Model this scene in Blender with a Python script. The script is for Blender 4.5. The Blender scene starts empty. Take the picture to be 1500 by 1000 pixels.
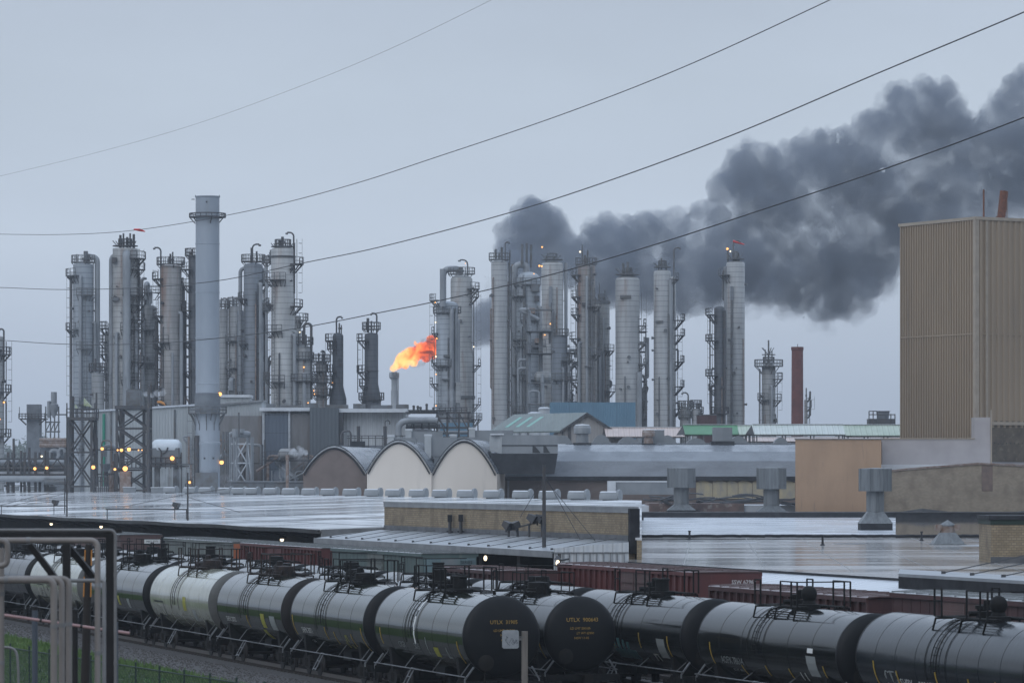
import bpy, bmesh, math, random
from mathutils import Vector, Matrix
random.seed(7)
sc = bpy.context.scene
col = sc.collection
PI = math.pi
# ---------------------------------------------------------------- camera frame
F = 5700.0            # focal length in photo pixels (1500 wide)
H = 8.43              # eye height, an overpass beside the yard
HZ = 700.0            # row of the horizon
TB = 1837.0 / F
BA = math.atan(TB); SB = math.sin(BA); CB = math.cos(BA)
T = (-SB, CB)         # along the tracks, away from the eye
D = (CB, SB)          # across the tracks, away from the eye
Y0 = 142.0; X0 = (730 - 750) / F * Y0

def line(px, p):
    """point on the line parallel to the tracks at offset p seen at column px -> s, X, Y"""
    u = (px - 750) / F
    ax = X0 + p * D[0]; ay = Y0 + p * D[1]
    s = (ax - u * ay) / (u * CB + SB)
    return s, ax + s * T[0], ay + s * T[1]
def track(s, p): return (X0 + p * D[0] + s * T[0], Y0 + p * D[1] + s * T[1])
def zat(py, Y): return H - (py - HZ) * Y / F
def xat(px, Y): return (px - 750) * Y / F
def at(px, py, Y): return Vector((xat(px, Y), Y, zat(py, Y)))
def dist(py, z): return (H - z) * F / (py - HZ)

# ---------------------------------------------------------------- materials
MATS = {}
def mat(name, c, rough=.7, metal=0., c2=None, ns=1., nst=(1, 1, 1), nr=(.4, .62), bump=0., bs=12., bst=(1, 1, 1),
        wave=None, seam=None, spec=.5, rough2=None, c3=None, n3=3., n3st=(1, 1, 1), n3r=(.55, .7), emit=None, coat=0.):
    m = bpy.data.materials.new(name); m.use_nodes = True
    nt = m.node_tree; N = nt.nodes; L = nt.links
    p = N['Principled BSDF']
    p.inputs['Roughness'].default_value = rough; p.inputs['Metallic'].default_value = metal
    p.inputs['Specular IOR Level'].default_value = spec
    if coat: p.inputs['Coat Weight'].default_value = coat; p.inputs['Coat Roughness'].default_value = .06
    tc = N.new('ShaderNodeTexCoord')
    def noise(scale, st, detail=6., rg=.6):
        mp = N.new('ShaderNodeMapping'); mp.inputs['Scale'].default_value = st
        L.new(tc.outputs['Object'], mp.inputs['Vector'])
        n = N.new('ShaderNodeTexNoise'); n.inputs['Scale'].default_value = scale
        n.inputs['Detail'].default_value = detail; n.inputs['Roughness'].default_value = rg
        L.new(mp.outputs[0], n.inputs['Vector']); return n.outputs['Fac']
    def rng(x, a, b, lo=0., hi=1.):
        r = N.new('ShaderNodeMapRange'); r.inputs[1].default_value = a; r.inputs[2].default_value = b
        r.inputs[3].default_value = lo; r.inputs[4].default_value = hi; L.new(x, r.inputs[0]); return r.outputs[0]
    def mix(f, a, b):
        x = N.new('ShaderNodeMix'); x.data_type = 'RGBA'
        L.new(f, x.inputs[0])
        for v, k in ((a, 6), (b, 7)):
            if isinstance(v, (tuple, list)): x.inputs[k].default_value = (*v, 1)
            else: L.new(v, x.inputs[k])
        return x.outputs[2]
    def math_(op, a, b=None):
        x = N.new('ShaderNodeMath'); x.operation = op
        for v, k in ((a, 0), (b, 1)):
            if v is None: continue
            if isinstance(v, (int, float)): x.inputs[k].default_value = v
            else: L.new(v, x.inputs[k])
        return x.outputs[0]
    cur = None
    if c2 is not None:
        f = rng(noise(ns, nst), *nr); cur = mix(f, c, c2)
        if rough2 is not None: L.new(rng(f, 0, 1, rough, rough2), p.inputs['Roughness'])
    if c3 is not None:
        f = rng(noise(n3, n3st), *n3r); cur = mix(f, cur if cur is not None else c, c3)
    heights = []
    sx = None
    if wave or seam:
        sp = N.new('ShaderNodeSeparateXYZ'); L.new(tc.outputs['Object'], sp.inputs[0]); sx = sp.outputs
    if seam:
        for ax, per, wd, dark in seam:
            fr = math_('FRACT', math_('DIVIDE', sx[ax], per))
            lt = math_('LESS_THAN', fr, wd)
            lt = math_('MULTIPLY', lt, 1 - dark)
            cur = mix(lt, cur if cur is not None else c, (c[0] * .15, c[1] * .15, c[2] * .15))
    if wave:
        ax, per, dep = wave
        heights.append((math_('SINE', math_('MULTIPLY', sx[ax], 2 * PI / per)), dep))
    if cur is not None: L.new(cur, p.inputs['Base Color'])
    else: p.inputs['Base Color'].default_value = (*c, 1)
    if bump: heights.append((noise(bs, bst), bump))
    last = None
    for hsock, dep in heights:
        b = N.new('ShaderNodeBump'); b.inputs['Strength'].default_value = 1.; b.inputs['Distance'].default_value = dep
        L.new(hsock, b.inputs['Height'])
        if last: L.new(last, b.inputs['Normal'])
        last = b.outputs[0]
    if last: L.new(last, p.inputs['Normal'])
    if emit:
        p.inputs['Emission Color'].default_value = (*emit[0], 1); p.inputs['Emission Strength'].default_value = emit[1]
        m.cycles.emission_sampling = 'NONE'
    MATS[name] = m
    return m

def brick_mat(name, a, b, mortar, stain, sc_=3.2):
    m = bpy.data.materials.new(name); m.use_nodes = True
    nt = m.node_tree; N = nt.nodes; L = nt.links; p = N['Principled BSDF']; p.inputs['Roughness'].default_value = .85
    tc = N.new('ShaderNodeTexCoord'); mp = N.new('ShaderNodeMapping')
    mp.inputs['Rotation'].default_value = (PI / 2, 0, 0)
    sp = N.new('ShaderNodeSeparateXYZ'); cb = N.new('ShaderNodeCombineXYZ'); ad = N.new('ShaderNodeMath'); ad.operation = 'SUBTRACT'
    L.new(tc.outputs['Object'], sp.inputs[0])
    L.new(sp.outputs[0], ad.inputs[0]); L.new(sp.outputs[1], ad.inputs[1])
    L.new(ad.outputs[0], cb.inputs[0]); L.new(sp.outputs[2], cb.inputs[1])
    br = N.new('ShaderNodeTexBrick'); L.new(cb.outputs[0], br.inputs['Vector'])
    br.inputs['Color1'].default_value = (*a, 1); br.inputs['Color2'].default_value = (*b, 1); br.inputs['Mortar'].default_value = (*mortar, 1)
    br.inputs['Scale'].default_value = sc_; br.inputs['Mortar Size'].default_value = .03; br.inputs['Bias'].default_value = -.1
    no = N.new('ShaderNodeTexNoise'); no.inputs['Scale'].default_value = .8; no.inputs['Detail'].default_value = 8
    L.new(tc.outputs['Object'], no.inputs['Vector'])
    r = N.new('ShaderNodeMapRange'); r.inputs[1].default_value = .45; r.inputs[2].default_value = .75; L.new(no.outputs['Fac'], r.inputs[0])
    x = N.new('ShaderNodeMix'); x.data_type = 'RGBA'; L.new(r.outputs[0], x.inputs[0]); L.new(br.outputs['Color'], x.inputs[6]); x.inputs[7].default_value = (*stain, 1)
    L.new(x.outputs[2], p.inputs['Base Color'])
    bp = N.new('ShaderNodeBump'); bp.inputs['Distance'].default_value = .02; L.new(br.outputs['Fac'], bp.inputs['Height']); bp.invert = True
    L.new(bp.outputs[0], p.inputs['Normal'])
    MATS[name] = m; return m

# towers: insulated cladding with horizontal seams, streaks and rust
def clad(name, c, d=.35, rust=(.16, .09, .06), seamdark=.55, rr=(.6, .8)):
    mat(name, c, .55, .0, c2=tuple(x * (1 - d) for x in c), ns=.7, nst=(1, 1, .14), nr=(.36, .62), seam=[(2, .85, .13, seamdark)],
        c3=rust, n3=.5, n3st=(1.2, 1.2, .1), n3r=rr, bump=.02, bs=3)
clad('clad_light', (.43, .43, .42), .34, rr=(.56, .76)); clad('clad_pale', (.375, .38, .38), .3, rr=(.58, .8)); clad('clad_mid', (.29, .295, .295), .4, rr=(.56, .76)); clad('clad_dark', (.075, .083, .095), .45, rr=(.55, .75))
clad('clad_slate', (.19, .21, .235), .3, rr=(.7, .95)); clad('clad_rusty', (.32, .31, .30), .42, (.20, .12, .09), .6, (.48, .66)); clad('clad_blue', (.34, .37, .40), .25, rr=(.7, .95))
mat('stack_steel', (.285, .315, .35), .5, 0, c2=(.24, .27, .305), ns=.25, nst=(1, 1, .3), c3=(.25, .27, .29), n3=.6, n3st=(2, 2, .06), n3r=(.58, .72))
mat('stack_dark', (.15, .165, .18), .6, 0, c2=(.11, .12, .135), ns=.8)
mat('pipe_grey', (.26, .275, .29), .45, .0, c2=(.18, .192, .205), ns=.6, nst=(1, 1, .3))
mat('pipe_pale', (.44, .46, .48), .45, .0, c2=(.34, .36, .38), ns=.6)
mat('steel_dark', (.042, .047, .054), .6, .0, c2=(.06, .053, .05), ns=1.5)
mat('steel_mid', (.12, .13, .14), .55, .0, c2=(.09, .085, .08), ns=1.2)
mat('steel_light', (.42, .44, .46), .45, .0, c2=(.32, .33, .34), ns=1.5)
mat('black', (.012, .013, .015), .5)
mat('rust', (.17, .06, .03), .8, c2=(.09, .035, .02), ns=3)
mat('lamp_amber', (.2, .1, .05), .5, emit=((1., .46, .13), 2.4))
mat('lamp_white', (.2, .2, .2), .5, emit=((1., .84, .58), 2.4))
# buildings
mat('rubber_dark', (.01, .01, .01), .8)
mat('roof_wet', (.62, .63, .64), .055, 0, c2=(.80, .81, .82), ns=.06, nst=(.7, 1.5, 1), nr=(.38, .64), rough2=.22, bump=.006, bs=.45, bst=(.5, 1.3, 1), c3=(.46, .465, .47), n3=.16, n3st=(.5, 1.2, 1), n3r=(.52, .66), spec=.55)
mat('roof_flood', (.20, .185, .17), .05, 0, c2=(.40, .385, .37), ns=.09, nst=(.6, 1.8, 1), nr=(.36, .6), rough2=.2, bump=.010, bs=.6, bst=(.4, 1.4, 1), c3=(.19, .172, .16), n3=.25, n3st=(.4, 1.6, 1), n3r=(.5, .7), spec=.55)
mat('roof_bright', (.58, .605, .64), .16, 0, c2=(.48, .505, .54), ns=.12, nst=(1, 2.5, 1), rough2=.34, bump=.006, bs=.8, bst=(.4, 2.4, 1), spec=.5)
mat('roof_pond', (.10, .095, .09), .03, 0, c2=(.14, .13, .12), ns=.2, bump=.0015, bs=.8, spec=.6)
mat('roof_metal', (.21, .225, .24), .3, 0, c2=(.28, .295, .31), ns=.5, nst=(1, 1, 1), bump=.01, bs=4, rough2=.45)
mat('roof_barrel', (.20, .215, .235), .14, 0, c2=(.15, .162, .18), ns=.3, nst=(1, .6, 3), rough2=.4, bump=.012, bs=2.5)
mat('roof_barrel_dark', (.13, .14, .155), .3, 0, c2=(.2, .21, .23), ns=.5, rough2=.5)
mat('brick_edge', (.06, .063, .066), .5, c2=(.1, .1, .105), ns=1.5)
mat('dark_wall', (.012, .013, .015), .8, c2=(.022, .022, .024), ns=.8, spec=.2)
mat('cream_wall', (.585, .52, .45), .85, c2=(.54, .475, .41), ns=.22, nst=(1, 1, .25), c3=(.46, .41, .36), n3=.5, n3st=(1.5, 1.5, .1), n3r=(.6, .8))
mat('brown_wall', (.15, .115, .10), .8, c2=(.12, .093, .08), ns=.4)
mat('peach_wall', (.355, .228, .14), .85, c2=(.30, .193, .12), ns=.35, nst=(1, 1, .4), c3=(.22, .155, .115), n3=.9, n3st=(2.5, 2.5, .35), n3r=(.60, .75), bump=.01, bs=5)
mat('grey_wall', (.36, .33, .325), .85, c2=(.31, .285, .28), ns=.3, bump=.006, bs=4)
mat('tan_metal', (.272, .203, .135), .55, c2=(.235, .176, .118), ns=.12, nst=(1, 1, .4), c3=(.15, .122, .095), n3=.8, n3st=(2, 2, .08), n3r=(.6, .8))
mat('tan_trim', (.31, .255, .195), .5, c2=(.26, .215, .165), ns=1.)
mat('brown_panel', (.10, .075, .05), .6, c2=(.06, .045, .03), ns=.7, c3=(.15, .12, .08), n3=1.5)
mat('flashing', (.16, .165, .17), .4, c2=(.23, .235, .24), ns=.9)
mat('blue_wall', (.095, .19, .265), .6, c2=(.08, .16, .225), ns=.25, wave=(0, .35, .012), seam=[(0, 3.6, .012, .3)])
mat('siding_white', (.55, .565, .575), .55, c2=(.48, .495, .505), ns=.3, nst=(1, 1, .2), wave=(0, .5, .03), seam=[(0, .5, .16, .7)])
mat('siding_grey', (.36, .38, .385), .55, c2=(.30, .318, .325), ns=.3, nst=(1, 1, .15), wave=(0, .4, .02), c3=(.15, .14, .13), n3=.6, n3st=(1.5, 1.5, .1), n3r=(.58, .75))
mat('siding_blue', (.10, .125, .155), .5, c2=(.08, .10, .13), ns=.3, nst=(1, 1, .2), wave=(0, .5, .02), seam=[(2, 2.4, .03, .5)])
mat('siding_dark', (.075, .088, .098), .55, c2=(.06, .07, .08), ns=.4, nst=(1, 1, .2), wave=(0, .5, .02))
mat('siding_stained', (.19, .185, .185), .6, c2=(.12, .115, .11), ns=.5, nst=(1, 1, .2), c3=(.13, .09, .07), n3=.6, n3st=(1.2, 1.2, .15), n3r=(.52, .7))
mat('roof_green', (.13, .155, .145), .4, c2=(.10, .12, .112), ns=.4, wave=(0, .5, .02))
mat('green_strip', (.16, .36, .30), .4)
mat('beige_gable', (.30, .285, .275), .7, c2=(.26, .245, .235), ns=.5, wave=(0, .4, .01))
mat('canopy_pink', (.50, .41, .37), .55, c2=(.44, .36, .33), ns=.5, wave=(0, .7, .04), seam=[(0, .7, .15, .75)])
mat('canopy_green', (.07, .21, .10), .5, c2=(.06, .17, .085), ns=.6)
mat('canopy_pale', (.50, .53, .50), .5, c2=(.44, .48, .44), ns=.5, wave=(0, .7, .04), seam=[(0, .7, .15, .7)])
mat('canopy_sage', (.40, .45, .37), .5, c2=(.34, .4, .32), ns=.5, wave=(0, .7, .04), seam=[(0, .7, .15, .7)])
mat('hvac', (.21, .222, .23), .5, c2=(.165, .178, .187), ns=.6, nst=(1, 1, .4))
mat('hvac_dark', (.020, .022, .026), .75, c2=(.035, .038, .042), ns=1., spec=.25)
mat('hvac_light', (.40, .415, .42), .5, c2=(.33, .345, .35), ns=.8)
mat('hvac_pale', (.56, .575, .59), .45, c2=(.48, .495, .51), ns=1.)
mat('galvanised', (.15, .16, .165), .5, .1, c2=(.10, .108, .112), ns=1.4, nst=(2.5, 2.5, .25), c3=(.075, .08, .08), n3=2.2, n3st=(2, 2, .12), n3r=(.56, .72))
mat('rusty_metal', (.24, .20, .18), .6, c2=(.16, .10, .07), ns=2.)
mat('roll_tar', (.018, .019, .022), .75, c2=(.035, .036, .04), ns=1., spec=.2)
mat('torn_deck', (.16, .10, .085), .7, c2=(.10, .07, .06), ns=1., c3=(.28, .25, .23), n3=1.4)
mat('peeling', (.42, .35, .22), .8, c2=(.28, .26, .22), ns=.8, nst=(1, 1, .5))
brick_mat('brick_tan', (.24, .18, .11), (.32, .25, .16), (.17, .14, .10), (.14, .105, .07), 2.)
brick_mat('brick_grey', (.27, .215, .155), (.34, .28, .205), (.23, .19, .145), (.17, .135, .10), 2.)
brick_mat('brick_red', (.16, .05, .042), (.20, .065, .05), (.12, .06, .055), (.11, .04, .036), 2.2)
mat('brick_patch', (.17, .12, .095), .85, c2=(.13, .095, .08), ns=2)
# rolling stock
mat('tank_black', (.006, .007, .008), .085, c2=(.012, .014, .013), ns=.7, nst=(1, 1, .4), rough2=.14, c3=(.020, .020, .019), n3=1.2, n3st=(1.5, 1.5, .25), n3r=(.6, .78), spec=.36, bump=.0008, bs=2.5)
mat('tank_green', (.007, .011, .007), .085, c2=(.014, .019, .011), ns=.7, nst=(1, 1, .4), rough2=.14, c3=(.026, .024, .018), n3=1.2, n3st=(1.5, 1.5, .25), n3r=(.58, .76), spec=.55, bump=.0008, bs=2.5, coat=.22)
mat('tank_jacket', (.012, .015, .018), .14, c2=(.02, .024, .028), ns=.5, rough2=.25, spec=.36, bump=.006, bs=2., bst=(3, 1, 1), coat=.08)
mat('tank_cream', (.33, .335, .275), .1, c2=(.26, .265, .21), ns=.8, nst=(1, 1, .4), rough2=.16, c3=(.14, .125, .09), n3=1., n3st=(1.5, 1.5, .3), n3r=(.55, .75), spec=.6, coat=.3)
mat('tank_gear', (.005, .0055, .006), .75, c2=(.011, .010, .009), ns=3., spec=.2)
mat('head_paint', (.004, .0045, .0055), .5, c2=(.007, .0075, .008), ns=.8, spec=.22)
mat('head_brown', (.012, .010, .0095), .6, c2=(.016, .013, .012), ns=.8, spec=.25)
mat('head_cream', (.10, .10, .095), .6, c2=(.075, .075, .07), ns=.8, spec=.3)
mat('tank_gear_rust', (.016, .013, .012), .7, c2=(.035, .024, .02), ns=3., spec=.25)
mat('bogie', (.007, .0065, .006), .8, c2=(.014, .012, .010), ns=3., spec=.2)
mat('wheel_steel', (.02, .018, .017), .6, c2=(.012, .010, .009), ns=2, spec=.3)
mat('paint_white', (.62, .62, .60), .6); mat('paint_yellow', (.34, .22, .02), .55); mat('paint_lime', (.28, .265, .03), .55)
mat('paint_gold', (.34, .20, .035), .6); mat('paint_teal', (.06, .17, .19), .6, c2=(.1, .25, .25), ns=5); mat('paint_grey', (.22, .235, .23), .6)
def boxmat(n, c, c2, c3, **k):
    mat(n, c, .6, c2=c2, ns=1., nst=(1, 1, .2), c3=c3, n3=1.6, n3st=(1.6, 1.6, .12), n3r=(.56, .74), **k)
boxmat('car_red', (.10, .024, .021), (.075, .019, .018), (.15, .06, .052))
boxmat('car_maroon', (.058, .020, .019), (.042, .016, .016), (.10, .05, .045))
boxmat('car_grey', (.15, .165, .155), (.10, .115, .105), (.22, .225, .20))
boxmat('car_green', (.085, .12, .112), (.065, .095, .09), (.14, .16, .145))
boxmat('car_brown', (.10, .055, .05), (.075, .045, .042), (.15, .10, .09))
mat('car_orange', (.33, .10, .04), .6); mat('car_panel', (.22, .20, .205), .6, c2=(.12, .17, .17), ns=.7)
mat('car_roof_red', (.085, .05, .048), .25, c2=(.13, .09, .088), ns=1., rough2=.5)
mat('car_roof_grey', (.17, .18, .18), .25, c2=(.12, .128, .13), ns=1., rough2=.45)
# ground
mat('gravel_mat', (.055, .05, .048), .8, c2=(.085, .077, .073), ns=14., c3=(.03, .028, .027), n3=5., n3r=(.5, .62), bump=.05, bs=9.)
mat('dirt', (.065, .06, .055), .55, c2=(.09, .085, .078), ns=.3, bump=.05, bs=1.5, rough2=.9)
mat('ballast_mat', (.032, .029, .028), .85, c2=(.055, .05, .047), ns=10., bump=.05, bs=8.)
mat('grass_soil', (.028, .05, .012), .9, c2=(.045, .068, .018), ns=.5, bump=.05, bs=8.)
mat('grass_blade', (.054, .118, .02), .7, c2=(.095, .15, .034), ns=.35)
mat('leaf', (.035, .055, .03), .8, c2=(.05, .07, .035), ns=.05)
mat('leaf_bright', (.05, .16, .025), .7, c2=(.07, .2, .03), ns=2)
mat('bark', (.05, .04, .03), .9)
mat('sleeper_wood', (.035, .028, .023), .9)
mat('rail_steel', (.10, .085, .075), .4, .5)
mat('pipe_near', (.20, .175, .155), .5, c2=(.155, .135, .12), ns=2., nst=(1, 1, .4))
mat('pipe_thin', (.17, .165, .16), .5, c2=(.13, .125, .12), ns=2.)
mat('frame_black', (.008, .0075, .0075), .6, c2=(.014, .0125, .012), ns=2., spec=.3)
mat('pipe_pink', (.33, .20, .19), .55, c2=(.25, .15, .145), ns=1.)
mat('post_slate', (.05, .06, .075), .5)
mat('fence_green', (.010, .026, .018), .7)
mat('wood_pole', (.016, .012, .009), .8, c2=(.010, .007, .006), ns=2., nst=(4, 4, .3))
mat('orange_cloth_glint', (.50, .20, .03), .45)  # streamer cloth, and the lamp glints painted on the leaning pole
mat('wood_post', (.16, .14, .12), .85, c2=(.10, .09, .08), ns=2., nst=(4, 4, .3))
mat('sign_white', (.26, .27, .28), .6, c2=(.20, .21, .22), ns=3)
mat('tank_white', (.62, .66, .69), .35, c2=(.54, .58, .61), ns=.6)
mat('wire', (.03, .032, .036), .5)
mat('pipe_green', (.02, .20, .13), .4)
mat('flag_red', (.55, .05, .05), .7); mat('flare_tip', (.35, .33, .33), .5)
mat('chute', (.40, .44, .33), .5, c2=(.22, .26, .10), ns=1.5)

# ---------------------------------------------------------------- mesh building
SPLIT = {'tie_rod', 'rod_block', 'post', 'eave_bracket', 'leg', 'thin_riser', 'downpipe', 'column', 'roof_ventilator', 'roof_strip', 'vent_post', 'hatch', 'inner_leg', 'torn_opening', 'peeling_panel', 'torn_sheet', 'beam', 'brace', 'girt', 'pipe', 'green_strip', 'stay', 'roof_seam', 'door_post', 'top_lug', 'painted_glint', 'gallery_strut', 'bent_pipe'}
class MB:
    def __init__(s): s.v = []; s.f = []; s.sm = []
    def add(s, vs, fs, smooth=False):
        o = len(s.v); s.v += [tuple(x) for x in vs]; s.f += [tuple(i + o for i in f) for f in fs]; s.sm += [smooth] * len(fs); return s
    def box(s, x0, x1, y0, y1, z0, z1):
        vs = [(x0, y0, z0), (x1, y0, z0), (x1, y1, z0), (x0, y1, z0), (x0, y0, z1), (x1, y0, z1), (x1, y1, z1), (x0, y1, z1)]
        return s.add(vs, [(0, 3, 2, 1), (4, 5, 6, 7), (0, 1, 5, 4), (1, 2, 6, 5), (2, 3, 7, 6), (3, 0, 4, 7)])
    def obox(s, c, ux, hx, hy, z0, z1):
        """box with plan axis ux=(x,y), half sizes hx along it and hy across"""
        a = Vector((ux[0], ux[1], 0)).normalized(); n = Vector((-a.y, a.x, 0)); c = Vector((c[0], c[1], 0))
        q = [c - a * hx - n * hy, c + a * hx - n * hy, c + a * hx + n * hy, c - a * hx + n * hy]
        return s.prism([(p.x, p.y, z0) for p in q], (0, 0, z1 - z0))
    def prism(s, pts, vec):
        n = len(pts); v = Vector(vec)
        a = [Vector(p) for p in pts]
        nor = Vector((0, 0, 0))
        for i in range(n): nor += a[i].cross(a[(i + 1) % n])
        if nor.dot(v) < 0: a.reverse()
        b = [p + v for p in a]
        fs = [tuple(reversed(range(n))), tuple(range(n, 2 * n))] + [(i, (i + 1) % n, n + (i + 1) % n, n + i) for i in range(n)]
        return s.add(a + b, fs)
    def bar(s, p, q, r, n=6, r2=None, smooth=True, caps=True):
        p = Vector(p); q = Vector(q); d = (q - p)
        if d.length < 1e-6: return s
        d.normalize(); u = d.orthogonal().normalized(); w = d.cross(u); r2 = r if r2 is None else r2
        vs = [p + (u * math.cos(2 * PI * i / n) + w * math.sin(2 * PI * i / n)) * r for i in range(n)]
        vs += [q + (u * math.cos(2 * PI * i / n) + w * math.sin(2 * PI * i / n)) * r2 for i in range(n)]
        s.add(vs, [(i, (i + 1) % n, n + (i + 1) % n, n + i) for i in range(n)], smooth)
        if caps:
            o = len(s.v) - 2 * n
            s.f.append(tuple(reversed(range(o, o + n)))); s.f.append(tuple(range(o + n, o + 2 * n))); s.sm += [False, False]
        return s
    def beam(s, p, q, w): return s.bar(p, q, w * .7071, 4, smooth=False)
    def tube(s, pts, r, n=8):
        pts = [Vector(p) for p in pts]; m = len(pts); rs = r if isinstance(r, (list, tuple)) else [r] * m
        o = len(s.v); t0 = (pts[1] - pts[0]).normalized(); u = t0.orthogonal().normalized(); prev = t0
        for i, p in enumerate(pts):
            t = (pts[min(i + 1, m - 1)] - pts[max(i - 1, 0)]).normalized()
            u = prev.rotation_difference(t) @ u; prev = t; w = t.cross(u)
            for k in range(n): s.v.append(tuple(p + (u * math.cos(2 * PI * k / n) + w * math.sin(2 * PI * k / n)) * rs[i]))
        for i in range(m - 1):
            for k in range(n):
                s.f.append((o + i * n + k, o + i * n + (k + 1) % n, o + (i + 1) * n + (k + 1) % n, o + (i + 1) * n + k)); s.sm.append(True)
        s.f.append(tuple(reversed(range(o, o + n)))); s.f.append(tuple(range(o + (m - 1) * n, o + m * n))); s.sm += [False, False]
        return s
    def lathe(s, prof, c=(0, 0, 0), n=24, axis='z', smooth=True):
        """prof: list of (r, h) along the axis"""
        o = len(s.v); c = Vector(c)
        for r, h in prof:
            for k in range(n):
                a = 2 * PI * k / n; x, y = r * math.cos(a), r * math.sin(a)
                s.v.append(tuple(c + (Vector((x, y, h)) if axis == 'z' else Vector((h, x, y)) if axis == 'x' else Vector((y, h, x)))))
        m = len(prof)
        for i in range(m - 1):
            for k in range(n):
                s.f.append((o + i * n + k, o + i * n + (k + 1) % n, o + (i + 1) * n + (k + 1) % n, o + (i + 1) * n + k)); s.sm.append(smooth)
        if prof[0][0] > 1e-4: s.f.append(tuple(reversed(range(o, o + n)))); s.sm.append(False)
        if prof[-1][0] > 1e-4: s.f.append(tuple(range(o + (m - 1) * n, o + m * n))); s.sm.append(False)
        return s
    def ball(s, c, r, n=10, sz=1.):
        m = max(4, n // 2); return s.lathe([(max(1e-5, r * math.sin(PI * i / m)), -r * sz * math.cos(PI * i / m)) for i in range(m + 1)], c, n)
    def build(s, name, m, parent=None, world=False, sharp=40):
        if name in SPLIT and parent is not None:
            parts = s.islands()
            if 1 < len(parts) <= 70:
                for q in parts: o = q._build(name, m, parent, world, sharp)
                return o
        return s._build(name, m, parent, world, sharp)
    def islands(s):
        par = list(range(len(s.v)))
        def find(a):
            while par[a] != a: par[a] = par[par[a]]; a = par[a]
            return a
        for f in s.f:
            r = find(f[0])
            for i in f[1:]: par[find(i)] = r
        grp = {}
        for f, sm in zip(s.f, s.sm): grp.setdefault(find(f[0]), []).append((f, sm))
        out = []
        for fs in grp.values():
            q = MB(); mp = {}
            for f, sm in fs:
                for i in f:
                    if i not in mp: mp[i] = len(q.v); q.v.append(s.v[i])
                q.f.append(tuple(mp[i] for i in f)); q.sm.append(sm)
            out.append(q)
        return out
    def _build(s, name, m, parent=None, world=False, sharp=40):
        me = bpy.data.meshes.new(name)
        vs = s.v
        if world and parent is not None:
            l = parent.location; vs = [(x - l.x, y - l.y, z - l.z) for x, y, z in vs]
        me.from_pydata(vs, [], s.f); me.update()
        me.polygons.foreach_set('use_smooth', s.sm)
        if any(s.sm):
            try: me.set_sharp_from_angle(angle=math.radians(sharp))
            except Exception: pass
        me.materials.append(MATS[m] if isinstance(m, str) else m)
        o = bpy.data.objects.new(name, me); col.objects.link(o)
        if parent is not None: o.parent = parent
        return o
def tag(o, label, cat, group=None, kind='thing'):
    o['label'] = label; o['category'] = cat
    if group: o['group'] = group
    if kind: o['kind'] = kind
    return o
def struct(o, label, cat): o['label'] = label; o['category'] = cat; o['kind'] = 'structure'; return o
def thing(name, label, cat, loc=(0, 0, 0), rotz=0., group=None):
    o = bpy.data.objects.new(name, None); o.empty_display_size = .5; col.objects.link(o)
    o.location = loc; o.rotation_euler = (0, 0, rotz); return tag(o, label, cat, group)
def inst(name, me, parent, loc=(0, 0, 0), rot=(0, 0, 0)):
    o = bpy.data.objects.new(name, me); col.objects.link(o); o.parent = parent; o.location = loc; o.rotation_euler = rot; return o
_txt = {}
def text_geo(body, size):
    k = (body, size)
    if k not in _txt:
        cu = bpy.data.curves.new('writing', 'FONT'); cu.body = body; cu.size = size; cu.resolution_u = 2; cu.align_x = 'CENTER'; cu.align_y = 'CENTER'
        ob = bpy.data.objects.new('writing', cu); col.objects.link(ob); dg = bpy.context.evaluated_depsgraph_get(); dg.update()
        me = bpy.data.meshes.new_from_object(ob.evaluated_get(dg))
        _txt[k] = ([tuple(v.co) for v in me.vertices], [tuple(p.vertices) for p in me.polygons])
        bpy.data.objects.remove(ob); bpy.data.curves.remove(cu); bpy.data.meshes.remove(me)
    return _txt[k]
def arc(c, r, a0, a1, n, plane='xz'):
    out = []
    for i in range(n + 1):
        a = math.radians(a0 + (a1 - a0) * i / n); x, z = r * math.cos(a), r * math.sin(a)
        out.append((c[0] + x, c[1], c[2] + z) if plane == 'xz' else (c[0], c[1] + x, c[2] + z))
    return out
def bend(pts, r, n=5):
    """round the corners of a polyline"""
    P = [Vector(p) for p in pts]; out = [P[0]]
    for i in range(1, len(P) - 1):
        a = (P[i - 1] - P[i]); b = (P[i + 1] - P[i]); rr = min(r, a.length * .49, b.length * .49)
        p0 = P[i] + a.normalized() * rr; p1 = P[i] + b.normalized() * rr
        for k in range(n + 1):
            t = k / n; out.append(p0 * (1 - t) ** 2 + P[i] * 2 * t * (1 - t) + p1 * t * t)
    out.append(P[-1]); return out
# ---------------------------------------------------------------- camera, sky, sun
cam = bpy.data.cameras.new('camera'); co = bpy.data.objects.new('camera', cam); col.objects.link(co)
co.location = (0, 0, H); co.rotation_euler = (PI / 2, 0, 0)
cam.sensor_width = 36; cam.lens = 36 * F / 1500; cam.shift_y = (HZ - 500) / 1500; cam.clip_end = 9000; cam.clip_start = .5
cam.dof.use_dof = True; cam.dof.focus_distance = 260; cam.dof.aperture_fstop = 4.0
sc.camera = co
w = bpy.data.worlds.new('World'); sc.world = w; w.use_nodes = True
N = w.node_tree.nodes; L = w.node_tree.links
bg = N['Background']; sky = N.new('ShaderNodeTexSky'); sky.sky_type = 'NISHITA'; sky.sun_disc = False
SUN_EL, SUN_AZ = math.radians(38), math.radians(215)
sky.sun_elevation = SUN_EL; sky.sun_rotation = SUN_AZ; sky.dust_density = 3; sky.air_density = 1.2
skm = N.new('ShaderNodeMix'); skm.data_type = 'RGBA'; skm.blend_type = 'MULTIPLY'; skm.inputs[0].default_value = 1
L.new(sky.outputs[0], skm.inputs[6]); skm.inputs[7].default_value = (.05, .05, .05, 1)
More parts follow.
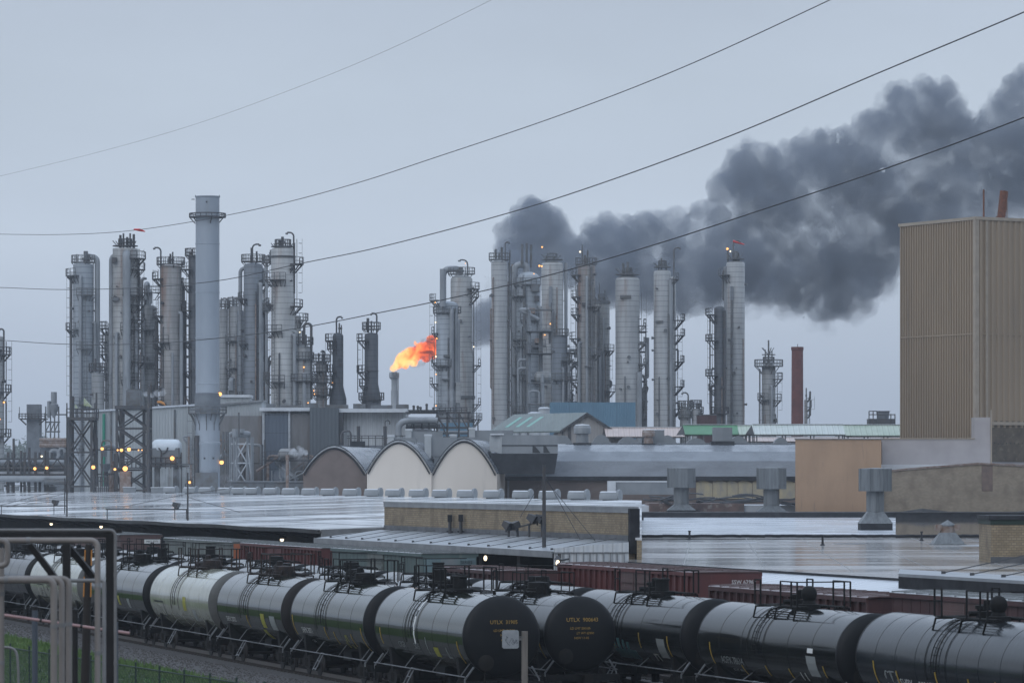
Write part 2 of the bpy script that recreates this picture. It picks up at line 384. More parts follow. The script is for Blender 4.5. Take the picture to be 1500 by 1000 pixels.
tc = N.new('ShaderNodeTexCoord'); sp = N.new('ShaderNodeSeparateXYZ'); L.new(tc.outputs['Generated'], sp.inputs[0])
cr = N.new('ShaderNodeValToRGB'); L.new(sp.outputs[2], cr.inputs[0])
e = cr.color_ramp.elements
stops = [(0., (.40, .475, .60)), (.025, (.48, .56, .69)), (.06, (.62, .705, .825)), (.10, (.60, .685, .80)), (.13, (.545, .62, .74)), (.20, (.72, .84, 1.02)), (.32, (.88, 1.04, 1.28)), (.6, (.90, 1.08, 1.36)), (1., (1.03, 1.28, 1.65))]
e[0].position = 0; e[0].color = (*stops[0][1], 1); e[1].position = 1; e[1].color = (*stops[-1][1], 1)
for ps, c in stops[1:-1]:
    x = e.new(ps); x.color = (*c, 1)
mp = N.new('ShaderNodeMapping'); mp.inputs['Scale'].default_value = (5, 5, 14); L.new(tc.outputs['Generated'], mp.inputs[0])
nz = N.new('ShaderNodeTexNoise'); nz.inputs['Scale'].default_value = 1.3; nz.inputs['Detail'].default_value = 5; L.new(mp.outputs[0], nz.inputs['Vector'])
mr = N.new('ShaderNodeMapRange'); mr.inputs[1].default_value = .3; mr.inputs[2].default_value = .7; mr.inputs[3].default_value = .925; mr.inputs[4].default_value = 1.05
L.new(nz.outputs['Fac'], mr.inputs[0])
m1 = N.new('ShaderNodeMix'); m1.data_type = 'RGBA'; m1.blend_type = 'MULTIPLY'; m1.inputs[0].default_value = 1
L.new(cr.outputs[0], m1.inputs[6]); L.new(mr.outputs[0], m1.inputs[7])
m2 = N.new('ShaderNodeMix'); m2.data_type = 'RGBA'; m2.inputs[0].default_value = .15
L.new(m1.outputs[2], m2.inputs[6]); L.new(skm.outputs[2], m2.inputs[7])
L.new(m2.outputs[2], bg.inputs['Color']); bg.inputs['Strength'].default_value = 1.0
sun = bpy.data.lights.new('sun', 'SUN'); so = bpy.data.objects.new('sun', sun); col.objects.link(so)
sun.energy = .5; sun.angle = math.radians(40); sun.color = (1, .985, .96)
sdir = Vector((math.sin(SUN_AZ) * math.cos(SUN_EL), math.cos(SUN_AZ) * math.cos(SUN_EL), math.sin(SUN_EL)))
so.rotation_euler = sdir.to_track_quat('Z', 'Y').to_euler(); so.location = (0, -20, 80)
sc.view_settings.view_transform = 'Standard'; sc.view_settings.look = 'None'; sc.view_settings.exposure = 0.; sc.view_settings.gamma = 1
cy = sc.cycles
cy.max_bounces = 6; cy.diffuse_bounces = 2; cy.glossy_bounces = 4; cy.transmission_bounces = 2; cy.volume_bounces = 1; cy.transparent_max_bounces = 12
cy.caustics_reflective = False; cy.caustics_refractive = False; cy.sample_clamp_indirect = 4; cy.use_denoising = True
cy.volume_step_rate = 1.5; cy.volume_max_steps = 256
try: cy.denoiser = 'OPENIMAGEDENOISE'
except Exception: pass

# ---------------------------------------------------------------- ground
mb = MB(); mb.add([(-1300, -20, 0), (1300, -20, 0), (1300, 2300, 0), (-1300, 2300, 0)], [(0, 1, 2, 3)])
struct(mb.build('ground', 'dirt'), 'wet grey dirt ground of the refinery and rail yard', 'ground')
def strip(p0, p1, s0, s1, z): return [(*track(s0, p0), z), (*track(s0, p1), z), (*track(s1, p1), z), (*track(s1, p0), z)]
mb = MB(); mb.add(strip(-5.2, -1.6, -130, 330, .02) , [(0, 1, 2, 3)])
struct(mb.build('gravel_path', 'gravel_mat'), 'grey gravel strip beside the nearest tank cars', 'gravel')
mb = MB(); mb.add(strip(-15, -5.2, -130, 330, .03), [(0, 1, 2, 3)])
struct(mb.build('lawn', 'grass_soil'), 'green grass bank below the pipes', 'lawn')
rg = random.Random(3); mb = MB()
for i in range(36000):
    s = rg.uniform(-10, 105); p = -5.25 - rg.random() ** 1.5 * 13 + rg.gauss(0, .12); x, y = track(s, p)
    a = rg.uniform(0, 2 * PI); h = rg.uniform(.08, .26) * (1.6 if rg.random() < .06 else 1); wd = rg.uniform(.02, .05)
    dx, dy = math.cos(a) * wd, math.sin(a) * wd
    mb.add([(x - dx, y - dy, .03), (x + dx, y + dy, .03), (x + rg.gauss(0, .05), y + rg.gauss(0, .05), .03 + h)], [(0, 1, 2)])
tag(mb.build('grass', 'grass_blade'), 'short bright green grass growing beside the gravel strip', 'grass', kind='stuff')
rg = random.Random(5); mb = MB()
for i in range(7000):
    s = rg.uniform(-20, 110); p = rg.uniform(-5.1, -1.7); x, y = track(s, p); r = rg.uniform(.025, .06)
    mb.add([(x - r, y - r * .6, .02), (x + r, y - r * .4, .02), (x + r * .2, y + r, .02), (x, y, .02 + r)], [(0, 1, 3), (1, 2, 3), (2, 0, 3)])
tag(mb.build('gravel', 'gravel_mat'), 'loose grey stones scattered on the gravel strip', 'gravel', kind='stuff')

# ---------------------------------------------------------------- railway tracks
TP = [0., 4.4, 8.8, 12.6, 16.8]
tn = ['nearest to the grass', 'second from the grass', 'third from the grass', 'under the nearer red box cars', 'along the loading dock']
for p, nm in zip(TP, tn):
    x, y = track(0, p); root = thing('railway_track', 'rusty railway track ' + nm, 'railway track', (x, y, 0), 0, 'yard tracks')
    mb = MB()
    a0, a1, b0, b1 = 1.75, 1.3, -150, 330
    q = lambda s, o, z: (*track(s, p + o), z)
    vs = [q(b0, -a0, .0), q(b0, -a1, .14), q(b0, a1, .14), q(b0, a0, .0), q(b1, -a0, .0), q(b1, -a1, .14), q(b1, a1, .14), q(b1, a0, .0)]
    mb.add(vs, [(0, 1, 5, 4), (1, 2, 6, 5), (2, 3, 7, 6), (0, 3, 2, 1), (4, 5, 6, 7)]); mb.build('ballast', 'ballast_mat', root, True)
    mb = MB()
    for i in range(-40, 200): mb.obox(track(i * .6, p), D, 1.25, .11, .12, .19)
    mb.build('sleepers', 'sleeper_wood', root, True)['kind'] = 'stuff'
    for o in (-.75, .75):
        mb = MB(); c = track(90, p + o); mb.obox(c, T, 240, .035, .19, .34); mb.build('rail', 'rail_steel', root, True)

# ---------------------------------------------------------------- tank cars
CAR_ROT = BA - PI / 2
def bogie_meshes():
    mb = MB()
    for sy in (-1, 1):
        mb.prism([(-1.15, sy * 1.0, .62), (-.55, sy * 1.0, .78), (-.35, sy * 1.0, .92), (.35, sy * 1.0, .92), (.55, sy * 1.0, .78), (1.15, sy * 1.0, .62), (1.15, sy * 1.0, .45), (.6, sy * 1.0, .52), (.42, sy * 1.0, .36), (-.42, sy * 1.0, .36), (-.6, sy * 1.0, .52), (-1.15, sy * 1.0, .45)], (0, sy * .14, 0))
        for x in (-.16, 0, .16): mb.bar((x, sy * 1.1, .45), (x, sy * 1.1, .8), .07, 8)
        for x in (-.88, .88): mb.bar((x, sy * 1.0, .62), (x, sy * 1.24, .62), .12, 8)
    mb.box(-.2, .2, -1.05, 1.05, .5, .85)
    o = mb.build('bogie', 'bogie'); f = o.data; bpy.data.objects.remove(o)
    mb = MB()
    for sy in (-1, 1): mb.lathe([(.09, -.09), (.40, -.08), (.42, -.02), (.47, -.01), (.49, .05), (.42, .055), (.40, .03), (.2, .045), (.09, .09)], (0, sy * .74, .46), 20, 'y')
    mb.bar((0, -.95, .46), (0, .95, .46), .07, 8)
    o = mb.build('wheelset', 'wheel_steel'); wl = o.data; bpy.data.objects.remove(o)
    return f, wl
BOG, WHL = bogie_meshes()
mat('step_steel', (.20, .21, .22), .6, c2=(.12, .125, .13), ns=2.)
mat('car_teal', (.13, .19, .20), .6, c2=(.09, .13, .14), ns=1.4)
mat('tank_rail', (.13, .137, .145), .6, c2=(.06, .06, .06), ns=2.)
def add_bogies(root, xs):
    for x in xs:
        b = inst('bogie', BOG, root, (x, 0, .1))
        for dx in (-.88, .88): inst('wheelset', WHL, b, (dx, 0, 0))
DEC = {}
def tank_car(s_end, p, Lt, R, ztop, tm, label, group, dome='lid', side=None, sidemat='paint_white', end=None, strips=(), patches=(), hd=.36, seams=6, rib=None, hm='head_paint', gear='tank_gear', graffiti=None, light=False):
    s_end -= .7
    """s_end: where the near end of the tank stands along track p; Lt: tank length over the heads"""
    sc_ = s_end + Lt / 2
    x, y = track(sc_, p); root = thing('tank_car', label, 'tank car', (x, y, 0), CAR_ROT, group)
    zc = ztop - R; hx = Lt / 2; cx = hx - hd
    # tank shell
    mb = MB(); prof = []
    prof += [(R * .98, -cx - .01), (R, -cx)]
    n = seams
    for i in range(1, n):
        xx = -cx + 2 * cx * i / n
        prof += [(R, xx - .03), (R - .012, xx - .022), (R - .012, xx + .022), (R, xx + .03)]
    prof += [(R, cx), (R * .98, cx + .01)]
    mb.lathe(prof, (0, 0, zc), 64, 'x'); tank = mb.build('tank', tm, root, sharp=28)
    for sx in (-1, 1):
        hb = MB(); hp = [(R * 1.004, cx - .05), (R * 1.004, cx + .03)] + [(max(1e-4, R * .995 * math.cos(a)), cx + .04 + (hd - .04) * math.sin(a)) for a in [PI / 2 * i / 9 for i in range(10)]]
        hp = [(r_, sx * h_) for r_, h_ in hp]
        hb.lathe(hp if sx > 0 else hp[::-1], (0, 0, zc), 64, 'x'); hb.build('end_head', hm, tank, sharp=35)
    P = lambda u, phi, off: (u, -(R + off) * math.cos(phi), zc + (R + off) * math.sin(phi))
    # writing and marks on the near side: u along the car, v up along the skin from the waist
    def marks(name, items, m):
        b = MB()
        for body, size, u0, v0, sl in items:
            vs, fs = text_geo(body, size)
            b.add([P(u0 + vx + sl * vy, (v0 + vy) / R, .012) for vx, vy, _ in vs], fs)
        if b.v: b.build(name, m, tank)
    if side: marks('reporting_mark', side, sidemat)
    if strips:
        b = MB()
        for u, v0, v1 in strips:
            k = 4; vs = []
            for i in range(k + 1):
                v = v0 + (v1 - v0) * i / k; vs += [P(u - .05, v / R, .012), P(u + .05, v / R, .012)]
            b.add(vs, [(2 * i, 2 * i + 1, 2 * i + 3, 2 * i + 2) for i in range(k)])
        b.build('reflective_strip', 'paint_yellow', tank)
    for m_, name, quads in patches:
        b = MB()
        for u0, u1, v0, v1, lean in quads:
            vs = []
            for i in range(4):
                v = v0 + (v1 - v0) * i / 3; o = lean * i / 3; vs += [P(u0 + o, v / R, .010), P(u1 + o, v / R, .010)]
            b.add(vs, [(2 * i, 2 * i + 1, 2 * i + 3, 2 * i + 2) for i in range(3)])
        b.build(name, m_, tank)
    if graffiti:
        b = MB(); rgg = random.Random(int(s_end * 10) + 5)
        for (u0, v0, sx, sz, cnt, wdt) in graffiti[1]:
            for i in range(cnt):
                pts = []
                uu, vv = u0 + sx * i / max(1, cnt), v0 + rgg.uniform(0, sz)
                for k in range(5):
                    pts.append((uu, vv)); uu += rgg.uniform(-.12, .2) * sx * .6; vv += rgg.uniform(-1, 1) * sz * .7; vv = min(max(vv, v0 - .1), v0 + sz)
                for k in range(4):
                    (a0, b0), (a1, b1) = pts[k], pts[k + 1]; dl = math.hypot(a1 - a0, b1 - b0) or 1; nx, ny = -(b1 - b0) / dl * wdt, (a1 - a0) / dl * wdt
                    b.add([P(a0 - nx, (b0 - ny) / R, .011), P(a0 + nx, (b0 + ny) / R, .011), P(a1 + nx, (b1 + ny) / R, .011), P(a1 - nx, (b1 - ny) / R, .011)], [(0, 1, 2, 3)])
        b.build('graffiti', graffiti[0], tank)
    if end:
        b = MB()
        for body, size, u0, v0 in end:
            vs, fs = text_geo(body, size)
            def E(u, v): return (cx + hd * math.sqrt(max(0, 1 - (u * u + v * v) / R / R)) + .012, u, zc + v)
            b.add([E(u0 + vx, v0 + vy) for vx, vy, _ in vs], fs)
        b.build('end_lettering', 'paint_gold', tank)
    # side ladder: two pairs of bands running down from the platform
    lx0 = -1.05
    mb = MB()
    for o in (0, .42):
        mb.tube([P(lx0 + o, a, .05) for a in [math.radians(80 - 9 * i) for i in range(11)]], .016, 6)
    for i in range(10): a = math.radians(76 - 9 * i); mb.bar(P(lx0, a, .07), P(lx0 + .42, a, .05), .010, 5)
    for o in (-.55, 1.):
        mb.tube([P(lx0 + o, a, .02) for a in [math.radians(80 - 9 * i) for i in range(12)]], .012, 6)
    mb.build('side_ladder', gear, root)
    # top platform and railing
    zp = ztop + .06; ex0, ex1 = -1.9, 2.1; rh, pw = (.88, .05) if group != G2 and not (group == G3 and s_end > 12) else (.74, .036)
    mb = MB()
    for sy in (-1, 1):
        y0, y1 = (.42, 1.0) if sy > 0 else (-1.0, -.42)
        for i in range(4): yy = y0 + (y1 - y0) * i / 4; mb.box(ex0, ex1, yy + .01, yy + .07, zp - .02, zp + .02)
        for xx in (ex0 + .1, .2, ex1 - .1):
            mb.box(xx - .04, xx + .04, y0, y1, zp - .09, zp - .031)
            yb = sy * 1.0; zb = zc + math.sqrt(R * R - 1.0); mb.beam((xx, yb, zp - .05), (xx - .25, yb, zb), .05)
    for xx in (ex0,): mb.box(xx, xx + .3, -.42, .42, zp - .02, zp + .02)
    plat = mb.build('walkway', gear, root)
    for sy in ((-1,) if light else (-1, 1)):
        mb = MB()
        for xx in (ex0, ex0 + .55): mb.beam((xx, sy * 1.0, zp), (xx, sy * 1.0, zp + rh), pw)
        for zz in (.5, rh): mb.bar((ex0, sy * 1.0, zp + zz), (ex0 + .55, sy * 1.0, zp + zz), .026, 6)
        mb.build('ladder_cage', gear, root); mb = MB()
        for xx in ((.55, ex1 - .55, ex1) if not light else (.55, ex1)): mb.beam((xx, sy * 1.0, zp), (xx, sy * 1.0, zp + rh), pw)
        mb.bar((.55, sy * 1.0, zp + rh), (ex1, sy * 1.0, zp + rh), .025, 6)
        if sy < 0: mb.bar((ex1, -1, zp + rh), (ex1, .95, zp + rh), .022, 6)
        mb.build('railing', gear, root)
    # dome, valves
    if light and dome in ('valves', 'lid'): dome = 'low'
    mb = MB()
    if dome == 'low': mb.lathe([(.44, -.12), (.44, .14), (.40, .15), (.38, .30), (.0001, .34)], (.75, 0, ztop), 18); mb.bar((.2, 0, ztop - .05), (.2, 0, ztop + .3), .12, 8)
    elif dome == 'lid':
        mb.lathe([(.46, -.12), (.46, .14), (.52, .15), (.52, .24), (.40, .25), (.36, .62), (.30, .70), (.0001, .72)], (.75, 0, ztop), 20)
        for k in range(6): a = k * PI / 3; mb.bar((.75 + .5 * math.cos(a), .5 * math.sin(a), ztop + .1), (.75 + .5 * math.cos(a), .5 * math.sin(a), ztop + .34), .035, 6)
    elif dome == 'box':
        mb.lathe([(.5, -.12), (.5, .12), (.28, .13), (.27, .52), (.30, .53), (.30, .6), (.0001, .61)], (.75, 0, ztop), 12)
    elif dome == 'ball':
        mb.lathe([(.4, -.12), (.4, .12), (.25, .14), (.2, .26), (.25, .34), (.285, .48), (.26, .62), (.18, .72), (.08, .77), (.0001, .775)], (.75, 0, ztop), 20)
    else:
        mb.lathe([(.5, -.12), (.5, .16), (.44, .17), (.42, .40), (.0001, .44)], (.75, 0, ztop), 20)
        mb.box(.2, 1.25, -.25, .25, ztop + .1, ztop + .24); mb.bar((.3, -.2, ztop), (.3, -.2, ztop + .4), .07, 8); mb.bar((1.25, .1, ztop), (1.25, .1, ztop + .36), .08, 8)
    mb.build('manway', gear, root)
    mb = MB()
    if light: mb.box(-.3, .1, -.2, .2, ztop - .05, ztop + .12)
    else: mb.box(-.3, .1, -.3, .25, ztop - .05, ztop + .26)
    if not light:
        mb.lathe([(.16, 0), (.16, .34), (.22, .36), (.22, .46), (.0001, .5)], (-.75, .12, ztop - .04), 12)
        mb.bar((-.1, -.36, ztop + .2), (-.1, -.62, ztop + .2), .08, 8); mb.lathe([(.14, 0), (.14, .3), (.0001, .34)], (-.05, 0, ztop + .3), 10)
    mb.build('valve_housing', gear, root)
    # underframe
    zb = ztop - 2 * R
    for sx in (-1, 1):
        mb = MB(); xe = sx * (hx + .18)
        a, b = sorted((sx * (hx - 2.6), xe)); mb.box(a, b, -.32, .32, .78, 1.1)
        a, b = sorted((xe - sx * .16, xe)); mb.box(a, b, -1.42, 1.42, .82, 1.06)
        xb = sx * (hx - 1.75)
        mb.prism([(xb - .16, -1.15, .95), (xb - .16, 1.15, .95), (xb - .16, 1.25, zc - R * .55), (xb - .16, .9, zb + .45), (xb - .16, 0, zb + .1), (xb - .16, -.9, zb + .45), (xb - .16, -1.25, zc - R * .55)], (.32, 0, 0))
        mb.build('end_frame', 'tank_gear', root)
    mb = MB(); mb.box(-.6, .6, -.55, .55, zb - .25, zb + .15); mb.bar((0, 0, zb), (0, 0, zb - .6), .16, 10); mb.build('belly_valve', 'tank_gear', root)
    mb = MB(); mb.lathe([(.24, -.7), (.24, .7)], (-1.8, .5, zb - .02), 10, 'x'); mb.box(-1.9, -1.7, .4, .6, zb, zb + .5); mb.build('air_tank', 'tank_gear', root)
    mb = MB(); mb.box(1.1, 1.9, .2, .7, zb - .2, zb + .25); mb.build('brake_box', 'tank_gear', root)
    for sx in (-1, 1):
        mb = MB(); xe = sx * (hx + .18); a, b = sorted((xe, xe + sx * .5)); mb.box(a, b, -.1, .1, .82, 1.02); a, b = sorted((xe + sx * .42, xe + sx * .62)); mb.box(a, b, -.2, .16, .76, 1.08)
        mb.bar((xe, .3, .9), (xe + sx * .4, .38, .35), .035, 6); mb.build('coupler', 'bogie', root)
    for sy in (-1, 1):
        mb = MB(); yy = sy * 1.42
        mb.bar((-hx + .1, yy, 1.22), (hx - .1, yy, 1.22), .026, 6)
        for k in range(4): xx = -hx + .8 + (2 * hx - 1.6) * k / 3; mb.bar((xx, yy, 1.22), (xx, sy * (R * .72), zb + R * .32), .02, 5)
        mb.build('handrail', 'tank_rail', root)
        for sx in (-1, 1):
            mb = MB(); xe = sx * (hx + .1)
            for o in (0, .38): mb.beam((xe - sx * o, yy, .55), (xe - sx * o, yy, 1.1), .05)
            mb.beam((xe, yy, .57), (xe - sx * .38, yy, .57), .05); mb.beam((xe, yy, .82), (xe - sx * .38, yy, .82), .04)
            mb.build('end_step', 'tank_gear', root); mb = MB()
            xg = xe - sx * .35; mb.beam((xg, yy, 1.12), (xg + .1, yy * .78, 1.58), .055); mb.beam((xg, yy, .98), (xg, yy, 1.14), .05)
            mb.build('grab_handle', 'step_steel', root)
    mb = MB()
    for o in (0, .42): mb.beam((lx0 + o, -1.38, 1.24), (lx0 + o + .1, -1.78, .55), .035)
    for k in range(3): t = k / 2.2; mb.beam((lx0 + .1 * t, -1.38 - .4 * t, 1.24 - .69 * t), (lx0 + .42 + .1 * t, -1.38 - .4 * t, 1.24 - .69 * t), .03)
    mb.build('boarding_step', 'step_steel', root)
    mb = MB(); mb.lathe([(.26, -.02), (.3, 0), (.26, .02)], (hx + .36, -.8, 1.75), 16, 'x'); mb.bar((hx + .2, -.8, 1.0), (hx + .2, -.8, 1.8), .03, 6); mb.bar((hx + .2, -.8, 1.75), (hx + .38, -.8, 1.75), .03, 6)
    for k in range(3): a = k * PI / 3; mb.bar((hx + .36, -.8 - .27 * math.cos(a), 1.75 - .27 * math.sin(a)), (hx + .36, -.8 + .27 * math.cos(a), 1.75 + .27 * math.sin(a)), .015, 5)
    mb.build('brake_wheel', 'bogie', root)
    add_bogies(root, (-hx + 1.75, hx - 1.75))
    return root
R1 = 1.47; q0 = 1765.
Yq = lambda q: Y0 * q0 / q
se = [(Yq(q) - Y0) / CB for q in (1765., 1620., 1500., 1394., 1298., 1202., 1125., 1055., 992.)]
G1 = 'tank cars on the track nearest the grass'; G2 = 'tank cars on the second track'; G3 = 'tank cars on the third track'
def L_(i): return se[i + 1] - se[i] - .95
fine = lambda u, v, n: [('IIIIIIII'[:5], .11, u, v - .14 * k, 0) for k in range(n)]
tank_car(se[0], 0, L_(0), R1, 4.15, 'tank_green', 'nearest black tank car of its row, gold lettering on its end, sign before it', G1, 'box',
         side=[('CRGX', .34, -2.4, -.62, 0), ('5015', .34, -.4, -.62, 0)], sidemat='paint_grey', end=[('UTLX  31905', .19, 0, .52), ('LD LMT 196500', .12, 0, .22), ('NEW 4-98', .12, .12, .05), ('CAPY 23500', .12, .2, -.13)],
         strips=[(-5.1, -.7, -.05), (5.05, -1.1, -.2)], patches=[('paint_lime', 'yellow_patch', [(1.75, 2.35, -.95, -.55, .05)]), ('paint_white', 'white_smear', [(-.52, -.36, -.5, .55, .0), (-.5, -.36, .8, 1.3, 0)]), ('paint_grey', 'chalk_mark', [(3.4, 3.5, -.9, -.5, 0), (3.4, 3.75, -.95, -.87, 0), (.95, 1.02, -.9, -.2, 0)])])
tank_car(se[1], 0, L_(1), R1, 4.15, 'tank_green', 'black tank car with yellow chalk scrawl, coupled behind the one with the sign', G1, 'valves',
         side=[('SHPX 3071', .36, -3.4, -.62, 0), ('2 15', .2, -3.3, -1.15, 0)], sidemat='paint_white', strips=[(-5.4, -.9, 0), (5.2, -1.25, -.2), (-.4, -.9, -.35), (.9, -1.1, -.5), (3.5, -1.1, -.5)], graffiti=('paint_lime', [(2.1, -1.1, .9, .5, 5, .028)]))
tank_car(se[2], 0, L_(2), R1, 4.15, 'tank_green', 'black tank car with two bright yellow paint patches on its lower side', G1, 'valves', hm='head_brown',
         side=[('SHPX 20703', .34, -3.5, -.6, 0)], patches=[('paint_lime', 'yellow_patch', [(2.1, 2.75, -.8, -.15, .05), (1.8, 2.35, -1.5, -.9, -.1)]), ('paint_grey', 'grey_patch', [(3.7, 4.6, -.85, -.2, .0)])], strips=[(-.4, -.9, -.3)], gear='tank_gear_rust')
tank_car(se[3], 0, L_(3), R1, 4.15, 'tank_cream', 'dirty cream tank car with grey gear among the black ones', G1, 'valves', hm='head_cream',
         patches=[('paint_lime', 'yellow_patch', [(.9, 1.5, -.5, .15, 0)]), ('paint_grey', 'grey_patch', [(2.6, 3.2, -1.0, -.4, .1)]), ('frame_black', 'mark_frame', [(-5.2, -3.3, -.25, -.17, 0), (-5.2, -3.4, -1.0, -.93, 0), (-3.4, -3.3, -.95, -.25, .05)])], side=[('TV', .34, -4.1, -.6, 0)], sidemat='frame_black', gear='tank_gear_rust')
tank_car(se[4], 0, L_(4), R1, 4.15, 'tank_green', 'black tank car with small yellow marks just right of the pipe frame', G1, 'valves', patches=[('paint_lime', 'yellow_patch', [(1.2, 1.6, -.7, -.2, 0)]), ('paint_grey', 'grey_patch', [(3.4, 3.9, -.8, -.3, 0)])])
tank_car(se[5], 0, L_(5), R1, 4.15, 'tank_cream', 'pale tank car with a dark boxed mark seen through the pipe frame', G1, 'valves', hm='head_cream', side=[('JE', .5, -3.6, -.55, 0)], sidemat='frame_black', patches=[('frame_black', 'mark_frame', [(-4.6, -2.7, -.2, -.14, 0), (-4.6, -2.7, -.96, -.9, 0), (-2.78, -2.7, -.9, -.2, 0)])])
tank_car(se[6], 0, L_(6), R1, 4.15, 'tank_black', 'grey black tank car at the left edge behind the bent pipes', G1, 'valves')
tank_car(se[7], 0, L_(7), R1, 4.15, 'tank_black', 'last black tank car of the nearest row, partly out of the picture', G1, 'valves')
sB = line(845, TP[1])[0]; step = 13.25
names2 = ['black tank car lettered UTLX 900643 in gold on its round end', 'black tank car behind the sign car, its box hatch showing', 'second row tank car with its tall railing above the yellow scrawl car',
          'second row tank car showing only its white wet top between rails', 'second row tank car behind the cream tank car', 'second row tank car behind the small yellow marks', 'second row tank car behind the pale car in the pipe frame', 'second row tank car at the left edge of the picture']
for i in range(8):
    tank_car(sB + step * i - .0, TP[1], step - 1.1, 1.42, 3.98, 'tank_black', names2[i], G2, ['valves', 'box', 'lid', 'valves', 'valves', 'box', 'valves', 'lid'][i],
             end=[('UTLX  900643', .21, 0, .54), ('LD LMT 200100', .12, -.1, .22), ('LT WT 62900', .12, .1, .04), ('NEW 11-03', .12, -.05, -.14)] if i == 0 else None, strips=[(-4.9, -.8, -.1), (5.0, -1., -.2)], light=i > 0)
sC = line(1044, TP[2])[0]; sD = line(1276, TP[2])[0]; st3 = sC - sD
tank_car(sC, TP[2], st3 - 1.1, 1.42, 3.93, 'tank_black', 'black tank car with blue green graffiti and a yellow end strip', G3, 'box', strips=[(-1.1, -.75, -.05), (2.0, -.6, -.0), (5.15, -1.0, -.02)],
         patches=[('paint_grey', 'grey_stencil', [(3.9, 4.75, -.95, -.15, .02)]), ('paint_teal', 'graffiti_patch', [(-1.2, 1.15, -1.2, -.75, .0), (-1.25, -1.0, -.75, -.45, .1), (-.75, -.45, -.75, -.3, .1), (-.2, .05, -.75, -.35, .08), (.3, .55, -.75, -.42, .1)]), ('paint_white', 'small_label', [(3.1, 3.16, -1.15, -.8, .02), (3.5, 3.56, -1.15, -.8, .02), (3.1, 3.5, -.85, -.8, .0)])])
tank_car(sD, TP[2], st3 - 1.1, 1.42, 3.88, 'tank_black', 'black tank car lettered AOFX 78614 beside the round valve dome', G3, 'ball', side=[('AOFX 78614', .40, -3.4, -.62, 0), ('LD LMT 189300', .17, -3.2, -1.02, 0)], sidemat='paint_grey',
         strips=[(-5.35, -1.0, 0), (-2.6, -1.2, -.75), (-.2, -1.1, -.65), (2.0, -1.1, -.65), (5.3, -1.1, -.4)], patches=[('paint_grey', 'grey_stencil', [(3.9, 4.75, -.85, -.1, 0)]), ('paint_white', 'white_card', [(4.05, 4.55, .0, .16, 0)]), ('paint_white', 'small_label', [(2.9, 2.96, -1.1, -.75, .04), (3.3, 3.36, -1.1, -.75, .04)])])
tank_car(sD - st3 - 1.2, TP[2], st3 + .1, 1.47, 3.98, 'tank_jacket', 'black tank car lettered SHPX 203075 with yellow strips at the right edge', G3, 'ball', side=[('SHPX', .42, -3.35, -.72, 0), ('203075', .42, -1.75, -.74, 0), ('LD LMT 207500 LB', .15, -2.6, -1.1, 0)],
         strips=[(-5.75, -.95, -.05), (-3.95, -.75, -.3), (-.85, -.95, -.2), (1.6, -1.0, -.3), (3.6, -1.0, -.3), (5.4, -1.0, -.3)], graffiti=('paint_grey', [(-5.2, -1.25, 1.3, .9, 8, .026)]), seams=9)
names3 = ['third row black tank car behind the gold lettered end', 'third row tank car whose round end shows above the sign car', 'third row tank car top beside the short red box car', 'third row tank car with a crouched white top before the green box car', 'third row tank car in front of the ribbed red box car', 'third row tank car in front of the weathered grey box car', 'third row tank car in front of the brown freight car', 'third row tank car behind the bent pipes']
for i in range(8):
    tank_car(sC + st3 * (i + 1), TP[2], st3 - 1.1, 1.42, 3.95, 'tank_black', names3[i], G3, ['lid', 'box', 'valves', 'valves', 'box', 'valves', 'lid', 'valves'][i], light=True)

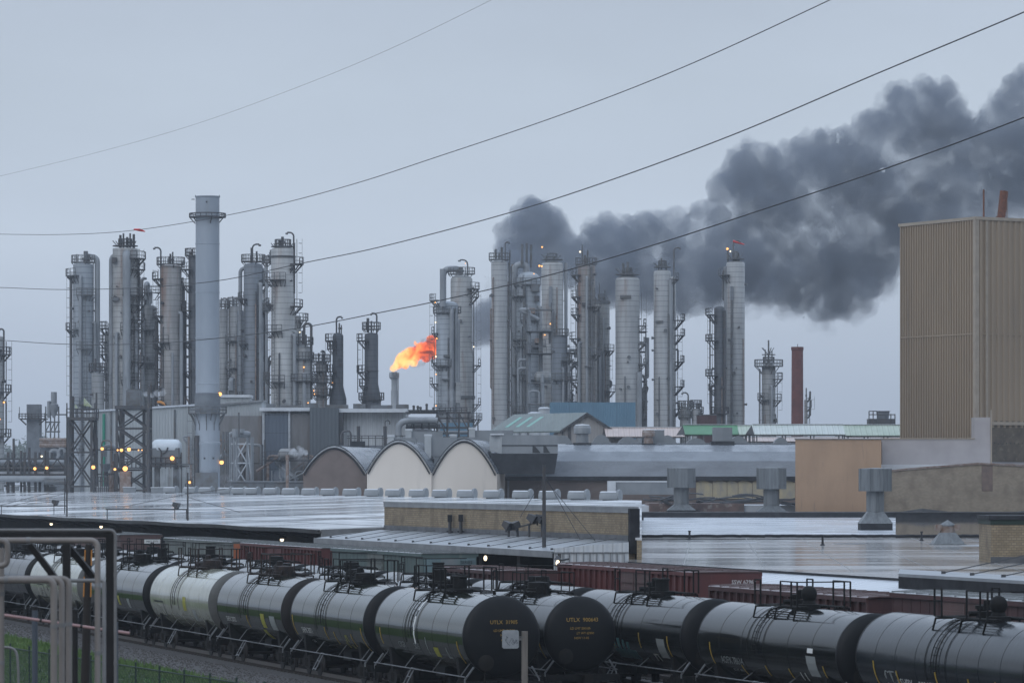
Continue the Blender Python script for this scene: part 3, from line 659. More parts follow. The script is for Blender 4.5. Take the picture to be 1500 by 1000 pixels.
# ---------------------------------------------------------------- box cars
def box_car(px0, px1, p, ztop, label, body, roof, ribs='outside', door=None, text=None, endmat=None, end_text=None, end_panels=None, smooth_end=False):
    """px0, px1: far and near end of the near top edge as seen"""
    s1 = line(px0, p - 1.5)[0]; s0 = line(px1, p - 1.5)[0]
    ztop -= .05; Lc = s1 - s0; x, y = track((s0 + s1) / 2, p); hx = Lc / 2
    root = thing('box_car', label, 'box car', (x, y, 0), CAR_ROT, 'freight cars in front of the loading dock')
    mb = MB(); zb, ze = 1.15, ztop - .05
    mb.box(-hx, hx, -1.46, 1.46, zb, ze); body_o = mb.build('body', body, root)
    mb = MB(); n = max(6, int(Lc / .75))
    if ribs == 'outside':
        for i in range(n + 1):
            xx = -hx + .05 + (Lc - .1) * i / n
            if door and door[0] - .2 < xx < door[1] + .2: continue
            for sy in (-1, 1): a, b = sorted((sy * 1.461, sy * 1.56)); mb.box(xx - .07, xx + .07, a, b, zb + .1, ze - .05)
    else:
        for i in range(n + 1):
            xx = -hx + .03 + (Lc - .06) * i / n
            if door and door[0] - .2 < xx < door[1] + .2: continue
            for sy in (-1, 1): a, b = sorted((sy * 1.461, sy * 1.475)); mb.box(xx - .03, xx + .03, a, b, zb + .1, ze - .05)
    for sy in (-1, 1):
        a, b = sorted((sy * 1.47, sy * 1.585)); mb.box(-hx, hx, a, b, ze - .16, ze - .002); mb.box(-hx, hx, a, b, zb - .15, zb + .12)
    for sx in (-1, 1):
        for k in range(0 if smooth_end else 5): a, b = sorted((sx * hx, sx * (hx + .05))); zz = zb + .4 + k * (ze - zb - .6) / 5; mb.box(a, b, -1.3, 1.3, zz, zz + .22)
    mb.build('side_post', body, root)
    mb = MB()
    mb.prism([(-hx - .05, -1.56, ze), (-hx - .05, -1.5, ze + .03), (-hx - .05, 0, ztop + .02), (-hx - .05, 1.5, ze + .03), (-hx - .05, 1.56, ze)], (Lc + .1, 0, 0))
    for i in range(int(Lc / 1.05) + 1):
        xx = -hx + .05 + i * 1.05
        for sy in (-1, 1): mb.prism([(xx, sy * 1.52, ze + .0), (xx, sy * 1.52, ze + .06), (xx, 0, ztop + .05), (xx, 0, ztop + .0)], (.09, 0, 0))
    mb.build('roof', roof, root)
    if door:
        for sy in (-1, 1):
            mb = MB(); a, b = sorted((sy * 1.475, sy * 1.52)); mb.box(door[0], door[1], a, b, zb + .1, ze - .17)
            for k in range(8): zz = zb + .3 + k * (ze - zb - .6) / 8; a, b = sorted((sy * 1.52, sy * 1.58)); mb.box(door[0] + .08, door[1] - .08, a, b, zz, zz + .16)
            mb.bar(((door[0] + door[1]) / 2, sy * 1.6, zb + .1), ((door[0] + door[1]) / 2, sy * 1.6, ze - .2), .035, 6)
            mb.build('sliding_door', door[2], root)
    if text:
        b = MB()
        for t, sz, u, v, m_ in text:
            vs, fs = text_geo(t, sz); b.add([(u + a, -1.49, v + c) for a, c, _ in vs], fs)
        b.build('reporting_mark', text[0][4], body_o)
    if endmat:
        for (u0, u1, z0, z1, m_) in endmat:
            b = MB(); b.box(u0, u1, -1.485, -1.462, z0, z1); b.build('painted_panel', m_, body_o)
    if end_panels:
        for (u0, u1, z0, z1, m_) in end_panels: b = MB(); b.box(hx + .002, hx + .03, u0, u1, z0, z1); b.build('painted_panel', m_, body_o)
    if end_text:
        for t, sz, u, v, m_ in end_text:
            b = MB(); vs, fs = text_geo(t, sz); b.add([(hx + .045, u + a, v + c) for a, c, _ in vs], fs); b.build('reporting_mark', m_, body_o)
    mb = MB(); mb.box(-hx, hx, -.35, .35, .75, 1.1)
    for sx in (-1, 1): a, b = sorted((sx * hx, sx * (hx + .55))); mb.box(a, b, -.12, .12, .8, 1.02)
    mb.build('underframe', 'tank_gear', root)
    add_bogies(root, (-hx + 1.8, hx - 1.8)); return root
p4, p5 = TP[3], TP[4]
box_car(96, 176, p5, 4.5, 'brown freight car with a pale number board on its end behind the pipe frame', 'car_brown', 'car_roof_grey', 'flat', smooth_end=True, end_panels=[(.25, 1.4, 3.78, 4.08, 'paint_white'), (-.25, .25, 2.75, 2.93, 'paint_white'), (-1.45, 1.45, 3.25, 3.4, 'car_maroon'), (-1.45, 1.45, 2.2, 2.3, 'car_maroon')], end_text=[('MKT 3371', .2, .82, 3.92, 'frame_black')])
box_car(241, 341, p5, 4.5, 'weathered grey box car with an orange end panel', 'car_grey', 'car_roof_grey', 'flat', door=(-2.4, -.6, 'car_grey'), smooth_end=True, end_panels=[(-1.45, 1.45, 3.2, 4.3, 'car_orange'), (-1.45, 1.45, 1.3, 3.19, 'car_maroon')])
box_car(353, 472, p5, 4.5, 'red box car with close vertical ribs', 'car_red', 'car_roof_grey', 'outside', door=(-2.6, .4, 'car_red'))
box_car(486, 619, p5, 4.55, 'green grey box car with slatted door, pale pink and teal panel on its end', 'car_green', 'car_roof_grey', 'flat', door=(-1.6, 1.6, 'car_grey'), text=[('MILW', .5, 6.2, 2.3, 'paint_lime')], smooth_end=True, end_panels=[(-1.4, -.5, 3.2, 4.2, 'car_teal'), (-.49, .55, 3.2, 4.2, 'car_panel'), (.56, 1.42, 3.2, 4.2, 'car_teal')], end_text=[('SERIES', .24, .9, 3.98, 'frame_black')])
box_car(640, 724, p4, 4.25, 'short maroon box car with a pale ribbed roof behind the sign car', 'car_maroon', 'car_roof_red', 'outside')
box_car(818, 1018, p5, 4.5, 'red box car with slatted doors lettered SSW 62969 on its end', 'car_red', 'car_roof_red', 'outside', door=(-.2, 3.4, 'car_brown'), smooth_end=True, end_text=[('SSW 62969', .24, .72, 3.98, 'paint_white')])
box_car(1040, 1272, p4, 4.3, 'dark red ribbed box car in front of the pale roof edge', 'car_maroon', 'car_roof_red', 'outside')
box_car(1306, 1600, p4, 4.55, 'rust streaked red box car with slatted doors at the right edge', 'car_maroon', 'car_roof_grey', 'flat', door=(-3.5, .5, 'car_brown'))
# ================================================================ warehouses and dock
PE, PB, PR = 20.5, 24.6, 62.            # offsets of the eave, the brick wall and the roof ridge
def on(px, p): s, x, y = line(px, p); return x, y
def zl(px, py, p): x, y = on(px, p); return zat(py, y)
z_e = (zl(0, 752, PE) + zl(470, 775, PE)) / 2
z_r = zl(649, 728, PR)
root = thing('warehouse', 'long low warehouse with a wet reflecting roof and dark open side behind the box cars', 'warehouse', (*on(300, PE), 0))
def zroof(p): return z_e + (z_r - z_e) * (p - PE) / (PR - PE)
c0 = on(-170, PE); c1 = on(470, PE); c2 = on(563, PB); c3 = on(940, PB); c4 = on(940, PR); c5 = on(-120, PR)
mb = MB(); top = [(*c0, z_e), (*c1, z_e), (*c2, zroof(PB)), (*c3, zroof(PB)), (*c4, z_r), (*c5, z_r)]
mb.prism([(x, y, z - .12) for x, y, z in top], (0, 0, .12)); mb.build('roof', 'roof_wet', root, True)
mb = MB(); n = 60
for i in range(n):           # sagging metal gutter along the eave
    t0, t1 = i / n, (i + 1) / n
    a = Vector((c0[0] + (c1[0] - c0[0]) * t0, c0[1] + (c1[1] - c0[1]) * t0, z_e + .03 * math.sin(i * .9) - .02)); b = Vector((c0[0] + (c1[0] - c0[0]) * t1, c0[1] + (c1[1] - c0[1]) * t1, z_e + .03 * math.sin((i + 1) * .9) - .02))
    off = Vector((-D[0], -D[1], 0)) * .05
    mb.add([a + off, b + off, b + off - Vector((0, 0, .26)), a + off - Vector((0, 0, .26)), a + off * 5, b + off * 5], [(0, 1, 2, 3), (0, 4, 5, 1), (4, 3, 2, 5)])
mb.build('gutter', 'flashing', root, True)
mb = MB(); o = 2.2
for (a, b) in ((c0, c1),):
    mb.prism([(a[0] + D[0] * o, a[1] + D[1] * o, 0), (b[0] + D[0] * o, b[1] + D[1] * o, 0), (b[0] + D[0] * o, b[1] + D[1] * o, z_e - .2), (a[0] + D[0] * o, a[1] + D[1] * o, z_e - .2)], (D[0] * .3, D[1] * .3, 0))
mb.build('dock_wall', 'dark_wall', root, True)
mb = MB()
for i in range(34):
    t = i / 33; mb.beam((c0[0] + (c1[0] - c0[0]) * t - D[0] * .1, c0[1] + (c1[1] - c0[1]) * t - D[1] * .1, z_e - .15), (c0[0] + (c1[0] - c0[0]) * t + D[0] * 2, c0[1] + (c1[1] - c0[1]) * t + D[1] * 2, z_e - .7), .09)
mb.build('eave_bracket', 'steel_mid', root, True)
mb = MB(); w_ = Vector((D[0] * .12, D[1] * .12, 0))
mb.prism([(*c1, z_e - .78), (*c2, zroof(PB) - .75), (*c2, zroof(PB) - .05), (*c1, z_e - .02)], (.1, -.03, 0)); mb.build('side_fascia', 'flashing', root, True)
mb = MB(); mb.prism([(*c3, 0), (*c4, 0), (*c4, z_r - .13), (*c3, zroof(PB) - .13)], (-.25, 0, 0)); mb.build('end_wall', 'brick_tan', root, True)
mb = MB(); b0 = on(-120, PR + 22); b1 = on(940, PR + 22)
mb.add([(*c5, z_r - .02), (*c4, z_r - .02), (*b1, z_e - .3), (*b0, z_e - .3)], [(0, 1, 2, 3)]); mb.build('back_roof', 'roof_wet', root, True)
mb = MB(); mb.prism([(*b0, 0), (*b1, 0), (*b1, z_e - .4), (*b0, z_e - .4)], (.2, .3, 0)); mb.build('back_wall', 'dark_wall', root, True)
# faint seams of the roof sheets
mb = MB()
for k in range(1, 9):
    p = PE + (PR - PE) * k / 9; a = on(-140, p); b = on(560 if p < PB + 1 else 930, p)
    if p > PB: mb.beam((*a, zroof(p) + .005), (*b, zroof(p) + .005), .05)
mb.build('roof_seam', 'flashing', root, True)
# ridge ventilators
vx = [20, 46, 75, 110, 150, 190, 231, 252, 281, 304, 332, 352, 371, 399, 427, 456, 484, 517, 549, 580, 615, 649, 686, 725, 768, 807, 850, 897]
anch = {0: 'first box vent on the warehouse ridge at the left edge', 1: 'second box vent of the warehouse ridge from the left edge', 2: 'box vent on the warehouse ridge below the two close amber lamps', 3: 'box vent on the warehouse ridge at the foot of the narrow trestle', 4: 'box vent on the ridge between the two steel trestles',
        5: 'box vent on the ridge below the trestle with the bright lamps', 6: 'box vent on the ridge right of the thin black stack', 7: 'box vent on the ridge below the white drum tank', 8: 'box vent on the ridge just left of the tall stack foot', 9: 'box vent on the ridge at the foot of the tall stack', 10: 'box vent on the ridge right of the tall stack foot', 11: 'box vent on the ridge below the pale lattice tower'}
for i in range(12, 28):
    ordn = ['first', 'second', 'third', 'fourth', 'fifth', 'sixth', 'seventh', 'eighth', 'ninth', 'tenth', 'eleventh', 'twelfth', 'thirteenth', 'fourteenth', 'fifteenth', 'sixteenth'][i - 12]
    anch[i] = f'round hooded roof vent, {ordn} along the ridge counting right from the pale lattice tower'
proto = {}
def vent_mesh(kind):
    mb = MB()
    if kind == 0:
        mb.box(-.75, .75, -.4, .4, 0, .5); mb.box(-.8, .8, -.45, .45, .5, .6)
        o = mb.build('hood', 'hvac'); a = o.data; bpy.data.objects.remove(o)
    else:
        pts = [(-.5, .03), (-.52, .34), (-.34, .60), (0, .66), (.34, .60), (.52, .34), (.5, .03)]
        mb.prism([(-.95, y, z) for y, z in pts], (1.55, 0, 0)); mb.lathe([(.50, .5), (.52, .66), (.5, .72), (.0001, .73)], (0, 0, .33), 16, 'x'); o = mb.build('hood', 'hvac'); a = o.data; bpy.data.objects.remove(o)
    mb = MB()
    if kind: mb.prism([(-.97, -.36, .605), (-.97, 0, .67), (-.97, .36, .605), (-.97, .36, .62), (-.97, 0, .69), (-.97, -.36, .62)], (1.5, 0, 0))
    else: mb.box(-.82, .82, -.46, .46, .603, .66)
    o = mb.build('lid', 'hvac_pale'); c_ = o.data; bpy.data.objects.remove(o)  # pale strip over the hood paints in its lit top
    mb = MB(); mb.box(-.7, .7, -.38, .38, -.3, .025 if kind else -.005); o = mb.build('curb', 'hvac_dark'); b = o.data; bpy.data.objects.remove(o); return a, b, c_
VM = [vent_mesh(0), vent_mesh(1)]
for i, px in enumerate(vx):
    k = 0 if i < 7 else 1
    v = thing('roof_vent', anch[i], 'roof vent', (*on(px, PR), z_r + .02), -math.radians(24 if k else 6), 'vents along the warehouse ridge')
    inst('hood', VM[k][0], v); inst('curb', VM[k][1], v); inst('lid', VM[k][2], v)
# brick wall standing on the roof
z0w, z1w = (zl(563, 776, PB) + zl(920, 792, PB)) / 2, (zl(563, 737, PB) + zl(918, 744, PB)) / 2
a, b = on(563, PB - .25), on(921, PB - .25)
root = thing('brick_wall', 'long tan brick parapet wall with a metal coping above the pale canopy', 'brick wall', (*a, z0w))
tx = Vector((b[0] - a[0], b[1] - a[1], 0)); Lw = tx.length; u = tx.normalized(); ang = math.atan2(u.y, u.x); root.rotation_euler = (0, 0, ang)
mb = MB(); mb.box(0, Lw, 0, .35, -2, z1w - z0w); mb.build('bricks', 'brick_tan', root)
mb = MB(); mb.box(-.05, Lw + .35, -.06, .42, z1w - z0w + .002, z1w - z0w + .1); mb.box(0, Lw, -.05, -.003, z1w - z0w - .22, z1w - z0w); mb.build('coping', 'flashing', root)
mb = MB(); mb.box(0, Lw, -.04, -.003, 0, .32); mb.build('base_flashing', 'brick_edge', root)
mb = MB(); mb.box(Lw + .003, Lw + .3, -.03, .5, -.6, z1w - z0w - .001); mb.build('end_pier', 'roll_tar', root)
for px in (659, 675):
    s_, X, Y = line(px, PB - .5); zb = zat(782, Y)
    t_ = thing('standpipe', 'short dark standpipe with a box head, ' + ('left' if px == 659 else 'right') + ' one of the pair on the brick wall', 'standpipe', (X, Y, zb), 0, 'standpipes on the brick wall')
    mb = MB(); mb.bar((0, 0, 0), (0, 0, .95), .1, 8); mb.build('pipe', 'steel_dark', t_); mb = MB(); mb.box(-.14, .14, -.12, .12, .75, 1.15); mb.box(-.2, .2, -.02, .02, .1, .2); mb.build('head', 'hvac_dark', t_)
# dock canopy
PC = 19.4
zc_ = (zl(468, 788, PC) + zl(811, 807, PC)) / 2
e0, e1, e2, e3 = on(462, PC), on(811, PC), on(921, PB - .3), on(556, PB - .3)
root = thing('dock_canopy', 'pale sheet metal canopy over the loading dock below the brick wall', 'canopy', (*e0, 0))
e1b = on(905, PB - 2.6)
top = [(*e0, zc_), (*e1, zc_), (*e2, z0w + .02), (*e3, z0w + .02)]
mb = MB(); mb.prism([(x, y, z - .1) for x, y, z in top], (0, 0, .1)); mb.build('roof', 'roof_metal', root, True)
mb = MB(); dv = Vector((-D[0] * .06, -D[1] * .06, 0)); mb.prism([Vector((*e0, zc_ - .32)) + dv, Vector((*e1, zc_ - .32)) + dv, Vector((*e1, zc_ + .01)) + dv, Vector((*e0, zc_ + .01)) + dv], (-D[0] * .05, -D[1] * .05, 0)); mb.build('fascia', 'flashing', root, True)
mb = MB()
for i in range(13):          # tie rods and their blocks across the canopy
    t = (i + .5) / 13; a = Vector((e0[0] + (e1[0] - e0[0]) * t, e0[1] + (e1[1] - e0[1]) * t, zc_ + .06)) + Vector((D[0] * .5, D[1] * .5, 0)); b = a + Vector((D[0] * 3.5, D[1] * 3.5, z0w - zc_ + .12))
    mb.bar(a, b, .016, 5); rb = MB(); rb.box(a.x - .07, a.x + .07, a.y - .07, a.y + .07, a.z - .1, a.z + .08); rb.build('rod_block', 'steel_dark', root, True)
mb.build('tie_rod', 'steel_dark', root, True)
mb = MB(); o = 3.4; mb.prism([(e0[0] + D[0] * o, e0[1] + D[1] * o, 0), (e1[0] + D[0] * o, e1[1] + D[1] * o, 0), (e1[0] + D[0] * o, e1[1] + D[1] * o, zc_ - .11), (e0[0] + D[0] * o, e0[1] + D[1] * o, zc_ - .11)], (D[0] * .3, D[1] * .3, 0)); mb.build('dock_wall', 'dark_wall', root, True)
mb = MB()
for i in range(8): t = i / 7; a = (e0[0] + (e1[0] - e0[0]) * t + D[0] * .3, e0[1] + (e1[1] - e0[1]) * t + D[1] * .3); mb.beam((*a, 0), (*a, zc_ - .11), .16)
mb.build('post', 'steel_dark', root, True)
# pale siding closing the end of the canopy
root = thing('siding_panel', 'pale ribbed siding panel closing the end of the dock canopy', 'siding', (e1[0], e1[1], 0))
f0 = Vector((e1[0], e1[1], 0)); f1 = Vector((xat(921, e1[1] + .6), e1[1] + .6, 0)); tv = (f1 - f0); Lp = tv.length
root.rotation_euler = (0, 0, math.atan2(tv.y, tv.x))
zt = zat(803, e1[1]); zrail = zat(809, e1[1])
mb = MB(); mb.prism([(.02, 0, 0), (Lp, 0, 0), (Lp, 0, zat(794, e1[1])), (.02, 0, zt + .02)], (0, .12, 0)); mb.build('sheet', 'siding_white', root)
mb = MB(); mb.beam((0, -.04, zrail), (Lp, -.04, zrail), .05)
for i in range(11): x = Lp * (i + .3) / 11; mb.beam((x, -.05, 1.), (x, -.05, zrail), .045)
mb.build('rib', 'flashing', root)
# ---------------------------------------------------------------- right hand flat roofs
PF = 21.0
zf = (zl(1108, 836, PF) + zl(1313, 849, PF)) / 2
g0, g1 = on(921, PF), on(1750, PF); Yb = dist(787.5, zf)
root = thing('flat_roof_building', 'low building with flooded flat roof and pale metal edge before the peach building', 'building', (*on(1100, PF), 0))
g2, g3 = (xat(1800, Yb), Yb), (xat(921, Yb), Yb)
mb = MB(); mb.prism([(*g0, zf - .15), (*g1, zf - .15), (*g2, zf - .15), (*g3, zf - .15)], (0, 0, .15)); mb.build('roof', 'roof_flood', root, True)
h0, h1 = on(921, PF - 2.6), on(1750, PF - 2.6); zl_ = zf - .42
mb = MB(); mb.add([(*g0, zf - .03), (*g1, zf - .03), (*h1, zl_), (*h0, zl_), ], [(3, 2, 1, 0)]); mb.prism([(*h0, zl_ - .4), (*h1, zl_ - .4), (*h1, zl_ - .002), (*h0, zl_ - .002)], (D[0] * .08, D[1] * .08, 0)); mb.build('metal_apron', 'roof_bright', root, True)
mb = MB(); a = Vector((*g0, zf + .03)); b = Vector((*g1, zf + .03)); mb.beam(a, b, .09); mb.build('edge_strip', 'roll_tar', root, True)
mb = MB(); o = .6; mb.prism([(g0[0] + D[0] * o, g0[1] + D[1] * o, 0), (g1[0] + D[0] * o, g1[1] + D[1] * o, 0), (g1[0] + D[0] * o, g1[1] + D[1] * o, zf - .16), (g0[0] + D[0] * o, g0[1] + D[1] * o, zf - .16)], (D[0] * .3, D[1] * .3, 0)); mb.build('wall', 'dark_wall', root, True)
zs = zf + .12; Ys = dist(757.5, zs)
xm = xat(1312, (Yb + Ys) / 2); mb = MB(); mb.prism([(xat(936, Yb), Yb + .02, zs - .15), (xat(1312, Yb), Yb + .02, zs - .15), (xat(1312, Ys), Ys, zs - .15), (xat(936, Ys), Ys, zs - .15)], (0, 0, .15)); mb.build('upper_roof', 'roof_bright', root, True)
mb = MB(); mb.prism([(xat(1312, Yb) + .01, Yb + .02, zs - .17), (xat(1800, Yb), Yb + .02, zs - .17), (xat(1800, Ys), Ys, zs - .17), (xat(1312, Ys) + .01, Ys, zs - .17)], (0, 0, .15)); mb.build('ponded_roof', 'roof_pond', root, True)
mb = MB(); rr = random.Random(4)
for i in range(90):
    x0 = xat(936, Yb) + i * .55; mb.bar((x0, Yb - .02, zs + .02 + rr.uniform(-.015, .03)), (x0 + .55, Yb - .02, zs + .02 + rr.uniform(-.015, .03)), .1, 6)
mb.build('rolled_coping', 'roll_tar', root, True)
# membrane seams, patches, drains and small vent pipes on the flooded roof
rr = random.Random(14); mb = MB()
for i in range(7):
    x0 = xat(930 + 80 * i, Yb); ya = Yb - 2; yb_ = max(line(930 + 80 * i, PF)[2] + 3, 150); mb.beam((x0, ya, zf + .004), (x0 - (ya - yb_) * .05, yb_, zf + .004), .022)
mb.build('roof_seam', 'flashing', root, True)
for i in range(5):
    px = (985, 1065, 1150, 1230, 1415)[i]; y0 = Yb - rr.uniform(12, 50); x0 = xat(px, y0); mb = MB(); mb.prism([(x0, y0, zf + .003), (x0 + rr.uniform(1.2, 2.5), y0 + .3, zf + .003), (x0 + rr.uniform(1.2, 2.5), y0 + rr.uniform(2, 6), zf + .003), (x0 - .2, y0 + rr.uniform(2, 5), zf + .003)], (0, 0, .012)); mb.build('roof_patch', ('brick_edge', 'roof_metal', 'roof_flood')[i % 3], root, True)
for px, dy in ((1010, 8), (1205, 30), (1350, 12)):
    y0 = Yb - dy; x0 = xat(px, y0); mb = MB(); mb.lathe([(.16, zf), (.16, zf + .02), (.07, zf + .12), (.07, zf + .55), (.1, zf + .56), (.1, zf + .62), (.0001, zf + .63)], (x0, y0, 0), 10); mb.build('vent_pipe', 'roll_tar', root, True)
# dark parapet at the back of the strip roof
root = thing('parapet', 'low black parapet along the back of the flooded roof', 'parapet', (xat(1200, Ys), Ys, 0))
mb = MB(); zp0 = zs - .2; zp1 = zat(750.5, Ys); mb.box(xat(936, Ys), xat(1560, Ys), Ys + .03, Ys + .5, 0, zp1); mb.build('wall', 'roll_tar', root, True)
mb = MB(); mb.box(xat(936, Ys) - .1, xat(1560, Ys), Ys - .05, Ys + .6, zp1 + .002, zp1 + .1); mb.build('coping', 'brick_edge', root, True)
# big square-headed ventilators
def big_vent(px, w_px, ytop, yneck, yskirt, ybase, Y, label, wn=.52):
    k = Y / F; X = xat(px, Y); zb = zat(ybase, Y); t_ = thing('ventilator', label, 'ventilator', (X, Y, zb), 0, 'galvanised ventilators on the flooded roof')
    z = lambda y: zat(y, Y) - zb; r = w_px * k / 2
    mb = MB(); n = 8
    prof = [(r * 1.0, z(yneck)), (r * 1.0, z(ytop) - .02), (r * .96, z(ytop)), (r * .2, z(ytop) + .06), (.0001, z(ytop) + .07)]
    mb.lathe([(r * .75, z(yneck) + .01)] + prof, (0, 0, 0), n, smooth=False)
    for i in range(n):
        a0 = 2 * PI * i / n; mb.beam((r * 1.0 * math.cos(a0), r * 1.0 * math.sin(a0), z(yneck)), (r * 1.0 * math.cos(a0), r * 1.0 * math.sin(a0), z(ytop)), .07)
    h = mb.build('head', 'galvanised', t_); h.rotation_euler = (0, 0, PI / 8)
    mb = MB(); mb.lathe([(r * wn, z(yskirt)), (r * wn, z(yneck) + .3)], (0, 0, 0), 16); mb.lathe([(r * wn + .03, z(yneck) - .35), (r * wn + .03, z(yneck) - .25)], (0, 0, 0), 16); mb.build('neck', 'galvanised', t_)
    mb = MB(); q = r * .98; s_ = r * wn * .9; zb2 = z(ybase) + .02; zt2 = z(yskirt)
    vs = [(-q, -q, zb2 + .35), (q, -q, zb2 + .35), (q, q, zb2 + .35), (-q, q, zb2 + .35), (-s_, -s_, zt2), (s_, -s_, zt2), (s_, s_, zt2), (-s_, s_, zt2)]
    mb.add(vs, [(0, 1, 5, 4), (1, 2, 6, 5), (2, 3, 7, 6), (3, 0, 4, 7), (4, 5, 6, 7)]); mb.build('flared_skirt', 'galvanised', t_)
    mb = MB(); mb.box(-q * .97, q * .97, -q * .97, q * .97, -.3, zb2 + .349); mb.build('curb', 'roll_tar', t_)
Yv = dist(776, zs)
big_vent(1282, 49, 686, 719, 749, 773, Yv, 'galvanised ventilator with a big drum head standing in the flooded roof before the brick wall', .53)
big_vent(1130, 45, 685, 716, 740, 754, Ys + 3, 'galvanised drum ventilator behind the parapet, beside the peach wall')
big_vent(998, 43, 685, 714, 738, 752, Ys + 3, 'galvanised drum ventilator among the torn roofing sheets')
Yq_ = dist(797, zf); t_ = thing('roof_cowl', 'small rusty cowl vent on the flooded roof', 'roof vent', (xat(1388, Yq_), Yq_, zf)); k = Yq_ / F
mb = MB(); vs = []; q, s_ = 23 * k, 11 * k; mb.add([(-q, -q, .05), (q, -q, .05), (q, q, .05), (-q, q, .05), (-s_, -s_, .75), (s_, -s_, .75), (s_, s_, .75), (-s_, s_, .75)], [(0, 1, 5, 4), (1, 2, 6, 5), (2, 3, 7, 6), (3, 0, 4, 7), (4, 5, 6, 7)]); mb.box(-q * 1.08, q * 1.08, -q * 1.05, q * 1.05, -.02, .05); mb.build('flared_base', 'galvanised', t_)
mb = MB(); mb.lathe([(s_ * 1.0, .75), (s_, .95), (s_ * 1.1, 1.15)], n=12); mb.box(-18 * k, -9 * k, -.3, .3, .9, 1.25); mb.box(9 * k, 18 * k, -.3, .3, .9, 1.25); mb.build('cowl', 'rusty_metal', t_)
mb = MB(); mb.lathe([(13 * k, 1.14), (13 * k, 1.22), (.0001, 1.55)], n=4, smooth=False); mb.build('cap', 'galvanised', t_)
# brick pier and dock canopy at the right edge
Yp = dist(824, zf); X0_ = xat(1452, Yp)
root = thing('brick_pier', 'square tan brick roof house with a dark band at the right edge', 'brick house', (X0_, Yp, zf))
mb = MB(); mb.box(0, 9, 0, 5, -3, zat(768, Yp) - zf); mb.build('bricks', 'brick_tan', root)
mb = MB(); mb.box(-.04, 9.1, -.05, 5.05, zat(768, Yp) - zf + .002, zat(761, Yp) - zf); mb.build('green_band', 'fence_green', root)
mb = MB(); mb.box(-.12, 9.2, -.12, 5.1, zat(761, Yp) - zf + .003, zat(755, Yp) - zf); mb.build('coping', 'roll_tar', root)
mb = MB(); mb.box(-.03, 9.1, -.035, -.003, -.1, zat(815, Yp) - zf); mb.build('base_flashing', 'brick_edge', root)
PG = 18.6; zg = (zl(1316, 841, PG)); m0, m1 = on(1316, PG), on(1800, PG); m2, m3 = on(1800, PG + 1.9), on(1318, PG + 1.7)
root = thing('dock_canopy', 'black edged dock canopy at the right edge behind the rust streaked box car', 'canopy', (*m0, 0))
mb = MB(); mb.prism([(*m0, zg - .08), (*m1, zg - .08), (*m2, zg + .0), (*m3, zg + .0)], (0, 0, .12)); mb.build('roof', 'roof_metal', root, True)
mb = MB(); mb.prism([(m0[0], m0[1], zg - .55), (m1[0], m1[1], zg - .55), (m1[0], m1[1], zg - .082), (m0[0], m0[1], zg - .082)], (D[0] * .3, D[1] * .3, 0)); mb.prism([(m0[0] + D[0] * 1.5, m0[1] + D[1] * 1.5, 0), (m1[0] + D[0] * 1.5, m1[1] + D[1] * 1.5, 0), (m1[0] + D[0] * 1.5, m1[1] + D[1] * 1.5, zg - .56), (m0[0] + D[0] * 1.5, m0[1] + D[1] * 1.5, zg - .56)], (D[0] * .3, D[1] * .3, 0)); mb.build('fascia', 'roll_tar', root, True)
mb = MB()
for px in (1382, 1424, 1470):
    a = Vector((*on(px, PG + .9), zg + .12)); mb.bar(a, a + Vector((D[0] * 4, D[1] * 4, .75)), .022, 5); mb.box(a.x - .08, a.x + .08, a.y - .08, a.y + .08, a.z - .1, a.z + .06)
mb.build('tie_rod', 'steel_dark', root, True)
# ---------------------------------------------------------------- buildings on the right
def block(name, label, cat, px0, px1, ytop, Y, depth, m, part='wall', z0=0., roof=None, skew=False):
    root = thing(name, label, cat, (xat((px0 + px1) / 2, Y), Y, 0)); mb = MB(); hw = xat(px1, Y) - xat(px0, Y); zt = zat(ytop, Y)
    sk = xat(px0, Y) / Y * depth * 1.1 if skew else 0.
    mb.prism([(-hw / 2, 0, z0), (hw / 2, 0, z0), (hw / 2, 0, zt), (-hw / 2, 0, zt)], (sk, depth, 0)); mb.build(part, m, root)
    if roof: mb = MB(); mb.prism([(-hw / 2 - .1, -.15, zt + .003), (hw / 2 + .1, -.15, zt + .003), (hw / 2 + .1 + sk, depth, zt + .003), (-hw / 2 - .1 + sk, depth, zt + .003)], (0, 0, roof[1])); mb.build('roof', roof[0], root)
    return root, hw, zt
Yc = Ys + 2.5
r_, hw, zt = block('peach_building', 'windowless peach stucco building beside the galvanised ventilators', 'building', 1165, 1291, 643, Yc, 20, 'peach_wall', roof=('flashing', .08), skew=True)
Yk = Yc + 1.
root = thing('brick_building', 'grey tan brick building with a low gabled parapet behind the drum ventilator', 'building', (xat(1400, Yk), Yk, 0)); X = root.location.x
P_ = lambda px, py: (xat(px, Yk) - X, 0, zat(py, Yk))
mb = MB(); mb.prism([(xat(1291.5, Yk) - X, 0, 0), (xat(1620, Yk) - X, 0, 0), P_(1620, 688), P_(1432, 680), P_(1330, 688), P_(1291.5, 692)], (0, 14, 0)); mb.build('bricks', 'brick_grey', root)
for (a, b) in (((1620, 688), (1432, 680)), ((1432, 680), (1330, 688)), ((1330, 688), (1291.5, 692))):
    mb = MB(); p, q = P_(*b), P_(*a); mb.prism([(p[0], -.12, p[2] + .004), (q[0], -.12, q[2] + .004), (q[0], -.12, q[2] + .2), (p[0], -.12, p[2] + .2)], (0, .5, 0)); mb.build('coping', 'rusty_metal', root)
mb = MB(); p, q = P_(1438, 682), P_(1454, 719); mb.box(p[0], q[0], -.03, -.003, q[2], p[2] + .05); mb.build('patch', 'brick_patch', root)
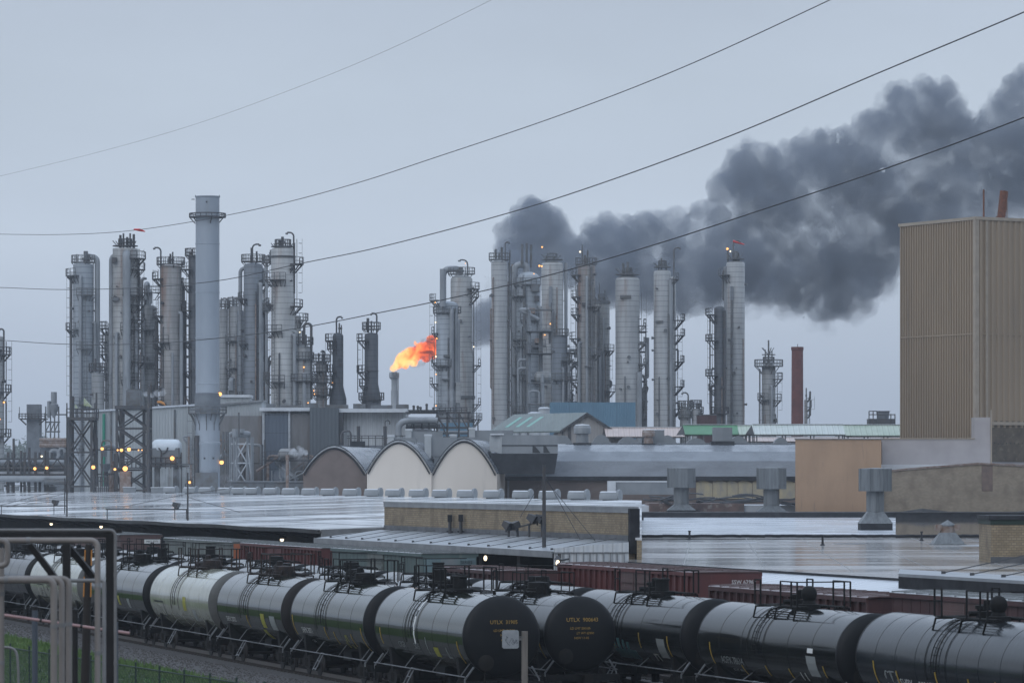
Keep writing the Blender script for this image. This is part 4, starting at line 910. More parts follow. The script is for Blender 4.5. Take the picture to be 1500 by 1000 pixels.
mb = MB(); mb.box(xat(1291.5, Yk) - X, xat(1640, Yk) - X, 14.02, 24, 0, zat(680, Yk + 14)); mb.build('back_roof', 'roof_bright', root)
root = thing('roof_hump', 'low black tarpaper ridge lying before the grey tan brick wall', 'roof', (xat(1352, Yk - 1.5), Yk - 1.5, 0)); X = root.location.x
mb = MB(); P2 = lambda px, py: (xat(px, Yk - 1.5) - X, 0, zat(py, Yk - 1.5)); mb.prism([P2(1295, 756), P2(1418, 756), P2(1418, 752.), P2(1352, 744.5), P2(1295, 753.)], (0, 1.3, 0)); mb.build('tarpaper', 'brick_edge', root)
root = thing('roof_hump', 'black tarpaper ridge rising toward the right edge behind the brick roof house', 'roof', (xat(1480, Yk - 1.5), Yk - 1.5, 0)); X = root.location.x
mb = MB(); mb.prism([P2(1436, 757), P2(1560, 757), P2(1560, 742), P2(1500, 748)], (0, 1.3, 0)); mb.build('tarpaper', 'brick_edge', root)
# tan tower of ribbed metal, turned thirty degrees
Cx, Cy = xat(1430, 428.), 428.; ra = math.atan2(.5, .866)
root = thing('tan_tower', 'tall tan building of ribbed metal sheets with a rusty chimney on its roof', 'building', (Cx, Cy, 0), ra)
zT = zat(322, Cy); zB = zat(642, Cy)
def ribs(L0, pitch, dep, axis, z0, z1, sgn):
    mb = MB(); n = int(L0 / pitch); pts = []
    for i in range(n):
        x = i * pitch; pts += [(x, 0), (x + pitch * .45, 0), (x + pitch * .55, -dep), (x + pitch * .95, -dep)]
    pts.append((n * pitch, 0)); o = len(mb.v)
    for (a, b) in pts:
        for z in (z0, z1): mb.v.append((a, b, z) if axis == 'x' else (b, a, z))
    for i in range(len(pts) - 1):
        f = (2 * i, 2 * i + 2, 2 * i + 3, 2 * i + 1); mb.f.append(f if axis == 'x' else tuple(reversed(f))); mb.sm.append(False)
    return mb
mb = ribs(30, .80, .13, 'x', zB + 1.2, zT, 1); mb.build('wall_sheet', 'tan_metal', root)
mb = ribs(14.2, .47, .17, 'y', zB - .1, zT, 1); o = mb.build('wall_sheet', 'tan_metal', root)
mb = MB(); mb.box(.02, 30, .02, 14.1, 0, zT - .3); mb.build('core', 'grey_wall', root)
mb = MB(); mb.box(-.25, 30, -.2, 14.3, zT + .002, zT + .35); mb.build('roof_edge', 'tan_trim', root)
mb = MB(); mb.box(1.15, 1.4, -.3, -.12, zB - 3, zT - .1); mb.build('downpipe', 'tan_trim', root)
mb = MB(); mb.box(-.22, .28, -.16, .0, zB, zT); mb.box(-.22, .0, .001, .3, zB, zT);
mb.build('corner_trim', 'tan_trim', root)
mb = MB(); mb.box(.5, 30, -.16, -.132, zT - 12.6, zT - 12.45); mb.box(-.2, -.172, .4, 14, zT - 12.6, zT - 12.45); mb.build('sheet_lap', 'tan_metal', root)
zW0, zW1 = zat(676, Cy), zat(616, Cy)
mb = MB(); mb.box(1.6, 30, -.06, .01, zW0, zW1); mb.build('window_band', 'brown_panel', root)
mb = MB(); mb.box(1.6, 30, -.3, -.14, zW1 - .1, zB + 1.5); mb.box(1.45, 1.6, -.3, .0, zW0 - .2, zB + 1.5)
mb.build('window_frame', 'tan_trim', root)
mb = MB(); rr = random.Random(2)
for i in range(30): x = 1.9 + i * .55; mb.ball((x, -.07, zW0 + (zW1 - zW0) * .45 + rr.uniform(-.05, .05)), .07, 6)
mb.build('bolt', 'black', root)
rl = Vector((math.cos(ra), math.sin(ra), 0)); 
t_ = thing('chimney', 'leaning rusty metal chimney on the tan tower roof', 'chimney', (xat(1466, Cy + 4), Cy + 4, zT + .36)); mb = MB(); k = (Cy + 4) / F
mb.bar((0, 0, -.3), (5 * k, 0, 41 * k), 6.2 * k, 12); mb.lathe([(7 * k, 0), (7 * k, .3)], n=12); mb.build('flue', 'rust', t_)
mb = MB(); mb.bar((0, 0, -.3), (0, 0, 2.), .07, 6); o = mb.build('vent_pipe', 'rusty_metal', t_); o.location = (10 * k, .5, -.1)
t_ = thing('mast', 'thin rusty mast at the corner of the tan tower roof', 'mast', (xat(1441, Cy + 2), Cy + 2, zT + .36)); mb = MB(); mb.bar((0, 0, -.1), (0, 0, 41 * k), .1, 8); mb.box(-.2, .2, -.2, .2, -.02, .1); mb.build('pole', 'rust', t_)
# grey wall in front of the tower
Yg = Cy - 4.5
root, hw, zt = block('grey_annexe', 'plain pale grey annexe wall under the tan tower', 'building', 1292, 1451, 643, Yg, 3.5, 'grey_wall')
mb = MB(); x0 = xat(1428, Yg) - root.location.x; mb.box(x0, hw / 2 - .002, .05, 3.2, zt + .002, zat(611, Yg)); mb.build('raised_corner', 'grey_wall', root)
mb = MB(); mb.box(-hw / 2 - .05, x0 - .01, -.1, 3.6, zt + .003, zt + .12); mb.build('coping', 'tan_trim', root)
mb = MB(); mb.box(hw / 2 + .003, hw / 2 + .15, -.1, .2, 0, zat(600, Yg)); mb.build('downpipe', 'tan_trim', root)
# ---------------------------------------------------------------- torn roof between the walls
Yt = Ys + 18
root = thing('damaged_roof', 'storm torn roof with curled black sheets behind the parapet', 'roof', (xat(1050, Yt), Yt, 0)); X = root.location.x
rr = random.Random(11); mb = MB()
mb.box(xat(915, Yt) - X, xat(1165, Yt) - X, -12, 10, 0, zat(739, Yt)); mb.build('deck', 'roof_bright', root)
mb = MB(); mb.box(xat(945, Yt) - X, xat(1080, Yt) - X, -12.4, 0, 0, zat(736, Yt)); mb.build('torn_deck', 'torn_deck', root)
mb = MB()
for i in range(26):
    x0 = xat(930 + rr.random() * 190, Yt) - X; z0 = zat(744 - rr.random() * 16, Yt); y0 = rr.uniform(-13, -6); a = rr.uniform(-.35, .2); ln = rr.uniform(2, 6); wd = rr.uniform(.4, 1.6)
    pts = []
    for k in range(6):
        t = k / 5; pts.append((x0 + ln * t, y0 + rr.uniform(-.1, .1), z0 + ln * t * a * .35 + .35 * math.sin(t * 3 + i)))
    o = len(mb.v)
    for (x, y, z) in pts:
        for dy, dz in ((0, 0), (wd, .12), (wd, .16), (0, .05)): mb.v.append((x, y + dy, z + dz))
    for k in range(5):
        for j in range(4): mb.f.append((o + 4 * k + j, o + 4 * k + (j + 1) % 4, o + 4 * k + 4 + (j + 1) % 4, o + 4 * k + 4 + j)); mb.sm.append(False)
mb.build('torn_sheet', 'roll_tar', root)
t_ = thing('roof_duct', 'long grey metal duct box lying on the roof before the barrel roof', 'duct', (xat(936, Yt + 12), Yt + 12, zat(724, Yt + 12))); k = (Yt + 12) / F
mb = MB(); mb.box(-34 * k, 66 * k, 0, 2, 0, 18 * k); mb.build('box', 'hvac', t_); mb = MB(); mb.box(-46 * k, -34.1 * k, -.3, 2.3, 0, 20 * k); mb.build('end_hood', 'hvac_pale', t_); mb = MB(); mb.box(-34 * k, 66 * k, -.05, 2.05, 18.1 * k, 20 * k); mb.build('lid', 'hvac_pale', t_)
# ---------------------------------------------------------------- barrel vaulted sheds
mat('edge_metal', (.34, .35, .355), .4, c2=(.20, .205, .21), ns=2.2, c3=(.08, .08, .082), n3=1.6, n3r=(.6, .72))
def barrel(label, pxl, pxr, ypeak, yspring, ybot, Y, ax, depth, wallm, roofm, name='barrel_shed', lip=.32, loc=None):
    k = Y / F; hw = (pxr - pxl) / 2 * k; X = xat((pxl + pxr) / 2, Y); root = thing(name, label, 'shed', (X, Y, 0))
    zs_, zp = zat(yspring, Y), zat(ypeak, Y); rise = zp - zs_; n = 18
    prof = [(hw * (2 * i / n - 1), zs_ + rise * (1 - abs(2 * i / n - 1) ** 1.9)) for i in range(n + 1)]
    dx = ax * depth
    mb = MB(); mb.prism([(-hw, 0, 0), (hw, 0, 0)] + [(x, 0, z - lip * .45) for x, z in reversed(prof)], (dx, depth, 0)); mb.build('gable_wall', wallm, root)
    mb = MB(); o = 0; th = .12
    for (y, s_) in ((-lip, 0), (depth, 1)):
        for x, z in prof: mb.v.append((x + (dx if s_ else -lip * ax), y, z)); mb.v.append((x * (1 - .0) + (dx if s_ else -lip * ax), y, z - lip * .44))
    m = 2 * (n + 1)
    for i in range(n):
        mb.f += [(2 * i, 2 * i + 2, m + 2 * i + 2, m + 2 * i), (2 * i + 1, m + 2 * i + 1, m + 2 * i + 3, 2 * i + 3), (2 * i, 2 * i + 1, 2 * i + 3, 2 * i + 2)]; mb.sm += [False, False, False]
    mb.build('roof', roofm, root)
    mb = MB()
    for i in range(n):
        (x0, z0), (x1, z1) = prof[i], prof[i + 1]
        mb.add([(x0 - lip * ax, -lip - .03, z0 - lip * .5), (x1 - lip * ax, -lip - .03, z1 - lip * .5), (x1 - lip * ax, -lip - .03, z1 + .06), (x0 - lip * ax, -lip - .03, z0 + .06), (x0 + .0, .5, z0 + .06), (x1, .5, z1 + .06)], [(0, 1, 2, 3), (3, 2, 5, 4)])
    mb.build('roof_edge', 'edge_metal', root)
    mb = MB()
    for i in range(n):
        (x0, z0), (x1, z1) = prof[i], prof[i + 1]; f = .955; w0, w1 = (x0 * f, z0 - .30), (x1 * f, z1 - .30)
        mb.bar((w0[0] - lip * ax, -lip * .5, w0[1]), (w1[0] - lip * ax, -lip * .5, w1[1]), .085, 5); mb.bar((x0 - lip * ax, -lip - .05, z0 + .07), (x1 - lip * ax, -lip - .05, z1 + .07), .05, 5)
    mb.build('edge_trim', 'roll_tar', root)
    return root, hw, zp
Yw = 436.
barrel('white gabled barrel shed beside the brown one', 537.5, 632, 645, 690, 725, Yw, .12, 36, 'cream_wall', 'roof_barrel')
barrel('white gabled barrel shed next to the big rooftop cooler', 633, 728, 643, 692, 725, Yw + .5, .12, 36, 'cream_wall', 'roof_barrel')
barrel('brown gabled barrel shed left of the white ones', 444, 536.5, 653, 692, 725, Yw + 2, .12, 30, 'brown_wall', 'roof_barrel')
# long barrel shed lying across the view
Yl = Yw + 8; k = Yl / F
root = thing('long_barrel_shed', 'long shed with a faceted pale metal barrel roof left of the peach building', 'shed', (xat(950, Yl), Yl, 0)); X = root.location.x
xl, xr = xat(728, Yl) - X, xat(1330, Yl) - X; ze = zat(697, Yl)
prof = []; rise = zat(650, Yl + 6) - ze; n = 8
for i in range(n + 1): a = PI * i / n; prof.append((7.2 - 7.2 * math.cos(a), ze + rise * math.sin(a) ** .8 if 0 < i < n else ze))
mb = MB(); mb.prism([(xl, y, z) for y, z in prof] + [(xl, 14.4, ze - .3), (xl, 0, ze - .3)], (xr - xl, 0, 0)); mb.build('roof', 'roof_barrel', root)
mb = MB(); mb.box(xl, xr, .12, 14.2, 0, ze - .31); mb.build('wall', 'brown_wall', root)
mb = MB(); mb.box(xl, xr, -.35, -.02, ze - .5, ze - .05); mb.build('gutter', 'roll_tar', root)
rr = random.Random(6); mb = MB(); x = xat(1020, Yl) - X
while x < xat(1166, Yl) - X:
    wd = rr.uniform(1.2, 2.0); h = rr.uniform(.3, .9); mb.prism([(x, 0, zat(730, Yl)), (x + wd, 0, zat(730, Yl)), (x + wd, 0, zat(704, Yl) - h * .4), (x + wd * .4, 0, zat(702, Yl)), (x, 0, zat(703, Yl) - h * .3)], (0, .1, 0)); x += wd + .06
mb.build('peeling_panel', 'peeling', root)
mb = MB(); mb.box(xat(743, Yl) - X, xat(746, Yl) - X, -.15, .1, 0, ze - .5); mb.build('downpipe', 'flashing', root)
mb = MB(); mb.box(xl + 8, xr, 6.9, 7.5, ze + rise + .0, ze + rise + .12); mb.build('ridge_cap', 'roof_barrel', root)
# roof curb vents on the long shed
def mushroom(px, w_, y0, y1, Y, label, m='hvac', wide=None):
    k = Y / F; zb = zat(y1, Y); t_ = thing('roof_fan', label, 'roof fan', (xat(px, Y), Y, zb), 0, 'roof fans on the long barrel shed'); h = (y1 - y0) * k; r = w_ * k / 2
    mb = MB(); mb.box(-r * 1.05, r * 1.05, -r, r, -1.2, h * .12); mb.build('curb', 'hvac_dark', t_)
    mb = MB(); mb.lathe([(r * .75, h * .12), (r * .7, h * .55), (r * 1.0, h * .57), (r * 1.0, h * .9), (r * .8, h), (.0001, h)], n=16); mb.build('hood', m, t_)
    mb = MB(); mb.lathe([(r * 1.02, h * .86), (r * .8, h * 1.01), (.0001, h * 1.04)], n=16); mb.build('cap', 'hvac_pale', t_)
mushroom(853, 25, 622, 652, Yl + 7, 'round grey roof fan below the green gabled roof')
mushroom(950, 19, 629, 652, Yl + 7, 'squat rusty roof fan with a pale cap in front of the pink canopy', 'rusty_metal')
t_ = thing('roof_box', 'pale grey square roof box in front of the pink canopy', 'roof box', (xat(964, Yl + 9), Yl + 9, ze + rise)); mb = MB(); mb.box(-.7, .7, -.6, .6, -1, 1.6); mb.build('casing', 'hvac', t_); mb = MB(); mb.box(-.75, .75, -.65, .65, 1.601, 1.72); mb.build('lid', 'hvac_pale', t_)
t_ = thing('roof_box', 'wide grey square roof box with a dark foot in front of the green canopy', 'roof box', (xat(1058, Yl + 7.), Yl + 7., zat(652, Yl + 7))); k = (Yl + 7) / F; mb = MB(); mb.box(-14 * k, 14 * k, -1, 1, 6 * k, 26 * k); mb.build('casing', 'hvac', t_); mb = MB(); mb.box(-17 * k, 17 * k, -1.2, 1.2, -12 * k, 5.9 * k); mb.build('foot', 'hvac_dark', t_)
# half round skylight hoods behind the ridge
for i, (a, b, y) in enumerate([(805, 842, 637), (864, 898, 636), (900, 940, 639), (960, 995, 637), (1000, 1040, 641), (1064, 1100, 638), (1130, 1158, 640)]):
    Yh = Yl + 17; k = Yh / F; hw = (b - a) / 2 * k; zb = zat(652, Yh) - 1.5; h = zat(y, Yh) - zb; zt_ = thing('roof_hood', ['first', 'second', 'third', 'fourth', 'fifth', 'sixth', 'seventh'][i] + ' half round grey hood along the long shed ridge, counting from the green gabled roof', 'roof hood', (xat((a + b) / 2, Yh), Yh, zb), 0, 'half round hoods behind the long barrel ridge')
    mb = MB(); mb.prism([(-hw, 0, -1.5), (hw, 0, -1.5)] + [(hw * math.cos(PI * j / 10), 0, (h - .3) * math.sin(PI * j / 10) + .3) for j in range(11)], (0, 2.5, 0)); mb.build('hood', 'hvac', zt_)
    mb = MB(); mb.box(-hw * .7, hw * .7, -.05, -.003, -.6, h * .2); mb.build('louvre', 'hvac_dark', zt_)
# rooftop coolers on the barrel sheds
def rtu(px0, px1, y0, y1, Y, label, ls=10, dark=True, depth=3.):
    k = Y / F; X = xat((px0 + px1) / 2, Y); zb = zat(y1, Y); t_ = thing('rooftop_unit', label, 'rooftop unit', (X, Y, zb), 0, 'rooftop units on the barrel sheds'); hw = (px1 - px0) / 2 * k; h = (y1 - y0) * k
    mb = MB(); mb.box(-hw + ls * k, hw, 0, depth, 0, h); mb.build('casing', 'hvac', t_)
    mb = MB(); mb.box(-hw, -hw + ls * k - .01, -.4, depth + .2, -.2, h + .12); mb.build('end_casing', 'hvac_light', t_)
    mb = MB(); mb.box(-hw - .05, -hw + ls * k, -.45, depth + .25, h + .123, h + .34); mb.build('lid', 'hvac_pale', t_)
    mb = MB(); mb.box(-hw + ls * k * 1.4, -hw + ls * k * 2.6, .1, depth - .2, -2.2, -.003); mb.build('duct', 'hvac_dark' if dark else 'hvac', t_)
rtu(568, 610, 641, 655, Yw + 6, 'grey rooftop unit above the valley of the brown and white sheds', 9)
rtu(594, 648, 632, 650, Yw + 14, 'tall grey rooftop unit behind the first white gable', 9)
rtu(622, 668, 640, 668, Yw + 6, 'deep grey rooftop unit in the valley between the white gables', 10, False)
rtu(659, 700, 640, 655, Yw + 12, 'small grey rooftop unit over the second white gable', 10)
rtu(687, 752, 630, 648, Yw + 20, 'long grey rooftop unit right of the blue wall', 9)
Yx = Yw + 3; k = Yx / F; X = xat(770, Yx); t_ = thing('rooftop_cooler', 'big grey rooftop cooler on a black flared base between the barrel roofs', 'rooftop unit', (X, Yx, zat(695, Yx)))
q = lambda px, py: ((px - 770) * k, (695 - py) * k)
mb = MB(); a, b = q(716, 664), q(817, 637); mb.box(q(735, 0)[0], b[0], -.6, 4, a[1], b[1]); mb.build('casing', 'hvac', t_)
mb = MB(); mb.prism([(q(735, 0)[0] - .01, -.6, q(0, 664)[1]), (q(735, 0)[0] - .01, -.6, q(0, 637)[1]), (q(717, 0)[0], 1.2, q(0, 638)[1]), (q(717, 0)[0], 1.2, q(0, 660)[1])], (0, 3, 0)); mb.build('end_casing', 'hvac_light', t_)
mb = MB(); mb.box(q(718, 0)[0], q(738, 0)[0], -.7, 4, q(0, 637)[1] + .003, q(0, 635)[1]); mb.build('lid', 'hvac_pale', t_)
mb = MB(); mb.prism([(q(735, 0)[0], -.58, q(0, 664)[1] - .01), (q(817, 0)[0], -.58, q(0, 664)[1] - .01), (q(812, 0)[0], -.3, q(0, 694)[1]), (q(728, 0)[0], -.3, q(0, 694)[1]), (q(717, 0)[0], -.3, q(0, 663)[1])], (0, 4, 0)); mb.build('flared_base', 'hvac_dark', t_)
mb = MB(); mb.box(q(735, 0)[0], q(817, 0)[0], -.66, -.602, q(0, 653)[1], q(0, 651.5)[1]); mb.build('seam_trim', 'hvac_dark', t_)
mb = MB()
for (px0, px1) in ((780, 792), (796, 806)):
    a, b = q(px0, 663), q(px1, 653); mb.prism([(a[0], -.64, a[1]), (b[0], -.64, a[1]), (b[0] - .25, -.64, a[1] + .3), (a[0] + .3, -.64, b[1] - .05), (a[0], -.64, b[1])], (0, .03, 0))
mb.build('torn_opening', 'black', t_)
# ---------------------------------------------------------------- plant sheds behind
Yd = 520.; k = Yd / F
def wallbox(root, name, px0, px1, y0, y1, m, yo=0., dep=6., Y=None):
    Y = Y or Yd; X = root.location.x; mb = MB(); mb.box(xat(px0, Y) - X, xat(px1, Y) - X, yo, yo + dep, 0 if y1 is None else zat(y1, Y), zat(y0, Y)); return mb.build(name, m, root)
root = thing('metal_shed', 'long pale grey metal shed with a sloping white roof edge behind the steel trestles', 'shed', (xat(210, Yd + 8), Yd + 8, 0)); X = root.location.x; Ya = Yd + 8
a = lambda px, py: (xat(px, Ya) - X, 0, zat(py, Ya))
mb = MB(); mb.prism([(a(124, 0)[0], 0, 0), (a(288, 0)[0], 0, 0), a(288, 594), a(124, 604)], (0, 16, 0)); mb.build('wall', 'siding_grey', root)
mb = MB(); mb.prism([(a(123, 0)[0], -.3, a(0, 604)[2] + .003), (a(289, 0)[0], -.3, a(0, 594)[2] + .003), (a(289, 0)[0], -.3, a(0, 591.5)[2]), (a(123, 0)[0], -.3, a(0, 601.5)[2])], (0, 16.5, 0)); mb.build('roof', 'roof_bright', root)
mb = MB()
for px in (141, 163, 256): mb.bar((a(px, 0)[0], -.15, 0), (a(px, 0)[0], -.15, a(px, 600)[2]), .12, 8)
mb.build('downpipe', 'steel_mid', root)
mb = MB(); mb.bar((a(152.5, 0)[0], -.35, 0), (a(152.5, 0)[0], -.35, a(0, 606)[2]), .2, 10); mb.build('green_riser', 'pipe_green', root)
t_ = thing('white_block', 'small pale block house roof right of the tall stack top collar', 'shed', (xat(345, Yd + 10), Yd + 10, 0)); 
wallbox(t_, 'wall', 323, 366, 582, None, 'siding_grey', 0, 5, Yd + 10); X = t_.location.x; mb = MB(); mb.box(xat(322, Yd + 10) - X, xat(367, Yd + 10) - X, -.3, 5.3, zat(582, Yd + 10) + .003, zat(578, Yd + 10)); mb.build('roof', 'hvac_pale', t_)
Ye = Yd + 5; root = thing('grey_shed', 'grey shed with a slanted roof line right of the tall stack', 'shed', (xat(355, Ye), Ye, 0)); X = root.location.x
a = lambda px, py, y=0: (xat(px, Ye) - X, y, zat(py, Ye))
mb = MB(); mb.prism([(a(300, 0)[0], 0, 0), (a(384, 0)[0], 0, 0), a(384, 588), a(300, 594)], (0, 8, 0)); mb.build('wall', 'siding_grey', root)
mb = MB(); mb.prism([a(320, 594, -.4), a(386, 588, -.4), a(386, 585.5, -.4), a(320, 591.5, -.4)], (0, 8.5, 0)); mb.build('roof_edge', 'flashing', root)
mb = MB(); mb.box(a(323, 0)[0], a(384, 0)[0], -1.2, -.02, 0, a(0, 609)[2]); mb.build('lower_bay', 'siding_stained', root)
root = thing('process_shed', 'dark panelled process shed with white roof edge behind the brown barrel shed', 'shed', (xat(490, Yd), Yd, 0)); X = root.location.x
wallbox(root, 'back_wall', 384, 594, 602, None, 'siding_white', 1., 14)
wallbox(root, 'blue_panel', 388, 423, 606, None, 'siding_blue', -.6, 1.5); wallbox(root, 'stained_panel', 425, 455, 606, None, 'siding_stained', -.5, 1.4)
wallbox(root, 'dark_tower', 455, 497, 597.5, None, 'siding_dark', -2.2, 3.1); wallbox(root, 'side_bay', 497.3, 503, 604, None, 'steel_dark', -1.2, 2.1)
mb = MB(); a = lambda px, py: (xat(px, Yd) - X, zat(py, Yd))
for (p0, p1, y0, y1) in ((381, 454.5, 602, 597), (497.5, 597, 604, 598.5)):
    mb.box(a(p0, 0)[0], a(p1, 0)[0], -1.3, 15.3, a(0, y0)[1] + .003, a(0, y1)[1])
mb.build('roof', 'hvac_pale', root)
mb = MB()
for px in (386, 424): mb.box(a(px, 0)[0] - .12, a(px, 0)[0] + .15, -.85, -.602, 0, a(0, 602)[1])
mb.build('column', 'steel_light', root)
mb = MB()
for (p0, p1, y0, y1) in ((390, 402, 596.9, 591), (409, 441, 596.9, 593), (452.5, 466, 596.9, 590), (478, 509, 598, 592.5), (517, 534, 598, 591), (543, 574, 598, 593), (580, 598, 598, 592)):
    mb.box(a(p0, 0)[0], a(p1, 0)[0], .5, 3, a(0, y0)[1], a(0, y1)[1])
mb.build('roof_ventilator', 'steel_mid', root)
# low parapet and lamp hooks in front of the white wall
t_ = thing('roof_house', 'low grey roof house with a rail in front of the white ribbed wall', 'roof house', (xat(545, 470), 470, 0)); X = t_.location.x; wallbox(t_, 'wall', 492, 562, 652, None, 'stack_dark', 0, 4, 470)
mb = MB(); a = lambda px, py: (xat(px, 470) - X, zat(py, 470))
for y in (638, 641.5): mb.bar((a(508, 0)[0], 0, a(0, y)[1]), (a(602, 0)[0], 0, a(0, y)[1]), .05, 5)
for px in range(510, 604, 10): mb.bar((a(px, 0)[0], 0, a(0, 655)[1]), (a(px, 0)[0], 0, a(0, 638)[1]), .05, 5)
mb.build('railing', 'steel_dark', t_); wallbox(t_, 'dark_vent', 513, 535, 646, 655, 'hvac_dark', -.6, .55, 470)
mb = MB(); mb.tube(bend([(a(500, 0)[0], -.3, a(0, 648)[1]), (a(500, 0)[0], -.3, a(0, 632)[1]), (a(514, 0)[0], -.3, a(0, 630)[1]), (a(514, 0)[0], -.3, a(0, 648)[1])], 1.), .12, 6); mb.build('bent_pipe', 'steel_dark', t_)
for px in (525, 564):
    t_ = thing('goose_lamp', 'dark hooked lamp post before the white ribbed wall, the ' + ('short one' if px == 525 else 'one with a curled top'), 'lamp post', (xat(px, 474), 474, 0)); k2 = 474 / F; zz = lambda y: zat(y, 474)
    mb = MB(); mb.bar((0, 0, 0), (0, 0, zz(624)), .22, 8)
    if px == 564: mb.tube([(0, 0, zz(624))] + arc((3.5 * k2, 0, zz(619)), 3.5 * k2, 180, -40, 8), .07, 6)
    mb.build('post', 'steel_dark', t_)
# blue walls
r1_, hw, zt = block('blue_wall', 'small light blue box wall in front of the twin columns', 'wall', 645, 692, 619, 560., 5, 'blue_wall')
r2_, hw, zt = block('blue_building', 'wide dull blue metal building at the foot of the right hand columns', 'building', 806, 931, 589, 590., 10, 'blue_wall')
# green roofed gable house
Yn = 500.; root = thing('gabled_house', 'beige gabled house with a dark green roof and pale green strips', 'building', (xat(850, Yn), Yn, 0)); X = root.location.x
a = lambda px, py, Y: Vector((xat(px, Y) - X, Y - Yn, zat(py, Y)))
apex, l_, r_ = a(858, 606, Yn), a(818, 633, Yn), a(912, 641, Yn)
mb = MB(); mb.prism([(l_.x, 0, 0), (r_.x, 0, 0), r_, apex, l_], (-.5, 12, 0)); mb.build('gable_wall', 'beige_gable', root)
back = Vector((-9.2, 14, 0)); up = Vector((0, 0, .12))
mb = MB(); lip = Vector((.15, -.5, 0))
mb.prism([apex + lip, l_ + lip, l_ + back, apex + back], (0, 0, .18)); mb.prism([apex + lip, apex + back, r_ + Vector((0, 14, 0)), r_ + lip], (0, 0, .18)); mb.build('roof', 'roof_green', root)
mb = MB()
for i in range(5):
    t = .2 + .15 * i; p0 = apex + (back) * t; p1 = l_ + back * t; e = back * .045
    mb.prism([p0 * .8 + p1 * .2 + up * 1.75, p0 * .25 + p1 * .75 + up * 1.75, p0 * .25 + p1 * .75 + e + up * 1.75, p0 * .8 + p1 * .2 + e + up * 1.75], (0, 0, .03))
mb.build('roof_strip', 'green_strip', root)
mb = MB(); 
for p, q in ((apex, l_), (apex, r_)): mb.prism([p + lip * 1.1 + up * 1.6, q + lip * 1.1 + up * 1.6, q + lip * 1.1 - up, p + lip * 1.1 - up], (0, .1, 0))
mb.build('barge_board', 'steel_dark', root)
mb = MB(); c = a(834, 0, Yn); mb.box(c.x - .2, c.x + .2, -.1, -.003, 0, zat(622, Yn)); c = a(824, 0, Yn); mb.box(c.x - .1, c.x + .1, -.1, -.003, 0, zat(626, Yn)); mb.build('door_post', 'steel_dark', root)
# canopies beyond the long shed
def canopy(label, px0, px1, yr, ye, Y, m, gm='steel_dark', lean=10):
    k = Y / F; X = xat((px0 + px1) / 2, Y); root = thing('market_canopy', label, 'canopy', (X, Y, 0), 0, 'gabled canopies behind the long shed'); x0, x1 = xat(px0, Y) - X, xat(px1, Y) - X; zr, ze_ = zat(yr, Y), zat(ye, Y); g = lean * k
    mb = MB(); mb.prism([(x0, -3, ze_), (x1, -3, ze_), (x1, 0, zr), (x0 - g * .2, 0, zr)], (0, 0, .08)); mb.prism([(x0, 3, ze_), (x1, 3, ze_), (x1, 0, zr + .001), (x0 - g * .2, 0, zr + .001)], (0, 0, .08)); mb.build('roof', m, root)
    mb = MB(); mb.prism([(x0 - .05, -2.9, ze_), (x0 - g, 2.9, ze_), (x0 - g * .25, 0, zr - .05)], (.06, 0, 0)); mb.build('gable', gm, root)
    mb = MB(); n = max(3, int((x1 - x0) / 5))
    for i in range(n + 1): x = x0 + .3 + (x1 - x0 - .6) * i / n; mb.beam((x, -2.7, 0), (x, -2.7, ze_ - .003), .14); mb.beam((x, 2.7, 0), (x, 2.7, ze_ - .003), .14)
    mb.beam((x0, -2.75, ze_ - .08), (x1, -2.75, ze_ - .08), .13); mb.build('post', 'steel_mid', root)
    mb = MB(); mb.box(x0 - .1, x1, -.2, .2, zr + .085, zr + .16); mb.build('ridge_cap', 'hvac_pale', root)
canopy('pink ribbed gabled canopy right of the beige gable', 887, 1003, 626.5, 640, 500, 'canopy_pink')
canopy('bright green gabled canopy with a white ridge', 1002, 1080, 623, 637, 486, 'canopy_green')
canopy('short sage canopy between the green and the long pale canopy', 1081, 1104, 623.5, 637, 496, 'canopy_sage')
canopy('long pale green ribbed canopy reaching the tan tower', 1103, 1235, 622.5, 637, 484, 'canopy_pale')
canopy('sage green end of the long canopies beside the tan tower', 1236, 1330, 623, 638.5, 490, 'canopy_sage')
canopy('low pink canopy seen under the long pale one', 1085, 1320, 641, 647, 505, 'canopy_pink')
# things beyond the canopies
t_ = thing('cooling_unit', 'dark boxy cooling unit with rails left of the tan tower', 'cooling unit', (xat(1293, 640), 640, 0)); k = 640 / F; zz = lambda y: zat(y, 640)
mb = MB(); mb.box(-20 * k, 18 * k, 0, 4, zz(624), zz(613)); mb.build('deck', 'steel_dark', t_)
mb = MB(); mb.lathe([(8 * k, zz(616)), (10 * k, zz(602)), (12 * k, zz(601.5))], (2 * k, 2, 0), 14); mb.build('fan_drum', 'stack_dark', t_)
mb = MB(); 
for px in (-20, -14, -8, 12, 18): mb.bar((px * k, 0, 0), (px * k, 0, zz(602 if px < 0 else 606)), .09, 6)
mb.bar((-20 * k, 0, zz(602)), (-8 * k, 0, zz(602)), .08, 6); mb.bar((-20 * k, 0, zz(607)), (18 * k, 0, zz(607)), .08, 6); mb.build('frame', 'steel_dark', t_)
